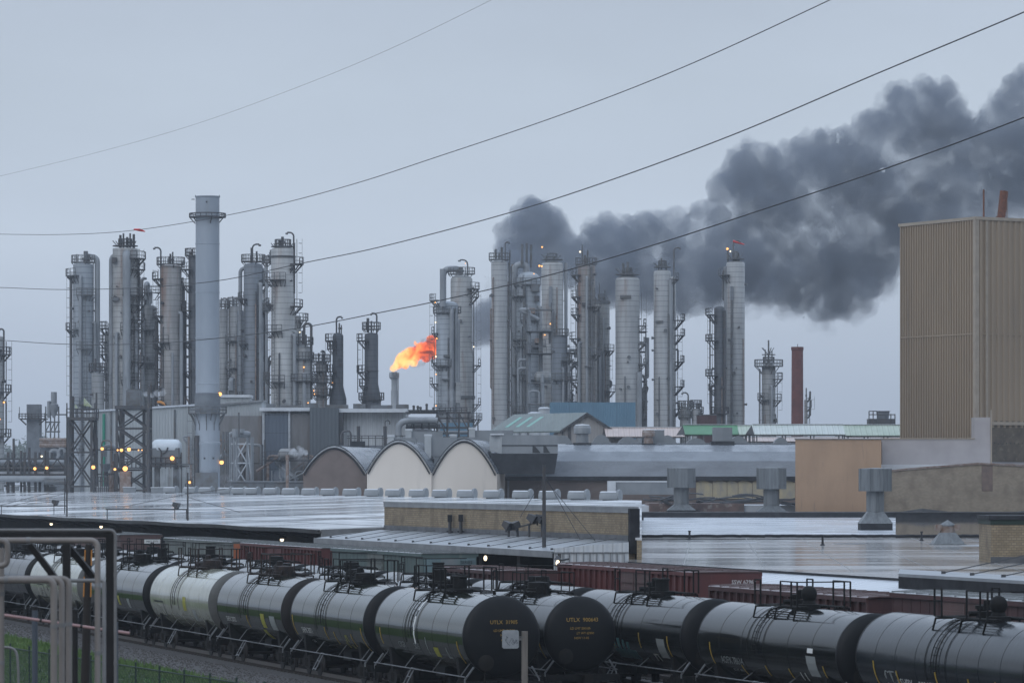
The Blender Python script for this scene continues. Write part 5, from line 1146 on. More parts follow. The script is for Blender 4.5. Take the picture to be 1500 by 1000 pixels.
# ================================================================ refinery columns
def lamp_part(root, x, y, z, m='lamp_amber', r=.26, reach=.5):
    r *= .6
    mb = MB(); mb.bar((x, y + reach, z + .1), (x, y, z + .1), .05, 5); mb.box(x - r * .9, x + r * .9, y - .1, y + .3, z + r * .8, z + r * 1.3)
    o = mb.build('lamp', 'steel_dark', root); b = MB(); b.ball((x, y, z), r, 10); b.build('bulb', m, o); return o
def platform(root, r, z, a0, a1, wd=1.1, m='steel_mid', cx=0., cy=0., rail=1.15):
    n = max(3, int(abs(a1 - a0) / 18)); mb = MB(); A = [math.radians(a0 + (a1 - a0) * i / n) for i in range(n + 1)]
    pt = lambda a, rr, zz: (cx + rr * math.cos(a), cy + rr * math.sin(a), zz)
    for i in range(n):
        q = [pt(A[i], r, z), pt(A[i], r + wd, z), pt(A[i + 1], r + wd, z), pt(A[i + 1], r, z)]; mb.prism(q, (0, 0, .14))
        for zz in (.55, rail): mb.bar(pt(A[i], r + wd, z + zz), pt(A[i + 1], r + wd, z + zz), .05, 5)
    for i in range(n + 1): mb.bar(pt(A[i], r + wd, z), pt(A[i], r + wd, z + rail), .05, 5)
    for i in range(0, n + 1, max(1, n // 3)): mb.bar(pt(A[i], r + wd * .9, z), pt(A[i], r, z - wd), .07, 5)
    return mb.build('platform', m, root)
def ladder(root, r, ang, z0, z1, m='steel_mid', cage=True):
    mb = MB(); a = math.radians(ang); c, s_ = math.cos(a), math.sin(a); rr = r + .3
    for o in (-.25, .25): mb.bar((rr * c - s_ * o, rr * s_ + c * o, z0), (rr * c - s_ * o, rr * s_ + c * o, z1), .045, 4)
    z = z0
    while z < z1: mb.bar((rr * c - s_ * .25, rr * s_ + c * .25, z), (rr * c + s_ * .25, rr * s_ - c * .25, z), .03, 4, caps=False); z += .6
    if cage:
        z = z0 + 2.2
        while z < z1:
            pts = [((rr + .4 + .4 * math.cos(t)) * c - s_ * .42 * math.sin(t), (rr + .4 + .4 * math.cos(t)) * s_ + c * .42 * math.sin(t), z) for t in [math.radians(-110 + 44 * i) for i in range(6)]]
            mb.tube(pts, .03, 4); z += 1.5
        mb.bar(((rr + .8) * c, (rr + .8) * s_, z0 + 2.2), ((rr + .8) * c, (rr + .8) * s_, z1), .03, 4)
    return mb.build('ladder', m, root)
CL = random.Random(55)
def tower(label, px0, px1, ytop, Y, m='clad_light', name='column', cat='refinery column', dome=.3, skirt=None, neck=None, tops=(), plats=(), risers=(), ladders=(), goose=(), lamps=(), ybase=None, boxes=(), flag=None, rings=(), pm='steel_mid', n=28):
    k = Y / F; pc = (px0 + px1) / 2; r = (px1 - px0) / 2 * k; X = xat(pc, Y); h = zat(ytop, Y)
    root = thing(name, label, cat, (X, Y, 0)); lx = lambda px: (px - pc) * k; lz = lambda py: zat(py, Y)
    prof = []
    if skirt:       # (px half width at base, y where it flares)
        prof += [(skirt[0] * k, 0), (skirt[0] * k, lz(skirt[1])), (r, lz(skirt[2]))]
    else: prof += [(r, 0)]
    hd = h - r * dome
    if neck:        # narrower top section: (half width px, y bottom of the cone, y top of the cone)
        prof += [(r, lz(neck[1])), (neck[0] * k, lz(neck[2]))]; rt = neck[0] * k; hd = h - rt * dome
    else: rt = r
    prof += [(rt, hd)] + [(max(1e-4, rt * math.cos(a)), hd + rt * dome * math.sin(a)) for a in [PI / 2 * i / 6 for i in range(1, 7)]]
    mb = MB(); mb.lathe(prof, n=n); mb.build('shell', m, root)
    # nozzles, manways and small bore lines on the face
    hz0 = 8.; nn = max(2, int((h - hz0) / 3.2))
    if r > .8:
        mb = MB()
        for i in range(nn):
            z = hz0 + (h - hz0 - 1.5) * CL.random(); a = math.radians(CL.uniform(-175, -5)); rr_ = (rt if neck and z > lz(neck[2]) else r) - .02; c_, s_ = math.cos(a), math.sin(a); q_ = CL.uniform(.07, .22)
            mb.bar((rr_ * c_, rr_ * s_, z), ((rr_ + .35) * c_, (rr_ + .35) * s_, z), q_, 7); mb.bar(((rr_ + .33) * c_, (rr_ + .33) * s_, z), ((rr_ + .42) * c_, (rr_ + .42) * s_, z), q_ * 1.5, 7)
        mb.build('nozzle', pm, root)
        for i in range(1 + int(CL.random() * 2)):
            mb = MB(); a = math.radians(CL.uniform(-165, -15)); q_ = CL.uniform(.06, .13); z1 = h - 1.2 - CL.random() * (h - hz0) * .5 - (h - lz(neck[1]) if neck else 0); z0 = max(0, z1 - CL.uniform(8, 28)); c_, s_ = math.cos(a), math.sin(a); rr_ = r + q_ + .06
            mb.tube(bend([(r * .9 * c_, r * .9 * s_, z1), (rr_ * c_, rr_ * s_, z1), (rr_ * c_, rr_ * s_, z0), (r * .9 * c_, r * .9 * s_, z0)], .3, 3), q_, 6); mb.build('small_pipe', pm if CL.random() < .6 else 'rusty_metal', root)
    if r > 1.1 and Y < 662 and not m.startswith('clad_pale') and not skirt:
        la = CL.uniform(-150, -30); z = CL.uniform(11, 15); z0 = 6.
        while z < h - 4:
            rr_ = rt if neck and z > lz(neck[1]) else r
            platform(root, rr_, z, la - CL.uniform(20, 55), la + CL.uniform(20, 55), CL.uniform(.7, 1.05), pm); ladder(root, rr_, la + CL.uniform(-10, 10), z0, z, pm, CL.random() < .6); z0 = z; z += CL.uniform(5, 10)
        for i in range(2):
            mb = MB(); a = math.radians(CL.uniform(-160, -20)); q_ = CL.uniform(.16, .32); z1 = h - CL.uniform(2, 14) - (h - lz(neck[1]) if neck else 0); c_, s_ = math.cos(a), math.sin(a); rr_ = r + q_ + .15
            mb.tube(bend([(r * .9 * c_, r * .9 * s_, z1), (rr_ * c_, rr_ * s_, z1), (rr_ * c_, rr_ * s_, 0)], .5, 4), q_, 8); mb.build('downcomer', 'pipe_grey', root)
    for (y, t) in rings:
        mb = MB(); mb.lathe([(r - .02, lz(y) - t * k / 2), (r + .14, lz(y) - t * k / 2 + .02), (r + .14, lz(y) + t * k / 2 - .02), (r - .02, lz(y) + t * k / 2)], n=n); mb.build('ring', pm, root)
    for pl in plats:
        y, a0, a1 = pl[:3]; wd = pl[3] if len(pl) > 3 else 1.15; platform(root, (rt if neck and y < neck[1] else r), lz(y), a0, a1, wd, pm)
    for px, yt, yb, rad, mode in risers:
        x = lx(px); y = -(math.sqrt(max(0, (r * r - x * x))) + rad + .1) if abs(x) < r else 0.
        zt, zb = lz(yt), (0 if yb is None else lz(yb)); sgn = -1 if x > 0 else 1
        if mode == 'over': pts = bend([(x, y, zb), (x, y, zt), (x * .15, y * .1, zt), (x * .15, y * .1, h - .2)], 1.6 + rad, 6)
        elif mode == 'in': pts = bend([(x, y, zb), (x, y, zt), (x * .2, 0, zt)], 1.2 + rad, 5)
        elif mode == 'both': pts = bend([(x * .5, 0, zb), (x, y, zb), (x, y, zt), (x * .5, 0, zt)], 1. + rad, 5)
        else: pts = [(x, y, zb), (x, y, zt)]
        mb = MB(); mb.tube(pts, rad, 10)
        if mode != 'thin':
            z = zb + 3
            while z < zt - 2: mb.bar((x, y, z), (x * .6, y * .5, z), .08, 5); z += 6
        mb.build('riser_pipe', 'pipe_grey' if rad > .25 else pm, root)
    for ang, ya, yb in ladders: ladder(root, r, ang, lz(yb), lz(ya), pm)
    for px, yb, yt, dr in goose:
        x = lx(px); R_ = 6 * k * abs(dr); sg = 1 if dr > 0 else -1
        pts = [(x, -r * .3, lz(yb)), (x, -r * .3, lz(yt) - R_)] + [(x + sg * (R_ - R_ * math.cos(math.radians(t))), -r * .3, lz(yt) - R_ + R_ * math.sin(math.radians(t))) for t in (25, 50, 75, 90)] + [(x + sg * R_ * 1.7, -r * .3, lz(yt))]
        mb = MB(); mb.tube(pts, .13, 7); mb.box(*sorted((x + sg * R_ * 1.5, x + sg * R_ * 2.1)), -r * .3 - .2, -r * .3 + .2, lz(yt) - .3, lz(yt) - .05); mb.build('lamp_arm', pm, root)
    for px, yt, yb, rad in tops:
        x = lx(px); mb = MB(); yy = ((hash((px, yt)) % 7) - 3) / 3. * r * .3
        mb.bar((x, yy, lz(yb)), (x, yy, lz(yt)), rad, 7); mb.lathe([(rad * 1.5, lz(yb) + .8), (rad * 1.5, lz(yb) + 1.1)], (x, yy, 0), 8); mb.build('vent_stub', pm, root)
    for bx0, bx1, y0, y1, dy, bm in boxes:
        mb = MB(); mb.box(lx(bx0), lx(bx1), -r - dy, -r * .2, lz(y1), lz(y0)); mb.build('valve_box', bm, root)
    for l in lamps:
        px, py = l[:2]; x = lx(px); y = -(math.sqrt(max(0, r * r - x * x)) + .5) if abs(x) < r else -.4
        lamp_part(root, x, y, lz(py), l[2] if len(l) > 2 else 'lamp_amber', (l[3] if len(l) > 3 else .27) * .8)
    return root, r, h
A_, W_ = 'lamp_amber', 'lamp_white'
# ---- left group
tower('slim grey column cut by the left edge of the picture', -12, 6, 492, 560, 'clad_mid', goose=[(6, 560, 482, -.6)], plats=[(575, -120, 60, 1.), (640, -120, 60, 1.), (520, -100, 60, 1.)], ladders=[(0, 500, 640)], lamps=[(6.5, 589), (1, 614)], risers=[(9, 588, 636, .12, 'both')], pm='steel_dark')
tower('smooth blue grey column, leftmost of the tall ones', 107, 137.5, 386, 600, 'clad_blue', dome=.12, plats=[(385, -180, 180, .25), (405, 150, 250, 1.1), (484, 150, 250, 1.1)], risers=[(142.5, 376, 585, .42, 'over'), (104, 404, None, .24, 'in')], tops=[(126, 368, 388, .35), (131, 372, 388, .2), (112, 372, 386, .1)], ladders=[(205, 400, 600)])
tower('stubby grey vessel between the two leftmost columns', 134, 153, 545, 590, 'clad_mid', dome=.1, plats=[(543, -180, 180, .4)], ladders=[(-10, 545, 600)], tops=[(140, 525, 545, .12), (147, 532, 545, .1)], pm='steel_dark')
tower('slender ladder clad column beside the light tall one', 153.5, 164, 485, 606, 'clad_mid', plats=[(482, 100, 260, 1.), (502, 120, 260, 1.1), (520, 100, 260, 1.), (548, 120, 260, 1.), (578, 100, 260, 1.)], tops=[(155, 470, 490, .1), (160, 473, 490, .12)], ladders=[(180, 480, 600)], pm='steel_dark')
tower('tall light column crowned with a cluster of vents and a pale face pipe', 165, 202, 363, 600, 'clad_light', dome=.08, boxes=[(165, 176, 436, 441, .25, 'steel_mid'), (168, 177, 492, 496, .25, 'steel_mid'), (166, 172, 378, 386, .3, 'steel_dark')], tops=[(176, 344, 364, .2), (181, 342, 364, .14), (186, 347, 364, .2), (191, 342, 364, .14), (196, 343, 364, .2)],
      plats=[(361, -180, 180, -.9), (380, -70, 30, 1.2), (396, -60, 20, 1.1), (448, -60, 10, 1.1), (470, -60, 20, 1.), (532, -60, 10, 1.)], risers=[(163, 374, None, .36, 'in'), (188, 372, None, .62, 'in'), (203, 380, 470, .2, 'both')], ladders=[(-14, 365, 560)], pm='steel_dark')
tower('dull grey domed vessel with coiled piping on top, right of the vent crowned column', 206, 230, 446, 612, 'clad_mid', dome=.5, risers=[(215, 415, 440, .3, 'over'), (222, 426, 446, .28, 'over'), (209, 408, 520, .22, 'both')], plats=[(430, -150, 20, 1.), (484, -140, -40, .8), (533, -140, -40, .8)], tops=[(213, 420, 448, .25), (204, 405, 440, .2)], ladders=[(-30, 440, 590)])
tower('dark stained column with a square platform crown and a hooked lamp arm', 234.5, 266, 387, 600, 'clad_rusty', dome=.3, plats=[(388, -180, 180, .5), (410, 150, 230, 1.2), (464, 150, 230, 1.1), (510, 150, 230, 1.1), (545, 150, 220, 1.)], goose=[(236, 470, 363, -.9)], tops=[(250, 372, 390, .16), (253, 369, 390, .12), (247, 376, 390, .1)], risers=[(229, 470, None, .25, None), (268, 412, None, .2, 'in'), (270, 424, 580, .12, None)], ladders=[(190, 395, 560)], pm='steel_dark')
tower('dark column half hidden behind the tall stack', 276, 292, 374, 600, 'clad_dark', dome=.3, plats=[(375, -180, 180, .5), (396, 140, 260, 1.1), (420, 150, 250, 1.), (456, 150, 250, 1.1), (502, 150, 250, 1.), (545, 150, 250, 1.)], tops=[(281, 365, 380, .14), (278, 370, 380, .1)], risers=[(272, 440, None, .1, None)], ladders=[(185, 390, 590)], pm='steel_dark')
# the big stack
Ysk = 498.; k = Ysk / F; X = xat(304, Ysk); root = thing('exhaust_stack', 'tall plain grey exhaust stack with a dark collar and one ring gallery near its top', 'stack', (X, Ysk, 0)); z = lambda y: zat(y, Ysk); r = 18 * k
mb = MB(); prof = [(r * 1.02, 0), (r * 1.02, z(652)), (r * 1.06, z(651)), (r * 1.06, z(648)), (r * 1.0, z(647)), (r * 1.0, z(606.2)), (r * .97, z(576))]
for y in (562, 495, 428, 357): prof += [(r * .97, z(y + 1)), (r * 1.0, z(y + .8)), (r * 1.0, z(y - .4)), (r * .97, z(y - .8))]
prof += [(r * .97, z(289.5)), (r * 1.03, z(289)), (r * 1.03, z(287.5)), (r * .9, z(287.4)), (r * .88, z(294))]
mb.lathe(prof, n=40); mb.build('flue', 'stack_steel', root)
mb = MB(); mb.lathe([(r * 1.0, z(605)), (r * 1.055, z(604.5)), (r * 1.055, z(576)), (r * .99, z(575.5))], n=40); mb.build('collar', 'stack_dark', root)
o = platform(root, r, z(319), -180, 180, .75, 'steel_dark', rail=.5); platform(root, r * 1.05, z(606), -180, 180, .8, 'steel_mid', rail=.95)
mb = MB()
for i in range(10): a = 2 * PI * (i + .5) / 10; mb.bar((r * 1.02 * math.cos(a), r * 1.02 * math.sin(a), z(622)), ((r + .7) * math.cos(a), (r + .7) * math.sin(a), z(606)), .07, 5); mb.bar((r * 1.02 * math.cos(a), r * 1.02 * math.sin(a), z(622)), (r * 1.02 * math.cos(a), r * 1.02 * math.sin(a), z(630)), .06, 5)
mb.build('gallery_strut', 'steel_mid', root)
mb = MB(); mb.box(-r - .15, -r + .1, -r * .5, 0, 0, z(640)); mb.box(-.9 * r, .9 * r, -r - .12, -r * .7, 0, z(692)); mb.build('inlet_panel', 'steel_mid', root)
mb = MB(); mb.bar((-r * .8, -r * .78, 0), (-r * .8, -r * .78, z(638)), .3, 8); mb.build('dark_riser', 'steel_dark', root)
mb = MB()
for (x, y) in ((-13, 671), (10, 671), (-3, 671), (0, 297)): mb.box(x * k - .1, x * k + .1, -r - .08, -r + .4, z(y) - .1, z(y) + .1)
mb.build('hatch', 'steel_dark', root)
ladder(root, r, 200, 0, z(606), 'steel_mid'); ladder(root, r * 1.02, 185, 0, z(640), 'steel_mid')
for (px, y, m_, rr) in ((322.5, 577, A_, .42), (325, 677, A_, .45), (278, 706, A_, .3)): lamp_part(root, (px - 304) * k, -.4, z(y), m_, rr)
mb = MB()
for x in (-1, 1): mb.bar((x * r * .97, 0, z(289)), (x * r * .97, 0, z(286)), .06, 5)
mb.bar((-r * 1.05, 0, z(292)), (-r * 1.3, 0, z(292)), .06, 5); mb.build('top_lug', 'steel_mid', root)
# vessels behind the stack
tower('pale domed vessel just right of the tall stack', 321, 334, 452, 640, 'clad_mid', dome=.45, tops=[(324, 436, 455, .1), (330, 440, 455, .12)], plats=[(450, -180, 180, .3)], risers=[(336, 450, 580, .18, 'both')], goose=[(333, 470, 437, -.6)])
tower('second pale domed vessel, left of the dark riser pair', 336, 353, 447, 640, 'clad_mid', dome=.45, tops=[(341, 434, 450, .12), (346, 438, 450, .1)], plats=[(446, -180, 180, .3), (500, -150, -30, .8), (540, -150, -30, .8)], risers=[(339, 555, 572, .4, 'in')], goose=[(343, 460, 437, .5)])
tower('dark narrow column hugging the column with the hooked riser', 347.5, 357, 455, 615, 'clad_slate', dome=.1)
tower('slate column with a hooked riser on its left and pipe runs on its right', 357, 385, 385, 600, 'clad_slate', dome=.3, plats=[(384, -180, 180, .35), (418, -30, 40, 1.2), (455, -30, 40, 1.), (556, -30, 40, 1.1)], goose=[(370, 388, 358, 1.0)], tops=[(376, 368, 388, .14), (368, 363, 388, .1)], risers=[(352, 393, None, .3, 'in'), (387, 394, 418, .26, 'both'), (388, 458, 525, .2, 'both'), (380, 525, None, .22, None)], ladders=[(8, 388, 590)], pm='steel_dark')
tower('free standing pale riser mast left of the big ribbed column', 388.5, 392.5, 384, 596, 'pipe_grey', dome=.1, plats=[(386, -180, 180, .5), (455, -180, 180, .4), (556, -180, 180, .3)], risers=[(397, 375, 388, .22, 'in')], tops=[(397, 366, 380, .2), (399, 372, 386, .3)])
tower('fat ribbed grey column with a long hooked lamp arm on top', 397, 432, 362, 590, 'clad_light', dome=.22, neck=None, plats=[(362, -180, 180, -.6), (388, -50, 40, 1.3), (450, -50, 30, 1.2), (448, 150, 220, .8)], goose=[(430.5, 450, 341, -.95)], tops=[(414, 347, 364, .22), (410, 352, 364, .14)], ladders=[(0, 350, 450)], risers=[(431.5, 356, 430, .14, None)], lamps=[(434, 589.5, A_, .3)], rings=[(376, 2.5)], pm='steel_dark')
tower('pale slim column close behind the fat ribbed one', 433, 441, 462, 600, 'clad_mid', plats=[(470, -100, 60, 1.1)], risers=[(431, 458, 560, .2, 'both')])
tower('short light vessel with gauge lamps and a looping pipe at its right', 432.5, 455, 505, 590, 'clad_mid', dome=.5, plats=[(505, -180, 180, .4), (527, -180, 180, .5), (559, -180, 180, 1.0)], tops=[(437, 489, 510, .14), (443, 484, 510, .16), (448, 490, 510, .14)], risers=[(456, 474, 585, .2, 'over')], lamps=[(446, 538), (440, 487, W_, .2), (452, 590, A_, .2)], pm='steel_dark')
tower('little grey column with stacked platforms left of the first flared column', 463, 479, 528, 600, 'clad_rusty', dome=.4, plats=[(530, -180, 180, .6), (545, 140, 300, .7), (561, -180, 180, .8), (580, -180, 180, .7)], tops=[(467, 517, 530, .14), (473, 514, 530, .12)], goose=[(476, 535, 514, -.5)], lamps=[(459.5, 572, A_, .24), (461, 577, A_, .2)], pm='steel_dark')
tower('dark flared column, left of the pair before the flare', 487, 503, 487, 600, 'clad_dark', dome=.7, skirt=(12.5, 584, 566), plats=[(500, 140, 260, 1.1), (512, 140, 260, .8), (545, 140, 260, .8)], goose=[(493, 490, 464, .75)], tops=[(497, 473, 490, .12), (500, 476, 490, .1)], ladders=[(188, 500, 590)], lamps=[(487, 561, A_, .22)], pm='steel_dark')
tower('dark flared column nearest the flare, with a double platform', 534, 554, 487, 600, 'clad_dark', dome=.4, skirt=(14, 582, 562), plats=[(483, -180, 180, .35), (500, 130, 250, 1.2), (546, 130, 250, 1.2), (566, 140, 240, .8), (586, -180, 180, .9)], goose=[(552, 490, 459, -.75)], tops=[(539, 466, 487, .22), (544, 470, 487, .14)], risers=[(524, 500, 575, .07, None)], ladders=[(180, 500, 590)], rings=[(543, 1)], pm='steel_dark')
# ---- flare
Yf = 820.; k = Yf / F; X = xat(577.5, Yf); root = thing('flare_stack', 'slim flare stack with a small railed top burning a wind blown flame', 'flare stack', (X, Yf, 0)); z = lambda y: zat(y, Yf)
mb = MB(); mb.lathe([(4.8 * k, 0), (4.8 * k, z(572)), (4.2 * k, z(571)), (4.2 * k, z(551)), (4.6 * k, z(550)), (4.4 * k, z(544.5))], n=20); mb.build('stack', 'pipe_grey', root)
mb = MB(); mb.bar((5.6 * k, -.3, 0), (5.6 * k, -.3, z(547)), .16, 6); mb.build('pilot_line', 'pipe_grey', root); platform(root, 4.2 * k, z(553), -180, 180, .4, 'pipe_grey', rail=1.0)
# ---- twin columns right of the flame
tower('light column left of the twin, level with the flame, fringed with amber lamps', 639, 671, 441, 650, 'clad_blue', dome=.35, plats=[(459, -180, 180, .5), (441, 140, 230, 1.1), (489, 150, 215, .8), (563, 150, 215, 1.1), (532, 150, 200, .7)], risers=[(649, 395, 450, .5, None), (662, 452, None, .36, 'in'), (668, 452, 560, .3, None)], ladders=[(185, 445, 600)], boxes=[(650, 660, 520, 523, .5, 'steel_mid'), (648, 664, 555, 557, .5, 'steel_mid'), (668, 675, 560, 590, .3, 'clad_pale')],
      lamps=[(637.5, 443, A_, .24), (638, 472, W_, .24), (640, 496, A_, .24), (638.5, 522, W_, .26), (639, 548, A_, .24), (639, 594, A_, .24)])
tower('tall stepped column right of the twin, with a big hooked pipe on its crown', 657, 695, 402, 662, 'clad_light', dome=.5, neck=(16, 522, 510), plats=[(402, -180, 180, .4), (424, -60, 40, 1.2), (436, -40, 30, 1.1), (536, -30, 30, 1.1), (593, -30, 30, 1.1), (615, -60, 30, 1.3)], goose=[(685, 430, 381, -1.1)], risers=[(649, 394, 470, .55, 'over'), (694, 440, 580, .1, None)], tops=[(675, 392, 405, .4), (671, 396, 405, .2)], ladders=[(0, 430, 620)], lamps=[(648, 426, A_, .3), (694, 508, W_, .22), (682, 387, A_, .16)], rings=[(582, 5)])
# ---- right group
tower('pale ribbed column with a U shaped vent pair, first of the right hand group', 719.5, 743.5, 381, 640, 'clad_pale', dome=.35, plats=[(381, -180, 180, .35)], goose=[(740, 385, 355, .55)], tops=[(726, 365, 384, .2), (731, 371, 384, .14), (735, 362, 384, .2), (747, 366, 384, .1)], ladders=[(-8, 383, 620)], risers=[(746, 384, None, .16, None), (749, 390, None, .14, None)])
tower('rounded column under the thick arched pipe, second of the right hand group', 756, 792, 398, 660, 'clad_blue', dome=.7, risers=[(754, 388, None, .55, 'over'), (763, 404, 420, .3, 'in'), (768, 420, None, .25, None)], tops=[(765, 358, 392, .2), (771.5, 356, 392, .2), (778, 358, 392, .2)], plats=[(418, -160, -40, .6), (508, -150, -20, 1.0), (557, -130, -20, .9), (470, -120, -40, .6)], boxes=[(778, 790, 418, 428, .5, 'steel_mid'), (772, 800, 506, 509, 1.0, 'steel_mid'), (783, 790, 434, 442, .4, 'steel_dark'), (774, 784, 452, 460, .6, 'rusty_metal'), (783, 795, 496, 503, .8, 'rusty_metal')],
      lamps=[(794, 362, A_, .3), (790, 390, A_, .34), (793.5, 390, A_, .3), (782, 402, A_, .2)])
tower('grey column with a slanting pipe on its face, third of the right hand group', 793, 825, 382, 672, 'clad_light', dome=.4, plats=[(381, -180, 180, -1.0)], risers=[(829, 385, None, .3, None), (810, 454, 488, .22, 'in'), (806, 420, 450, .3, None)], tops=[(800, 374, 385, .1), (811, 372, 385, .1)], lamps=[(806.5, 475, A_, .34), (793.5, 491, A_, .34), (798, 491, A_, .24), (811.5, 581, A_, .34)], goose=[(818, 490, 463, -.9)])
tower('squat slate vessel in front of the slanting pipe column', 809, 831, 490, 640, 'clad_slate', dome=.1, plats=[(492, -180, 180, .2), (538, -30, 30, 1.2), (557, -150, -20, .7), (572, -30, 30, 1.1), (587, -30, 20, 1.)], ladders=[(0, 495, 600)], lamps=[(834, 554, A_, .26)])
tower('rust streaked column with amber lamp, fourth of the right hand group', 846, 872, 388, 640, 'clad_rusty', dome=.15, plats=[(388, -180, 180, .3), (404, 150, 230, 1.1), (436, 150, 230, 1.1), (462, 150, 230, 1.1), (497, 150, 230, 1.3), (531, 150, 230, 1.3), (561, 150, 230, 1.2), (589, 150, 220, 1.1)], tops=[(853, 358, 390, .14), (861, 366, 390, .14), (857, 374, 390, .2)], ladders=[(185, 390, 600)], lamps=[(849.5, 369.5, W_, .3)], boxes=[(852, 864, 444, 449, .4, 'steel_dark'), (856, 868, 536, 538, .8, 'steel_mid')], risers=[(866, 392, 590, .18, None)])
tower('shorter pale column attached to the rust streaked one', 870, 893, 443, 648, 'clad_light', dome=.1, rings=[(443, 4)], tops=[(878, 415, 445, .08), (886, 425, 445, .08)], risers=[(876, 452, 590, .25, None), (895, 558, 566, .25, 'both'), (868, 520, None, .3, 'in')], plats=[(441, -180, 180, -.7)])
tower('broad ribbed column with a low conical top, fifth of the right hand group', 901.5, 937, 403, 640, 'clad_pale', dome=.45, tops=[(913, 385, 405, .22), (919.5, 384, 405, .22), (923, 392, 405, .1)], plats=[(403, -180, 180, -1.2), (478, -30, 30, 1.1), (505, -30, 20, 1.), (535, -30, 30, 1.1), (571, -30, 30, 1.1), (612, -30, 20, 1.2)], risers=[(947, 502, 534, .26, 'both'), (946, 549, None, .24, 'in'), (936, 545, None, .5, None)], ladders=[(0, 430, 620)], boxes=[(908, 924, 433, 438, .15, 'steel_mid')], pm='steel_mid')
tower('light ribbed column with a tall hooked arm, sixth of the right hand group', 957.5, 983, 395, 640, 'clad_pale', dome=.3, plats=[(392, -180, 180, -.8), (410, -40, 30, 1.3)], goose=[(987, 470, 363, .8)], tops=[(969, 378, 398, .14), (976, 382, 398, .12), (965, 384, 398, .1)], boxes=[(960, 971, 470, 473, .15, 'steel_mid')], risers=[(982, 410, None, .35, None)])
tower('narrow ribbed companion column with zigzag platforms beside the hooked arm column', 980, 990, 405, 644, 'clad_light', dome=.3, plats=[(470, -50, 35, 1.5), (492, -50, 35, 1.5), (531, -50, 35, 1.4), (567, -50, 35, 1.4), (600, -50, 30, 1.2)], ladders=[(10, 462, 600)], risers=[(993, 512, 536, .16, 'both'), (994, 590, 606, .16, 'both')], pm='steel_dark')
tower('small railed drum between the sixth column and the dark slim column', 996, 1012, 597, 640, 'clad_mid', dome=.15, plats=[(597, -180, 180, .3), (612, -180, 180, .3)], goose=[(1008, 600, 575, -.8)], tops=[(1012, 590, 600, .14), (1003, 586, 600, .1)])
tower('small railed tank with top piping left of the dark slim column', 1013, 1026, 598, 640, 'clad_mid', dome=.2, plats=[(596, -180, 180, .2), (606, -60, 60, .5)], tops=[(1016, 588, 600, .14), (1021, 590, 600, .18), (1024, 593, 600, .2)], risers=[(1027, 600, 612, .2, 'both')])
tower('dark slim column with platforms on its left, seventh of the right hand group', 1046, 1062, 448, 640, 'clad_dark', dome=.5, plats=[(462, 130, 235, 1.4), (500, 120, 250, 1.4), (551, 120, 250, 1.4), (572, 150, 220, .9), (606, -180, 180, .6)], risers=[(1040, 460, 600, .12, None), (1061, 455, None, .22, None), (1041, 565, None, .2, 'in')], ladders=[(180, 462, 610)], pm='steel_dark')
tower('tallest pale ribbed column at the right end with an orange tipped arm', 1064, 1091, 382, 646, 'clad_pale', dome=.3, plats=[(380, -180, 180, -1.), (404, 160, 230, 1.3)], goose=[(1074, 384, 353, .85)], tops=[(1078, 368, 385, .3), (1082, 372, 385, .2), (1066, 364, 385, .14)], lamps=[(1065, 365, A_, .4), (1069, 369, W_, .26)], risers=[(1064, 390, 600, .42, None), (1071, 420, None, .2, None), (1059, 395, 440, .14, 'both')], boxes=[(1069, 1073, 420, 440, .3, 'clad_slate')])
tower('short grey column ringed with railed galleries left of the brick chimney', 1116, 1136, 533, 640, 'clad_mid', dome=.4, plats=[(533, -180, 180, -.2), (537, -180, 180, 1.2), (556, -50, 60, 1.2), (587, -50, 60, 1.0), (520, -180, 180, -1.2)], tops=[(1126, 498, 535, .14), (1121, 512, 535, .1), (1131, 513, 535, .1)], risers=[(1113, 540, None, .12, None)], ladders=[(5, 545, 620)], neck=None)
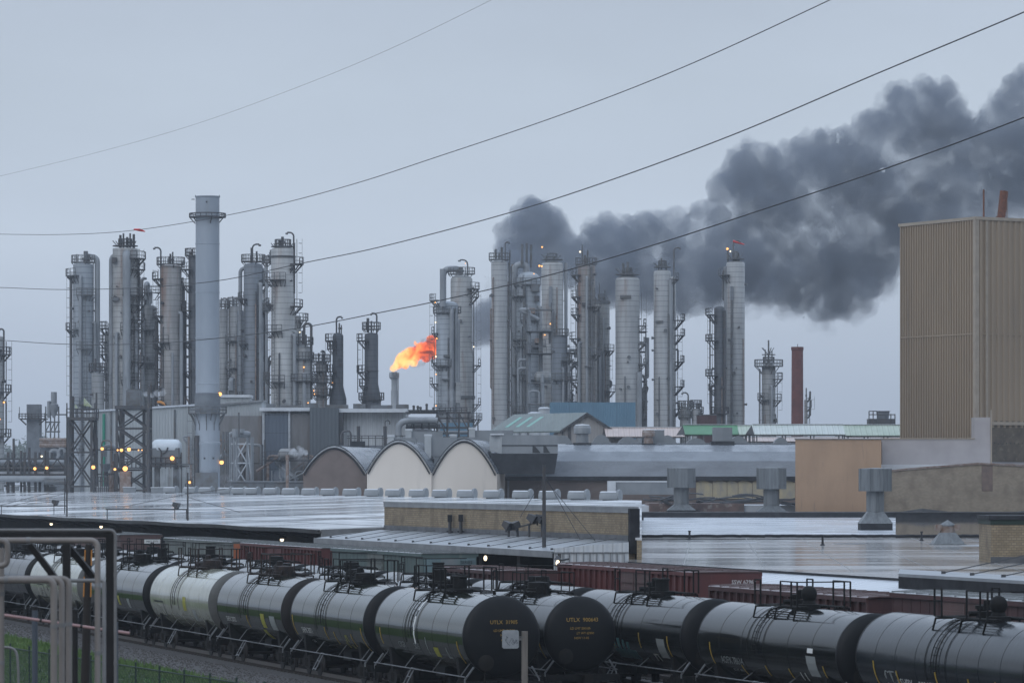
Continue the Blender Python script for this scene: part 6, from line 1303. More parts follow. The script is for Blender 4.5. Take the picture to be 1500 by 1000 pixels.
# open pipe structures filling the gaps between the columns
def pipe_structure(label, px0, px1, ytop, Y, seed, m='steel_mid', dep=4.):
    rs = random.Random(seed); k = Y / F; X = xat((px0 + px1) / 2, Y); root = thing('pipe_structure', label, 'pipe structure', (X, Y, 0)); hw = (px1 - px0) / 2 * k; zt = zat(ytop, Y)
    mb = MB()
    for x in (-hw, hw):
        for y in (0, dep): mb.beam((x, y, 0), (x, y, zt - rs.uniform(0, 3)), .18)
    mb.build('post', m, root)
    z = 6. + rs.uniform(0, 3); lev = []
    while z < zt - 1: lev.append(z); z += rs.uniform(3.2, 6.)
    mb = MB()
    for z in lev:
        for y in (0, dep): mb.beam((-hw, y, z), (hw, y, z), .16)
        for x in (-hw, hw): mb.beam((x, 0, z), (x, dep, z), .14)
    mb.build('beam', m, root)
    mb = MB()
    for z in lev:
        if rs.random() < .6:
            for zz in (.55, 1.1): mb.bar((-hw - .3, -.4, z + zz), (hw + .3, -.4, z + zz), .045, 4)
            x = -hw - .3
            while x <= hw + .3: mb.bar((x, -.4, z), (x, -.4, z + 1.1), .045, 4); x += 1.1
            mb.box(-hw - .3, hw + .3, -.45, dep * .6, z + .09, z + .17)
    if mb.v: mb.build('walkway', m, root)
    for i in range(int(3 + hw * 1.6)):
        mb = MB(); x = rs.uniform(-hw, hw); y = rs.uniform(-.2, dep); q = rs.choice((.1, .14, .2, .3)); z1 = zt * rs.uniform(.55, 1.02); x2 = x + rs.uniform(-1, 1) * hw * .9; z2 = z1 - rs.uniform(2, 7)
        mb.tube(bend([(x, y, 0), (x, y, z2), (x2, y, z2), (x2, y, z1)] if rs.random() < .5 else [(x, y, 0), (x, y, z1), (x + rs.choice((-1, 1)) * min(hw, 1.5), y, z1), (x + rs.choice((-1, 1)) * min(hw, 1.5), y, z1 - rs.uniform(1, 4))], .5, 4), q, 7)
        for j in range(2): zz = rs.uniform(5, z2); mb.bar((x, y, zz), (x, y, zz + .25), q * 1.7, 7)
        mb.build('pipe', rs.choice(('pipe_grey', m, 'rusty_metal', 'pipe_grey')), root)
    for i in range(int(hw * .6)):
        mb = MB(); z = rs.choice(lev); x = rs.uniform(-hw * .7, hw * .7); q = rs.uniform(.5, .9); mb.lathe([(.001, -1.4), (q * .7, -1.2), (q, -.9), (q, .9), (q * .7, 1.2), (.001, 1.4)], (x, 1.5, z + q), 12, 'x'); mb.build('exchanger', 'clad_mid', root)
pipe_structure('open pipe structure between the vent crowned column and the dark stained column', 203, 236, 470, 622, 1, 'steel_dark')
pipe_structure('thin pipe structure between the dark stained column and the tall stack', 266, 286, 430, 618, 2, 'steel_dark')
pipe_structure('open pipe structure behind the tall stack and the slate column', 318, 356, 470, 650, 3)
pipe_structure('open pipe structure behind the slate and the fat ribbed column', 384, 398, 420, 620, 4, 'steel_dark')
pipe_structure('low pipe structure behind the little column with stacked platforms', 440, 486, 560, 625, 5, 'steel_dark')
pipe_structure('narrow pipe structure right of the first pale ribbed column', 744, 756, 392, 668, 6)
pipe_structure('rusty pipe structure on the faces of the arched pipe and slanting pipe columns', 772, 808, 440, 600, 7, dep=3.)
pipe_structure('open pipe structure between the slate vessel and the rust streaked column', 828, 848, 480, 655, 8, 'steel_dark')
pipe_structure('thin pipe structure right of the broad conical topped column', 936, 946, 470, 650, 9, 'steel_dark', 2.)
pipe_structure('low pipe structure under the twin columns', 636, 700, 600, 655, 10, 'steel_dark')
pipe_structure('low wide pipe structure at far left behind the pipe bridge', 58, 108, 636, 630, 11, 'steel_dark')
pipe_structure('low pipe structure behind the pale lattice tower', 326, 384, 628, 519, 13, 'steel_dark', 2.)
pipe_structure('low pipe structure before the blue panels of the process shed', 388, 452, 640, 515, 14, 'steel_dark', 2.)
pipe_structure('low pipe structure before the metal shed between the two trestles', 140, 168, 640, 517, 15, 'steel_dark', 2.)
pipe_structure('low pipe structure at the left edge below the slim cut column', -30, 36, 655, 575, 16, 'steel_dark', 4.)
pipe_structure('low pipe structure between the pale drum tank and the tall stack', 262, 288, 640, 515, 12, 'steel_mid')
# orange wind cone on the arm of the rightmost column
Yw_ = 646; t_ = thing('wind_streamer', 'orange red streamer on the hooked arm of the rightmost column', 'streamer', (xat(1084, Yw_), Yw_ - .5, zat(353.5, Yw_))); k = Yw_ / F
mb = MB(); mb.bar((-1.2, 0, 0), (6 * k, 0, -5 * k), .22, 8, .1); mb.build('cloth', 'flag_red', t_)
t_ = thing('wind_streamer', 'orange red streamer above the shed roof, right of the steam wisp', 'streamer', (xat(236, 590), 588, zat(592, 590))); k = 590 / F
mb = MB(); mb.tube([(-4 * k, 0, 3 * k), (1 * k, 0, 3 * k), (5 * k, 0, 1 * k), (8 * k, 0, -2 * k)], [.16, .2, .2, .08], 8); mb.build('cloth', 'orange_cloth_glint', t_); mb = MB(); mb.bar((-4 * k, 0, 3 * k), (-4 * k, 0, -588 * 0 - zat(592, 590)), .06, 6); mb.build('pole', 'steel_mid', t_)
# brick chimney
Yb_ = 600.; k = Yb_ / F; t_ = thing('brick_chimney', 'plain square topped red brick chimney', 'chimney', (xat(1168, Yb_), Yb_, 0)); z = lambda y: zat(y, Yb_)
mb = MB(); mb.lathe([(9.6 * k, 0), (8.4 * k, z(513)), (9.2 * k, z(512.5)), (9.2 * k, z(508)), (7 * k, z(508)), (7 * k, z(515))], n=24); mb.build('shaft', 'brick_red', t_)
mb = MB(); mb.bar((0, -.6, z(515)), (0, -.6, z(504)), .05, 5); mb.build('rod', 'steel_dark', t_)
tower('little rusty riser column touching the brick chimney on its right', 1178, 1183, 585, 604, 'clad_rusty', plats=[(584, -40, 40, .5), (597, -40, 40, .6), (608, -40, 40, .5)], tops=[(1181, 568, 588, .1)], ladders=[(10, 580, 620)])
t_ = thing('maroon_box', 'small maroon box house at the foot of the dark slim column', 'box house', (xat(1035, 628), 628, 0)); k = 628 / F; mb = MB(); mb.box(-14 * k, 14 * k, -1.5, 1.5, 0, zat(608, 628)); mb.build('wall', 'car_maroon', t_); mb = MB(); mb.box(-14.5 * k, 14.5 * k, -1.6, 1.6, zat(608, 628) + .003, zat(607, 628)); mb.build('roof', 'steel_mid', t_)
# slanting pipe, drums under the right hand group
t_ = thing('drum', 'pale dished drum roofs stacked at the foot of the second right hand column', 'drum', (xat(770, 560), 560, 0)); k = 560 / F; z = lambda y: zat(y, 560)
for (px, y, w_) in ((797, 596, 9), (784, 603, 11), (768, 610, 6), (756, 612, 5), (747, 617, 8)):
    mb = MB(); x = (px - 770) * k; mb.lathe([(w_ * k * .9, 0), (w_ * k * .9, z(y + 4)), (w_ * k, z(y + 3.5)), (w_ * k, z(y + 2)), (w_ * k * .6, z(y)), (.0001, z(y))], (x, 0, 0), 16); mb.build('vessel', 'pipe_pale', t_)
# elbow pipe and rack
Yr = 514.; k = Yr / F; X = xat(640, Yr); root = thing('pipe_rack', 'dark steel pipe rack with a fat pale elbow pipe, left of the small blue wall', 'pipe rack', (X, Yr, 0)); q = lambda px, py, y=0.: ((px - 640) * k, y, zat(py, Yr))
mb = MB(); mb.tube(bend([q(584, 730, -1), q(584, 617, -1), q(630, 615, -1), q(641, 616, -1)], 1.2, 6), 4.7 * k, 14); mb.build('elbow_pipe', 'pipe_grey', root)
mb = MB()
for px in (596, 606, 618, 628, 640, 655, 672, 686): mb.beam(q(px, 760), q(px, 604 if px > 630 else 612), .22); mb.beam(q(px, 760, 4), q(px, 604 if px > 630 else 612, 4), .22)
mb.build('post', 'steel_dark', root)
mb = MB()
for y in (604, 612, 626, 640): mb.beam(q(594, y), q(690, y), .22); mb.beam(q(594, y, 4), q(690, y, 4), .2)
mb.box((598 - 640) * k, (640 - 640) * k, -.3, 4.3, zat(602, Yr), zat(600, Yr)); mb.build('beam', 'steel_dark', root)
mb = MB()
for (a, b) in (((640, 604), (655, 640)), ((655, 604), (672, 628)), ((672, 604), (686, 630)), ((596, 640), (606, 615)), ((655, 628), (640, 612))): mb.beam(q(*a), q(*b), .16)
mb.build('brace', 'steel_dark', root)
mb = MB()
for y in (597, 600.5): mb.bar(q(636, y), q(684, y), .06, 5)
for px in range(636, 688, 8): mb.bar(q(px, 604), q(px, 597), .06, 5)
mb.build('railing', 'steel_dark', root)
mb = MB(); rr = random.Random(9)
for px in (606, 612, 616, 625, 635): h_ = rr.uniform(6, 12); mb.bar(q(px, 604), q(px, 604 - h_), .16, 6); mb.ball(q(px, 604 - h_), .2, 6)
mb.build('valve', 'steel_dark', root)
mb = MB(); mb.box((600 - 640) * k, (632 - 640) * k, -.5, 3, 0, zat(628, Yr)); mb.build('casing', 'stack_dark', root)
mb = MB(); mb.bar(q(590, 643, .5), q(690, 643, .5), .3, 8); mb.bar(q(594, 633, 1.5), q(690, 633, 1.5), .25, 8); mb.bar(q(596, 622, 1.), q(645, 622, 1.), .25, 8); mb.build('pipe', 'pipe_grey', root)
# ---- left plant: trestles, tanks, racks
def trestle(label, px0, px1, ytop, Y, dep, panels, cross=2, m='steel_dark'):
    k = Y / F; X = xat((px0 + px1) / 2, Y); root = thing('steel_trestle', label, 'steel tower', (X, Y, 0)); hw = (px1 - px0) / 2 * k; zt = zat(ytop, Y)
    mb = MB()
    for x in (-hw, hw):
        for y in (0, dep): mb.beam((x, y, 0), (x, y, zt), .3)
    mb.build('leg', m, root)
    zs_ = [zat(y, Y) for y in panels]; mb = MB()
    for z in zs_:
        for y in (0, dep): mb.beam((-hw, y, z), (hw, y, z), .22)
        for x in (-hw, hw): mb.beam((x, 0, z), (x, dep, z), .3)
    mb.build('girt', m, root)
    mb = MB()
    for i in range(len(zs_) - 1):
        for y in (0, dep): mb.beam((-hw, y - .05, zs_[i]), (hw, y - .05, zs_[i + 1]), .2); mb.beam((hw, y + .05, zs_[i]), (-hw, y + .05, zs_[i + 1]), .2)
        for x in (-hw, hw): mb.beam((x, 0, zs_[i]), (x, dep, zs_[i + 1]), .22)
    mb.build('brace', m, root); return root, hw, k, zt
Y1_ = 512.
root, hw, k, zt = trestle('narrow steel trestle with a railed top and pale chutes', 100, 134, 612, Y1_, 4, (612, 662, 712)); X = root.location.x; q = lambda px, py, y=0.: (xat(px, Y1_) - X, y, zat(py, Y1_))
mb = MB(); mb.box(q(98, 0)[0], q(139, 0)[0], -.5, 4.5, zat(615, Y1_), zat(611, Y1_)); mb.build('deck', 'steel_dark', root)
mb = MB()
for y in (604, 598.5): mb.beam(q(98, y, -.4), q(139, y, -.4), .12); mb.beam(q(98, y, 4.4), q(139, y, 4.4), .12)
for px in (98, 106, 114, 122, 131, 139): mb.beam(q(px, 612, -.4), q(px, 598, -.4), .12); mb.beam(q(px, 612, 4.4), q(px, 598, 4.4), .12)
mb.build('railing', 'steel_dark', root)
mb = MB(); mb.prism([q(122.5, 583, .2), q(122.5, 594, .2), q(134, 596, .2)], (0, 1.4, 0)); mb.build('chute', 'chute', root)
mb = MB(); mb.prism([q(109, 592, .6), q(109, 599, .6), q(114, 599, .6)], (0, 1.2, 0)); mb.build('small_chute', 'chute', root)
mb = MB(); mb.bar(q(104, 730, 1.), q(104, 580, 1.), 3.2 * k, 10); mb.build('black_duct', 'steel_dark', root)
mb = MB(); mb.bar(q(140, 730, 1.), q(140, 575, 1.), .13, 6); mb.build('thin_pipe', 'steel_dark', root)
Y2_ = 505.
root, hw, k, zt = trestle('wide steel trestle of double X braces with bright amber lamps below', 171, 216, 596, Y2_, 5, (596, 627, 658, 688, 718)); X = root.location.x; q = lambda px, py, y=0.: (xat(px, Y2_) - X, y, zat(py, Y2_))
mb = MB(); mb.box(q(168.5, 0)[0], q(217, 0)[0], -.5, 5.5, zat(599, Y2_), zat(594, Y2_)); mb.build('deck', 'steel_dark', root)
mb = MB()
for px in (178, 209): mb.beam(q(px, 730, 2.), q(px, 599, 2.), .4)
mb.build('inner_leg', 'steel_dark', root)
mb = MB(); mb.box(q(184, 0)[0], q(204, 0)[0], .5, 4, zat(593.8, Y2_), zat(571, Y2_)); mb.lathe([(10.3 * k, zat(571, Y2_) + .003), (10.3 * k, zat(569, Y2_))], (q(194, 0)[0], 2.2, 0), 16); mb.build('hopper', 'steel_mid', root)
for (px, py, r_) in ((173.5, 659, .2), (179, 659, .36), (190, 658, .42), (169.5, 687, .28), (184.5, 686, .55), (204, 659, .16), (209, 659, .14)): lamp_part(root, q(px, 0)[0], -1., zat(py, Y2_), A_, r_, 1.)
mb = MB()
for y in (672, 676): mb.bar(q(176, y, -.8), q(205, y, -.8), .08, 5)
for px in range(176, 208, 6): mb.bar(q(px, 684, -.8), q(px, 672, -.8), .08, 5)
mb.box(q(172, 0)[0], q(206, 0)[0], -1, 3, zat(686, Y2_), zat(684, Y2_)); mb.build('lamp_platform', 'steel_dark', root)
mb = MB(); mb.box(q(176, 0)[0], q(192, 0)[0], -.6, 1.5, 0, zat(690, Y2_)); mb.build('pump_house', 'rusty_metal', root)
t_ = thing('thin_stack', 'thin black stack with a pointed tip between the wide trestle and the white drum', 'stack', (xat(218, 500), 500, 0)); mb = MB(); k = 500 / F; mb.lathe([(2.3 * k, 0), (2.1 * k, zat(568, 500)), (1.2 * k, zat(564, 500)), (.0001, zat(563.5, 500))], n=12); mb.build('flue', 'steel_dark', t_)
Yk_ = 520.; k = Yk_ / F; t_ = thing('drum_tank', 'white roofed drum tank with rust runs beside the thin black stack', 'tank', (xat(244, Yk_), Yk_, 0)); z = lambda y: zat(y, Yk_)
mb = MB(); hw = 22.5 * k; r = 13 * k; mb.lathe([(.001, -hw), (r * .6, -hw + .1), (r * .92, -hw + .45), (r, -hw + .9), (r, hw - .9), (r * .92, hw - .45), (r * .6, hw - .1), (.001, hw)], (0, 0, z(656)), 28, 'x'); mb.build('shell', 'tank_white', t_)
mb = MB(); mb.box(-hw + .2, hw - .2, -r * .97, r * .8, z(681), z(656)); mb.build('lower_casing', 'hvac', t_)
mb = MB()
for y in (670, 678): mb.bar((-hw, -r - .2, z(y)), (hw, -r - .2, z(y)), .09, 5)
for i in range(7): x = -hw + 2 * hw * i / 6; mb.bar((x, -r - .2, z(686)), (x, -r - .2, z(669)), .08, 5)
mb.box(-hw, hw + 1, -r - .4, -r * .5, z(684), z(681.2)); mb.tube(bend([(-.6, -r - .1, z(684)), (-.6, -r - .1, z(660)), (-.95, -r - .1, z(656))], .3), .1, 6); mb.tube(bend([(-.6, -r - .1, z(665)), (.1, -r - .1, z(662)), (.3, -r - .1, z(655))], .3), .1, 6); mb.build('gantry', 'steel_dark', t_)
mb = MB()
for x in (-hw + .8, hw - .8): mb.box(x - .3, x + .3, -r * .8, r * .8, 0, z(681.5))
mb.build('leg', 'steel_mid', t_); lamp_part(t_, (254 - 244) * k, -r - .6, z(671), A_, .5, .5)
t_ = thing('dome_tank', 'low white domed tank between the two trestles', 'tank', (xat(150, 530), 530, 0)); k = 530 / F; mb = MB(); mb.lathe([(17 * k, 0), (17 * k, zat(700, 530)), (15 * k, zat(692, 530)), (9 * k, zat(688, 530)), (.001, zat(687, 530))], n=24); mb.build('shell', 'tank_white', t_)
t_ = thing('lamp_post', 'amber lamp on a short post by a small cage, right of the narrow trestle', 'lamp post', (xat(137, 505), 505, 0)); mb = MB(); mb.bar((0, 0, 0), (0, 0, zat(687, 505)), .1, 6); mb.build('post', 'steel_dark', t_); lamp_part(t_, 0, -.3, zat(684, 505), A_, .42, .3)
t_ = thing('lamp_post', 'amber lamp high on a post in front of the green riser', 'lamp post', (xat(150, 515), 515, 0)); mb = MB(); mb.bar((0, 0, 0), (0, 0, zat(660, 515)), .09, 6); mb.build('post', 'steel_mid', t_); lamp_part(t_, 0, -.3, zat(657, 515), A_, .36, .3)
t_ = thing('cage', 'small dark railed cage on the ground by the narrow trestle', 'cage', (xat(147, 503), 503, 0)); k = 503 / F; mb = MB()
for px in range(138, 160, 3): mb.bar(((px - 147) * k, 0, 0), ((px - 147) * k, 0, zat(698, 503)), .07, 5)
for y in (698, 704): mb.bar((-9 * k, 0, zat(y, 503)), (12 * k, 0, zat(y, 503)), .07, 5)
mb.build('bars', 'steel_dark', t_)
t_ = thing('hopper', 'green grey hopper bowl under the green riser', 'hopper', (xat(155, 522), 522, 0)); k = 522 / F; mb = MB(); mb.lathe([(1.5 * k, zat(692, 522)), (7 * k, zat(686, 522)), (9 * k, zat(680, 522)), (9.5 * k, zat(679, 522))], n=16); mb.build('bowl', 'stack_dark', t_); mb = MB(); mb.bar((0, 0, 0), (0, 0, zat(690, 522)), .3, 8); mb.build('leg', 'steel_dark', t_)
# lattice pipe tower right of the stack
Y3_ = 512.; k = Y3_ / F; X = xat(352, Y3_); root = thing('lattice_tower', 'pale lattice pipe tower with a small horizontal drum on top', 'lattice tower', (X, Y3_, 0)); q = lambda px, py, y=0.: ((px - 352) * k, y, zat(py, Y3_))
mb = MB()
for px in (337, 343, 347, 362, 368): mb.bar(q(px, 740), q(px, 640), .14, 6); mb.bar(q(px, 740, 3), q(px, 640, 3), .14, 6)
mb.build('pipe', 'pipe_grey', root)
mb = MB()
for (a, b) in (((343, 645), (362, 678)), ((362, 645), (343, 678)), ((343, 678), (362, 710)), ((362, 678), (343, 710)), ((336, 678), (368, 678)), ((336, 650), (368, 650)), ((362, 645), (368, 700)), ((336, 700), (347, 712))): mb.bar(q(*a), q(*b), .1, 5)
mb.build('lattice', 'pipe_pale', root)
mb = MB(); mb.lathe([(.001, -9 * k), (3.5 * k, -8 * k), (5 * k, -6 * k), (5 * k, 8 * k), (3.5 * k, 11 * k), (.001, 12 * k)], q(355, 636, 1.), 16, 'x'); mb.build('drum', 'pipe_grey', root)
mb = MB(); mb.bar(q(345, 640), q(345, 628), .45, 10); mb.box(q(349, 0)[0], q(357, 0)[0], 0, 1.5, zat(634, Y3_), zat(628, Y3_)); mb.build('nozzle', 'pipe_grey', root)
mb = MB()
for px in (327, 331, 334): mb.bar(q(px, 740), q(px, 632), .13, 6)
mb.bar(q(350.5, 640, -1), q(350.5, 604, -1), .12, 6); mb.build('thin_riser', 'steel_mid', root)
mb = MB(); mb.box(q(334, 0)[0], q(388, 0)[0], -2, -1.7, 0, zat(707, Y3_)); mb.box(q(390, 0)[0], q(446, 0)[0], -2, -1.7, 0, zat(707.5, Y3_)); mb.bar(q(334, 705.5, -2), q(446, 706, -2), .16, 6); mb.build('low_wall', 'steel_mid', root)
t_ = thing('vent_pipe', 'short rusty vent pipe puffing steam left of the brown barrel shed', 'vent pipe', (xat(421, 500), 500, 0)); mb = MB(); mb.bar((0, 0, 0), (0, 0, zat(668, 500)), .2, 10); mb.lathe([(.24, zat(672, 500)), (.24, zat(666, 500))], n=10); mb.build('pipe', 'rusty_metal', t_)
# far left plant
Y4_ = 620.; k = Y4_ / F
root = thing('furnace', 'dark square furnace with a railed gallery at far left', 'furnace', (xat(48.5, Y4_), Y4_, 0)); z = lambda y: zat(y, Y4_)
mb = MB(); mb.box(-9.5 * k, 9.5 * k, 0, 3, 0, z(592)); mb.build('casing', 'stack_dark', root)
mb = MB(); mb.box(-20 * k, 18 * k, -.8, 3.8, z(614), z(612.5))
for y in (606, 609): mb.bar((-20 * k, -.8, z(y)), (18 * k, -.8, z(y)), .07, 5)
for i in range(9): x = (-20 + 38 * i / 8) * k; mb.bar((x, -.8, z(613)), (x, -.8, z(605)), .07, 5)
for sx in (-1, 1): mb.beam((sx * 18 * k, -.5, z(614)), (sx * 9.5 * k, -.5, z(622)), .2)
mb.bar((-19 * k, -.8, z(612)), (-19 * k, -.8, z(596)), .06, 5); mb.build('gallery', 'steel_dark', root)
root = thing('cyclone', 'pale cyclone and stub stacks on a light steel frame at far left', 'cyclone', (xat(77, Y4_), Y4_, 0)); q = lambda px, py, y=0.: ((px - 77) * k, y, zat(py, Y4_))
mb = MB(); mb.lathe([(1.5 * k, z(612)), (6.5 * k, z(600)), (6.5 * k, z(592)), (4.5 * k, z(591)), (4.3 * k, z(574))], q(79, 700)[:2] + (0,), 14); mb.lathe([(3 * k, z(612)), (3 * k, z(588)), (2 * k, z(587))], q(72, 700)[:2] + (0,), 12); mb.build('vessel', 'pipe_grey', root)
mb = MB()
for px in (67, 74, 80, 86): mb.bar(q(px, 720), q(px, 595 if px in (67, 86) else 610), .12, 6)
for y in (607, 618, 632): mb.bar(q(66, y), q(98 if y == 607 else 88, y), .12, 6)
for (a, b) in (((67, 632), (74, 618)), ((74, 632), (80, 618)), ((80, 632), (86, 618))): mb.bar(q(*a), q(*b), .09, 5)
mb.build('frame', 'steel_mid', root)
root = thing('pipe_house', 'low dark shed with rust brown pipes left of the narrow trestle', 'shed', (xat(80, 600), 600, 0)); k5 = 600 / F; z = lambda y: zat(y, 600); q = lambda px, py, y=0.: ((px - 80) * k5, y, z(py))
mb = MB(); mb.box(q(59, 0)[0], q(100, 0)[0], 1, 6, 0, z(655)); mb.build('wall', 'stack_dark', root)
mb = MB()
for y, r_ in ((644, .3), (648, .2), (652, .35)): mb.bar(q(58, y), q(99, y), r_, 8)
mb.build('pipe', 'rusty_metal', root)
mb = MB(); mb.tube(bend([q(72, 672), q(75, 659), q(84, 659), q(87, 668)], 1.), .3, 8); mb.tube(bend([q(84, 672), q(88, 656), q(94, 657), q(96, 668)], 1.), .25, 8); mb.build('bent_pipe', 'pipe_grey', root)
Y5_ = 540.; k = Y5_ / F; root = thing('pipe_bridge', 'long low pipe bridge with snow pale pipes at the left edge', 'pipe rack', (xat(40, Y5_), Y5_, 0)); q = lambda px, py, y=0.: ((px - 40) * k, y, zat(py, Y5_))
mb = MB()
for px in (-40, -10, 12, 36, 52, 70, 96): mb.beam(q(px, 740), q(px, 662), .35); mb.beam(q(px, 740, 5), q(px, 662, 5), .35)
mb.build('post', 'steel_dark', root)
mb = MB()
for y in (672, 685, 695): mb.beam(q(-70, y), q(98, y), .25); mb.beam(q(-70, y, 5), q(98, y, 5), .25)
for i in range(9): a = -60 + i * 18; mb.beam(q(a, 672), q(a + 9, 685), .15); mb.beam(q(a + 9, 685), q(a + 18, 672), .15)
mb.build('beam', 'steel_dark', root)
for (y, r_, m_, yo, xe) in ((679, .5, 'pipe_grey', 1., 98), (676, .4, 'pipe_grey', 2.5, 98), (690, .45, 'steel_mid', 1.5, 98), (684, .35, 'rusty_metal', 3, 98), (701, .45, 'pipe_grey', -1., 66), (700.5, .4, 'pipe_grey', -1., 98), (693, .3, 'pipe_pale', .6, 98), (706, .35, 'steel_mid', -1.6, 98)):
    mb = MB(); x0 = -70 if xe != 98 or y < 703 else 67; mb.bar(q(x0, y, yo), q(xe, y, yo), r_, 12); mb.build('pipe', m_, root)
for px, py in ((52, 686), (69.5, 685)): lamp_part(root, q(px, 0)[0], -.8, zat(py, Y5_), A_, .36, .5)
lamp_part(root, q(62, 0)[0], -.8, zat(668, Y5_), W_, .22, .5)
mb = MB()
for px, y in ((20, 642), (43, 655), (66, 660), (31, 660)): mb.bar(q(px, 740), q(px, y), .18, 6)
mb.build('vent_post', 'steel_dark', root)
# far off trees
rg = random.Random(21); mb = MB()
for c in range(150):
    px = rg.uniform(-160, 132); Y = rg.uniform(2050, 2200); top = 640 + 10 * math.sin(px * .06 + 1.) + rg.uniform(-4, 10) + (14 if px < -5 or 40 < px < 60 else 0); X = xat(px, Y); zt = zat(top, Y); R = rg.uniform(3.5, 7)
    for i in range(90):
        v = Vector((rg.gauss(0, 1), rg.gauss(0, 1), rg.gauss(0, 1))); v.normalize(); v *= R * rg.random() ** .4; c_ = Vector((X, Y, max(.5, (zt - R) * rg.uniform(.45, 1)))) + v
        a = Vector((rg.gauss(0, 1), rg.gauss(0, 1), rg.gauss(0, 1))) * .8; b = Vector((rg.gauss(0, 1), rg.gauss(0, 1), rg.gauss(0, 1))) * .8; mb.add([c_ - a, c_ + b, c_ + a - b * .4], [(0, 1, 2)])
tag(mb.build('treeline', 'leaf'), 'hazy far off line of trees at the left horizon', 'trees', kind='stuff')
# ================================================================ smoke, flame, steam, haze
def volmat(name, dens, colr, noise=None, emis=None, aniso=0., step=None):
    m = bpy.data.materials.new(name); m.use_nodes = True
    if step: m.cycles.volume_step_rate = step
    nt = m.node_tree; nt.nodes.clear(); N = nt.nodes; L = nt.links
    out = N.new('ShaderNodeOutputMaterial'); v = N.new('ShaderNodeVolumePrincipled'); L.new(v.outputs[0], out.inputs['Volume'])
    v.inputs['Color'].default_value = (*colr, 1); v.inputs['Density'].default_value = dens; v.inputs['Anisotropy'].default_value = aniso
    if noise:
        tc = N.new('ShaderNodeTexCoord'); n = N.new('ShaderNodeTexNoise'); n.inputs['Scale'].default_value = noise[0]; n.inputs['Detail'].default_value = 5; n.inputs['Roughness'].default_value = .6
        L.new(tc.outputs['Object'], n.inputs['Vector']); r = N.new('ShaderNodeMapRange'); r.inputs[1].default_value = noise[1]; r.inputs[2].default_value = noise[2]; r.inputs[3].default_value = noise[3] * dens; r.inputs[4].default_value = dens; L.new(n.outputs['Fac'], r.inputs[0]); L.new(r.outputs[0], v.inputs['Density'])
    MATS[name] = m; return m
_ico = None
def ico():
    global _ico
    if _ico is None:
        bm = bmesh.new(); bmesh.ops.create_icosphere(bm, subdivisions=2, radius=1); _ico = ([tuple(v.co) for v in bm.verts], [tuple(v.index for v in f.verts) for f in bm.faces]); bm.free()
    return _ico
def blob(name, balls, voxel, disp, m, nscale=6.):
    """one closed billowing surface from overlapping balls"""
    vs, fs = ico(); mb = MB()
    c0 = Vector(balls[0][0])
    for c, r in balls: mb.add([(c[0] - c0.x + x * r, c[1] - c0.y + y * r, c[2] - c0.z + z * r) for x, y, z in vs], fs)
    o = mb.build(name, m); md = o.modifiers.new('r', 'REMESH'); md.mode = 'VOXEL'; md.voxel_size = voxel
    for i, (st, sz) in enumerate(disp):
        t = bpy.data.textures.new('billow', 'CLOUDS'); t.noise_scale = sz; t.noise_depth = 3
        d = o.modifiers.new('d', 'DISPLACE'); d.texture = t; d.strength = st; d.mid_level = .5; d.texture_coords = 'LOCAL'
    dg = bpy.context.evaluated_depsgraph_get(); dg.update(); me = bpy.data.meshes.new_from_object(o.evaluated_get(dg)); o.modifiers.clear(); o.data = me
    me.materials.clear(); me.materials.append(MATS[m]); o.location = c0
    bm = bmesh.new(); bm.from_mesh(me); bm.verts.ensure_lookup_table(); seen = set(); isl = []
    for v in bm.verts:
        if v.index in seen: continue
        st, cur = [v], []
        seen.add(v.index)
        while st:
            q = st.pop(); cur.append(q)
            for e_ in q.link_edges:
                k = e_.other_vert(q)
                if k.index not in seen: seen.add(k.index); st.append(k)
        isl.append(cur)
    big = max(len(i_) for i_ in isl)
    bmesh.ops.delete(bm, geom=[v for i_ in isl if len(i_) < 120 for v in i_], context='VERTS'); bm.to_mesh(me); bm.free()
    me.polygons.foreach_set('use_smooth', [True] * len(me.polygons)); return o
def interp(tab, x):
    if x <= tab[0][0]: return tab[0][1]
    for (a, b), (c, d) in zip(tab, tab[1:]):
        if x <= c: return b + (d - b) * (x - a) / (c - a)
    return tab[-1][1]
volmat('smoke_vol', .20, (.29, .325, .385), (.065, .40, .60, .12), step=.3); volmat('smoke_thin', .065, (.31, .345, .40), (.10, .44, .62, .0), step=.35)
topE = [(742, 338), (752, 300), (775, 284), (800, 288), (822, 312), (836, 345), (852, 348), (866, 318), (885, 306), (925, 312), (955, 304), (1000, 300), (1040, 288), (1056, 280), (1062, 222), (1080, 206), (1115, 200), (1138, 228), (1160, 202), (1180, 190), (1215, 186), (1255, 178), (1280, 150), (1305, 120), (1350, 108), (1395, 118), (1412, 168), (1438, 158), (1452, 132), (1490, 98), (1560, 70), (1660, 40)]
botE = [(742, 400), (780, 430), (840, 425), (890, 455), (950, 466), (1010, 468), (1060, 455), (1110, 448), (1150, 452), (1190, 478), (1230, 474), (1275, 448), (1300, 420), (1330, 395), (1400, 370), (1500, 330), (1660, 300)]
rg = random.Random(12); Ysm = 830.
balls = []
def sb(px, py, rp, Y=None):
    Y = Y or Ysm + rg.uniform(-22, 26) + (px - 700) * .10; balls.append((tuple(at(px, py, Y)), rp * Y / F))
x = 742.
while x < 1640:
    t, b = interp(topE, x), interp(botE, x); n = int((b - t) / 17) + 2
    for i in range(n):
        r_ = rg.uniform(12, 27); y = t + r_ * .9 + (b - t - 1.8 * r_) * (i + rg.uniform(0, .9)) / n
        if b - t > 2 * r_: sb(x + rg.uniform(-8, 8), y, r_)
    for e_, sg in ((t, 1), (b, -1)):
        r_ = rg.uniform(7, 13); sb(x, e_ + sg * r_ * .95, r_)
    x += 11
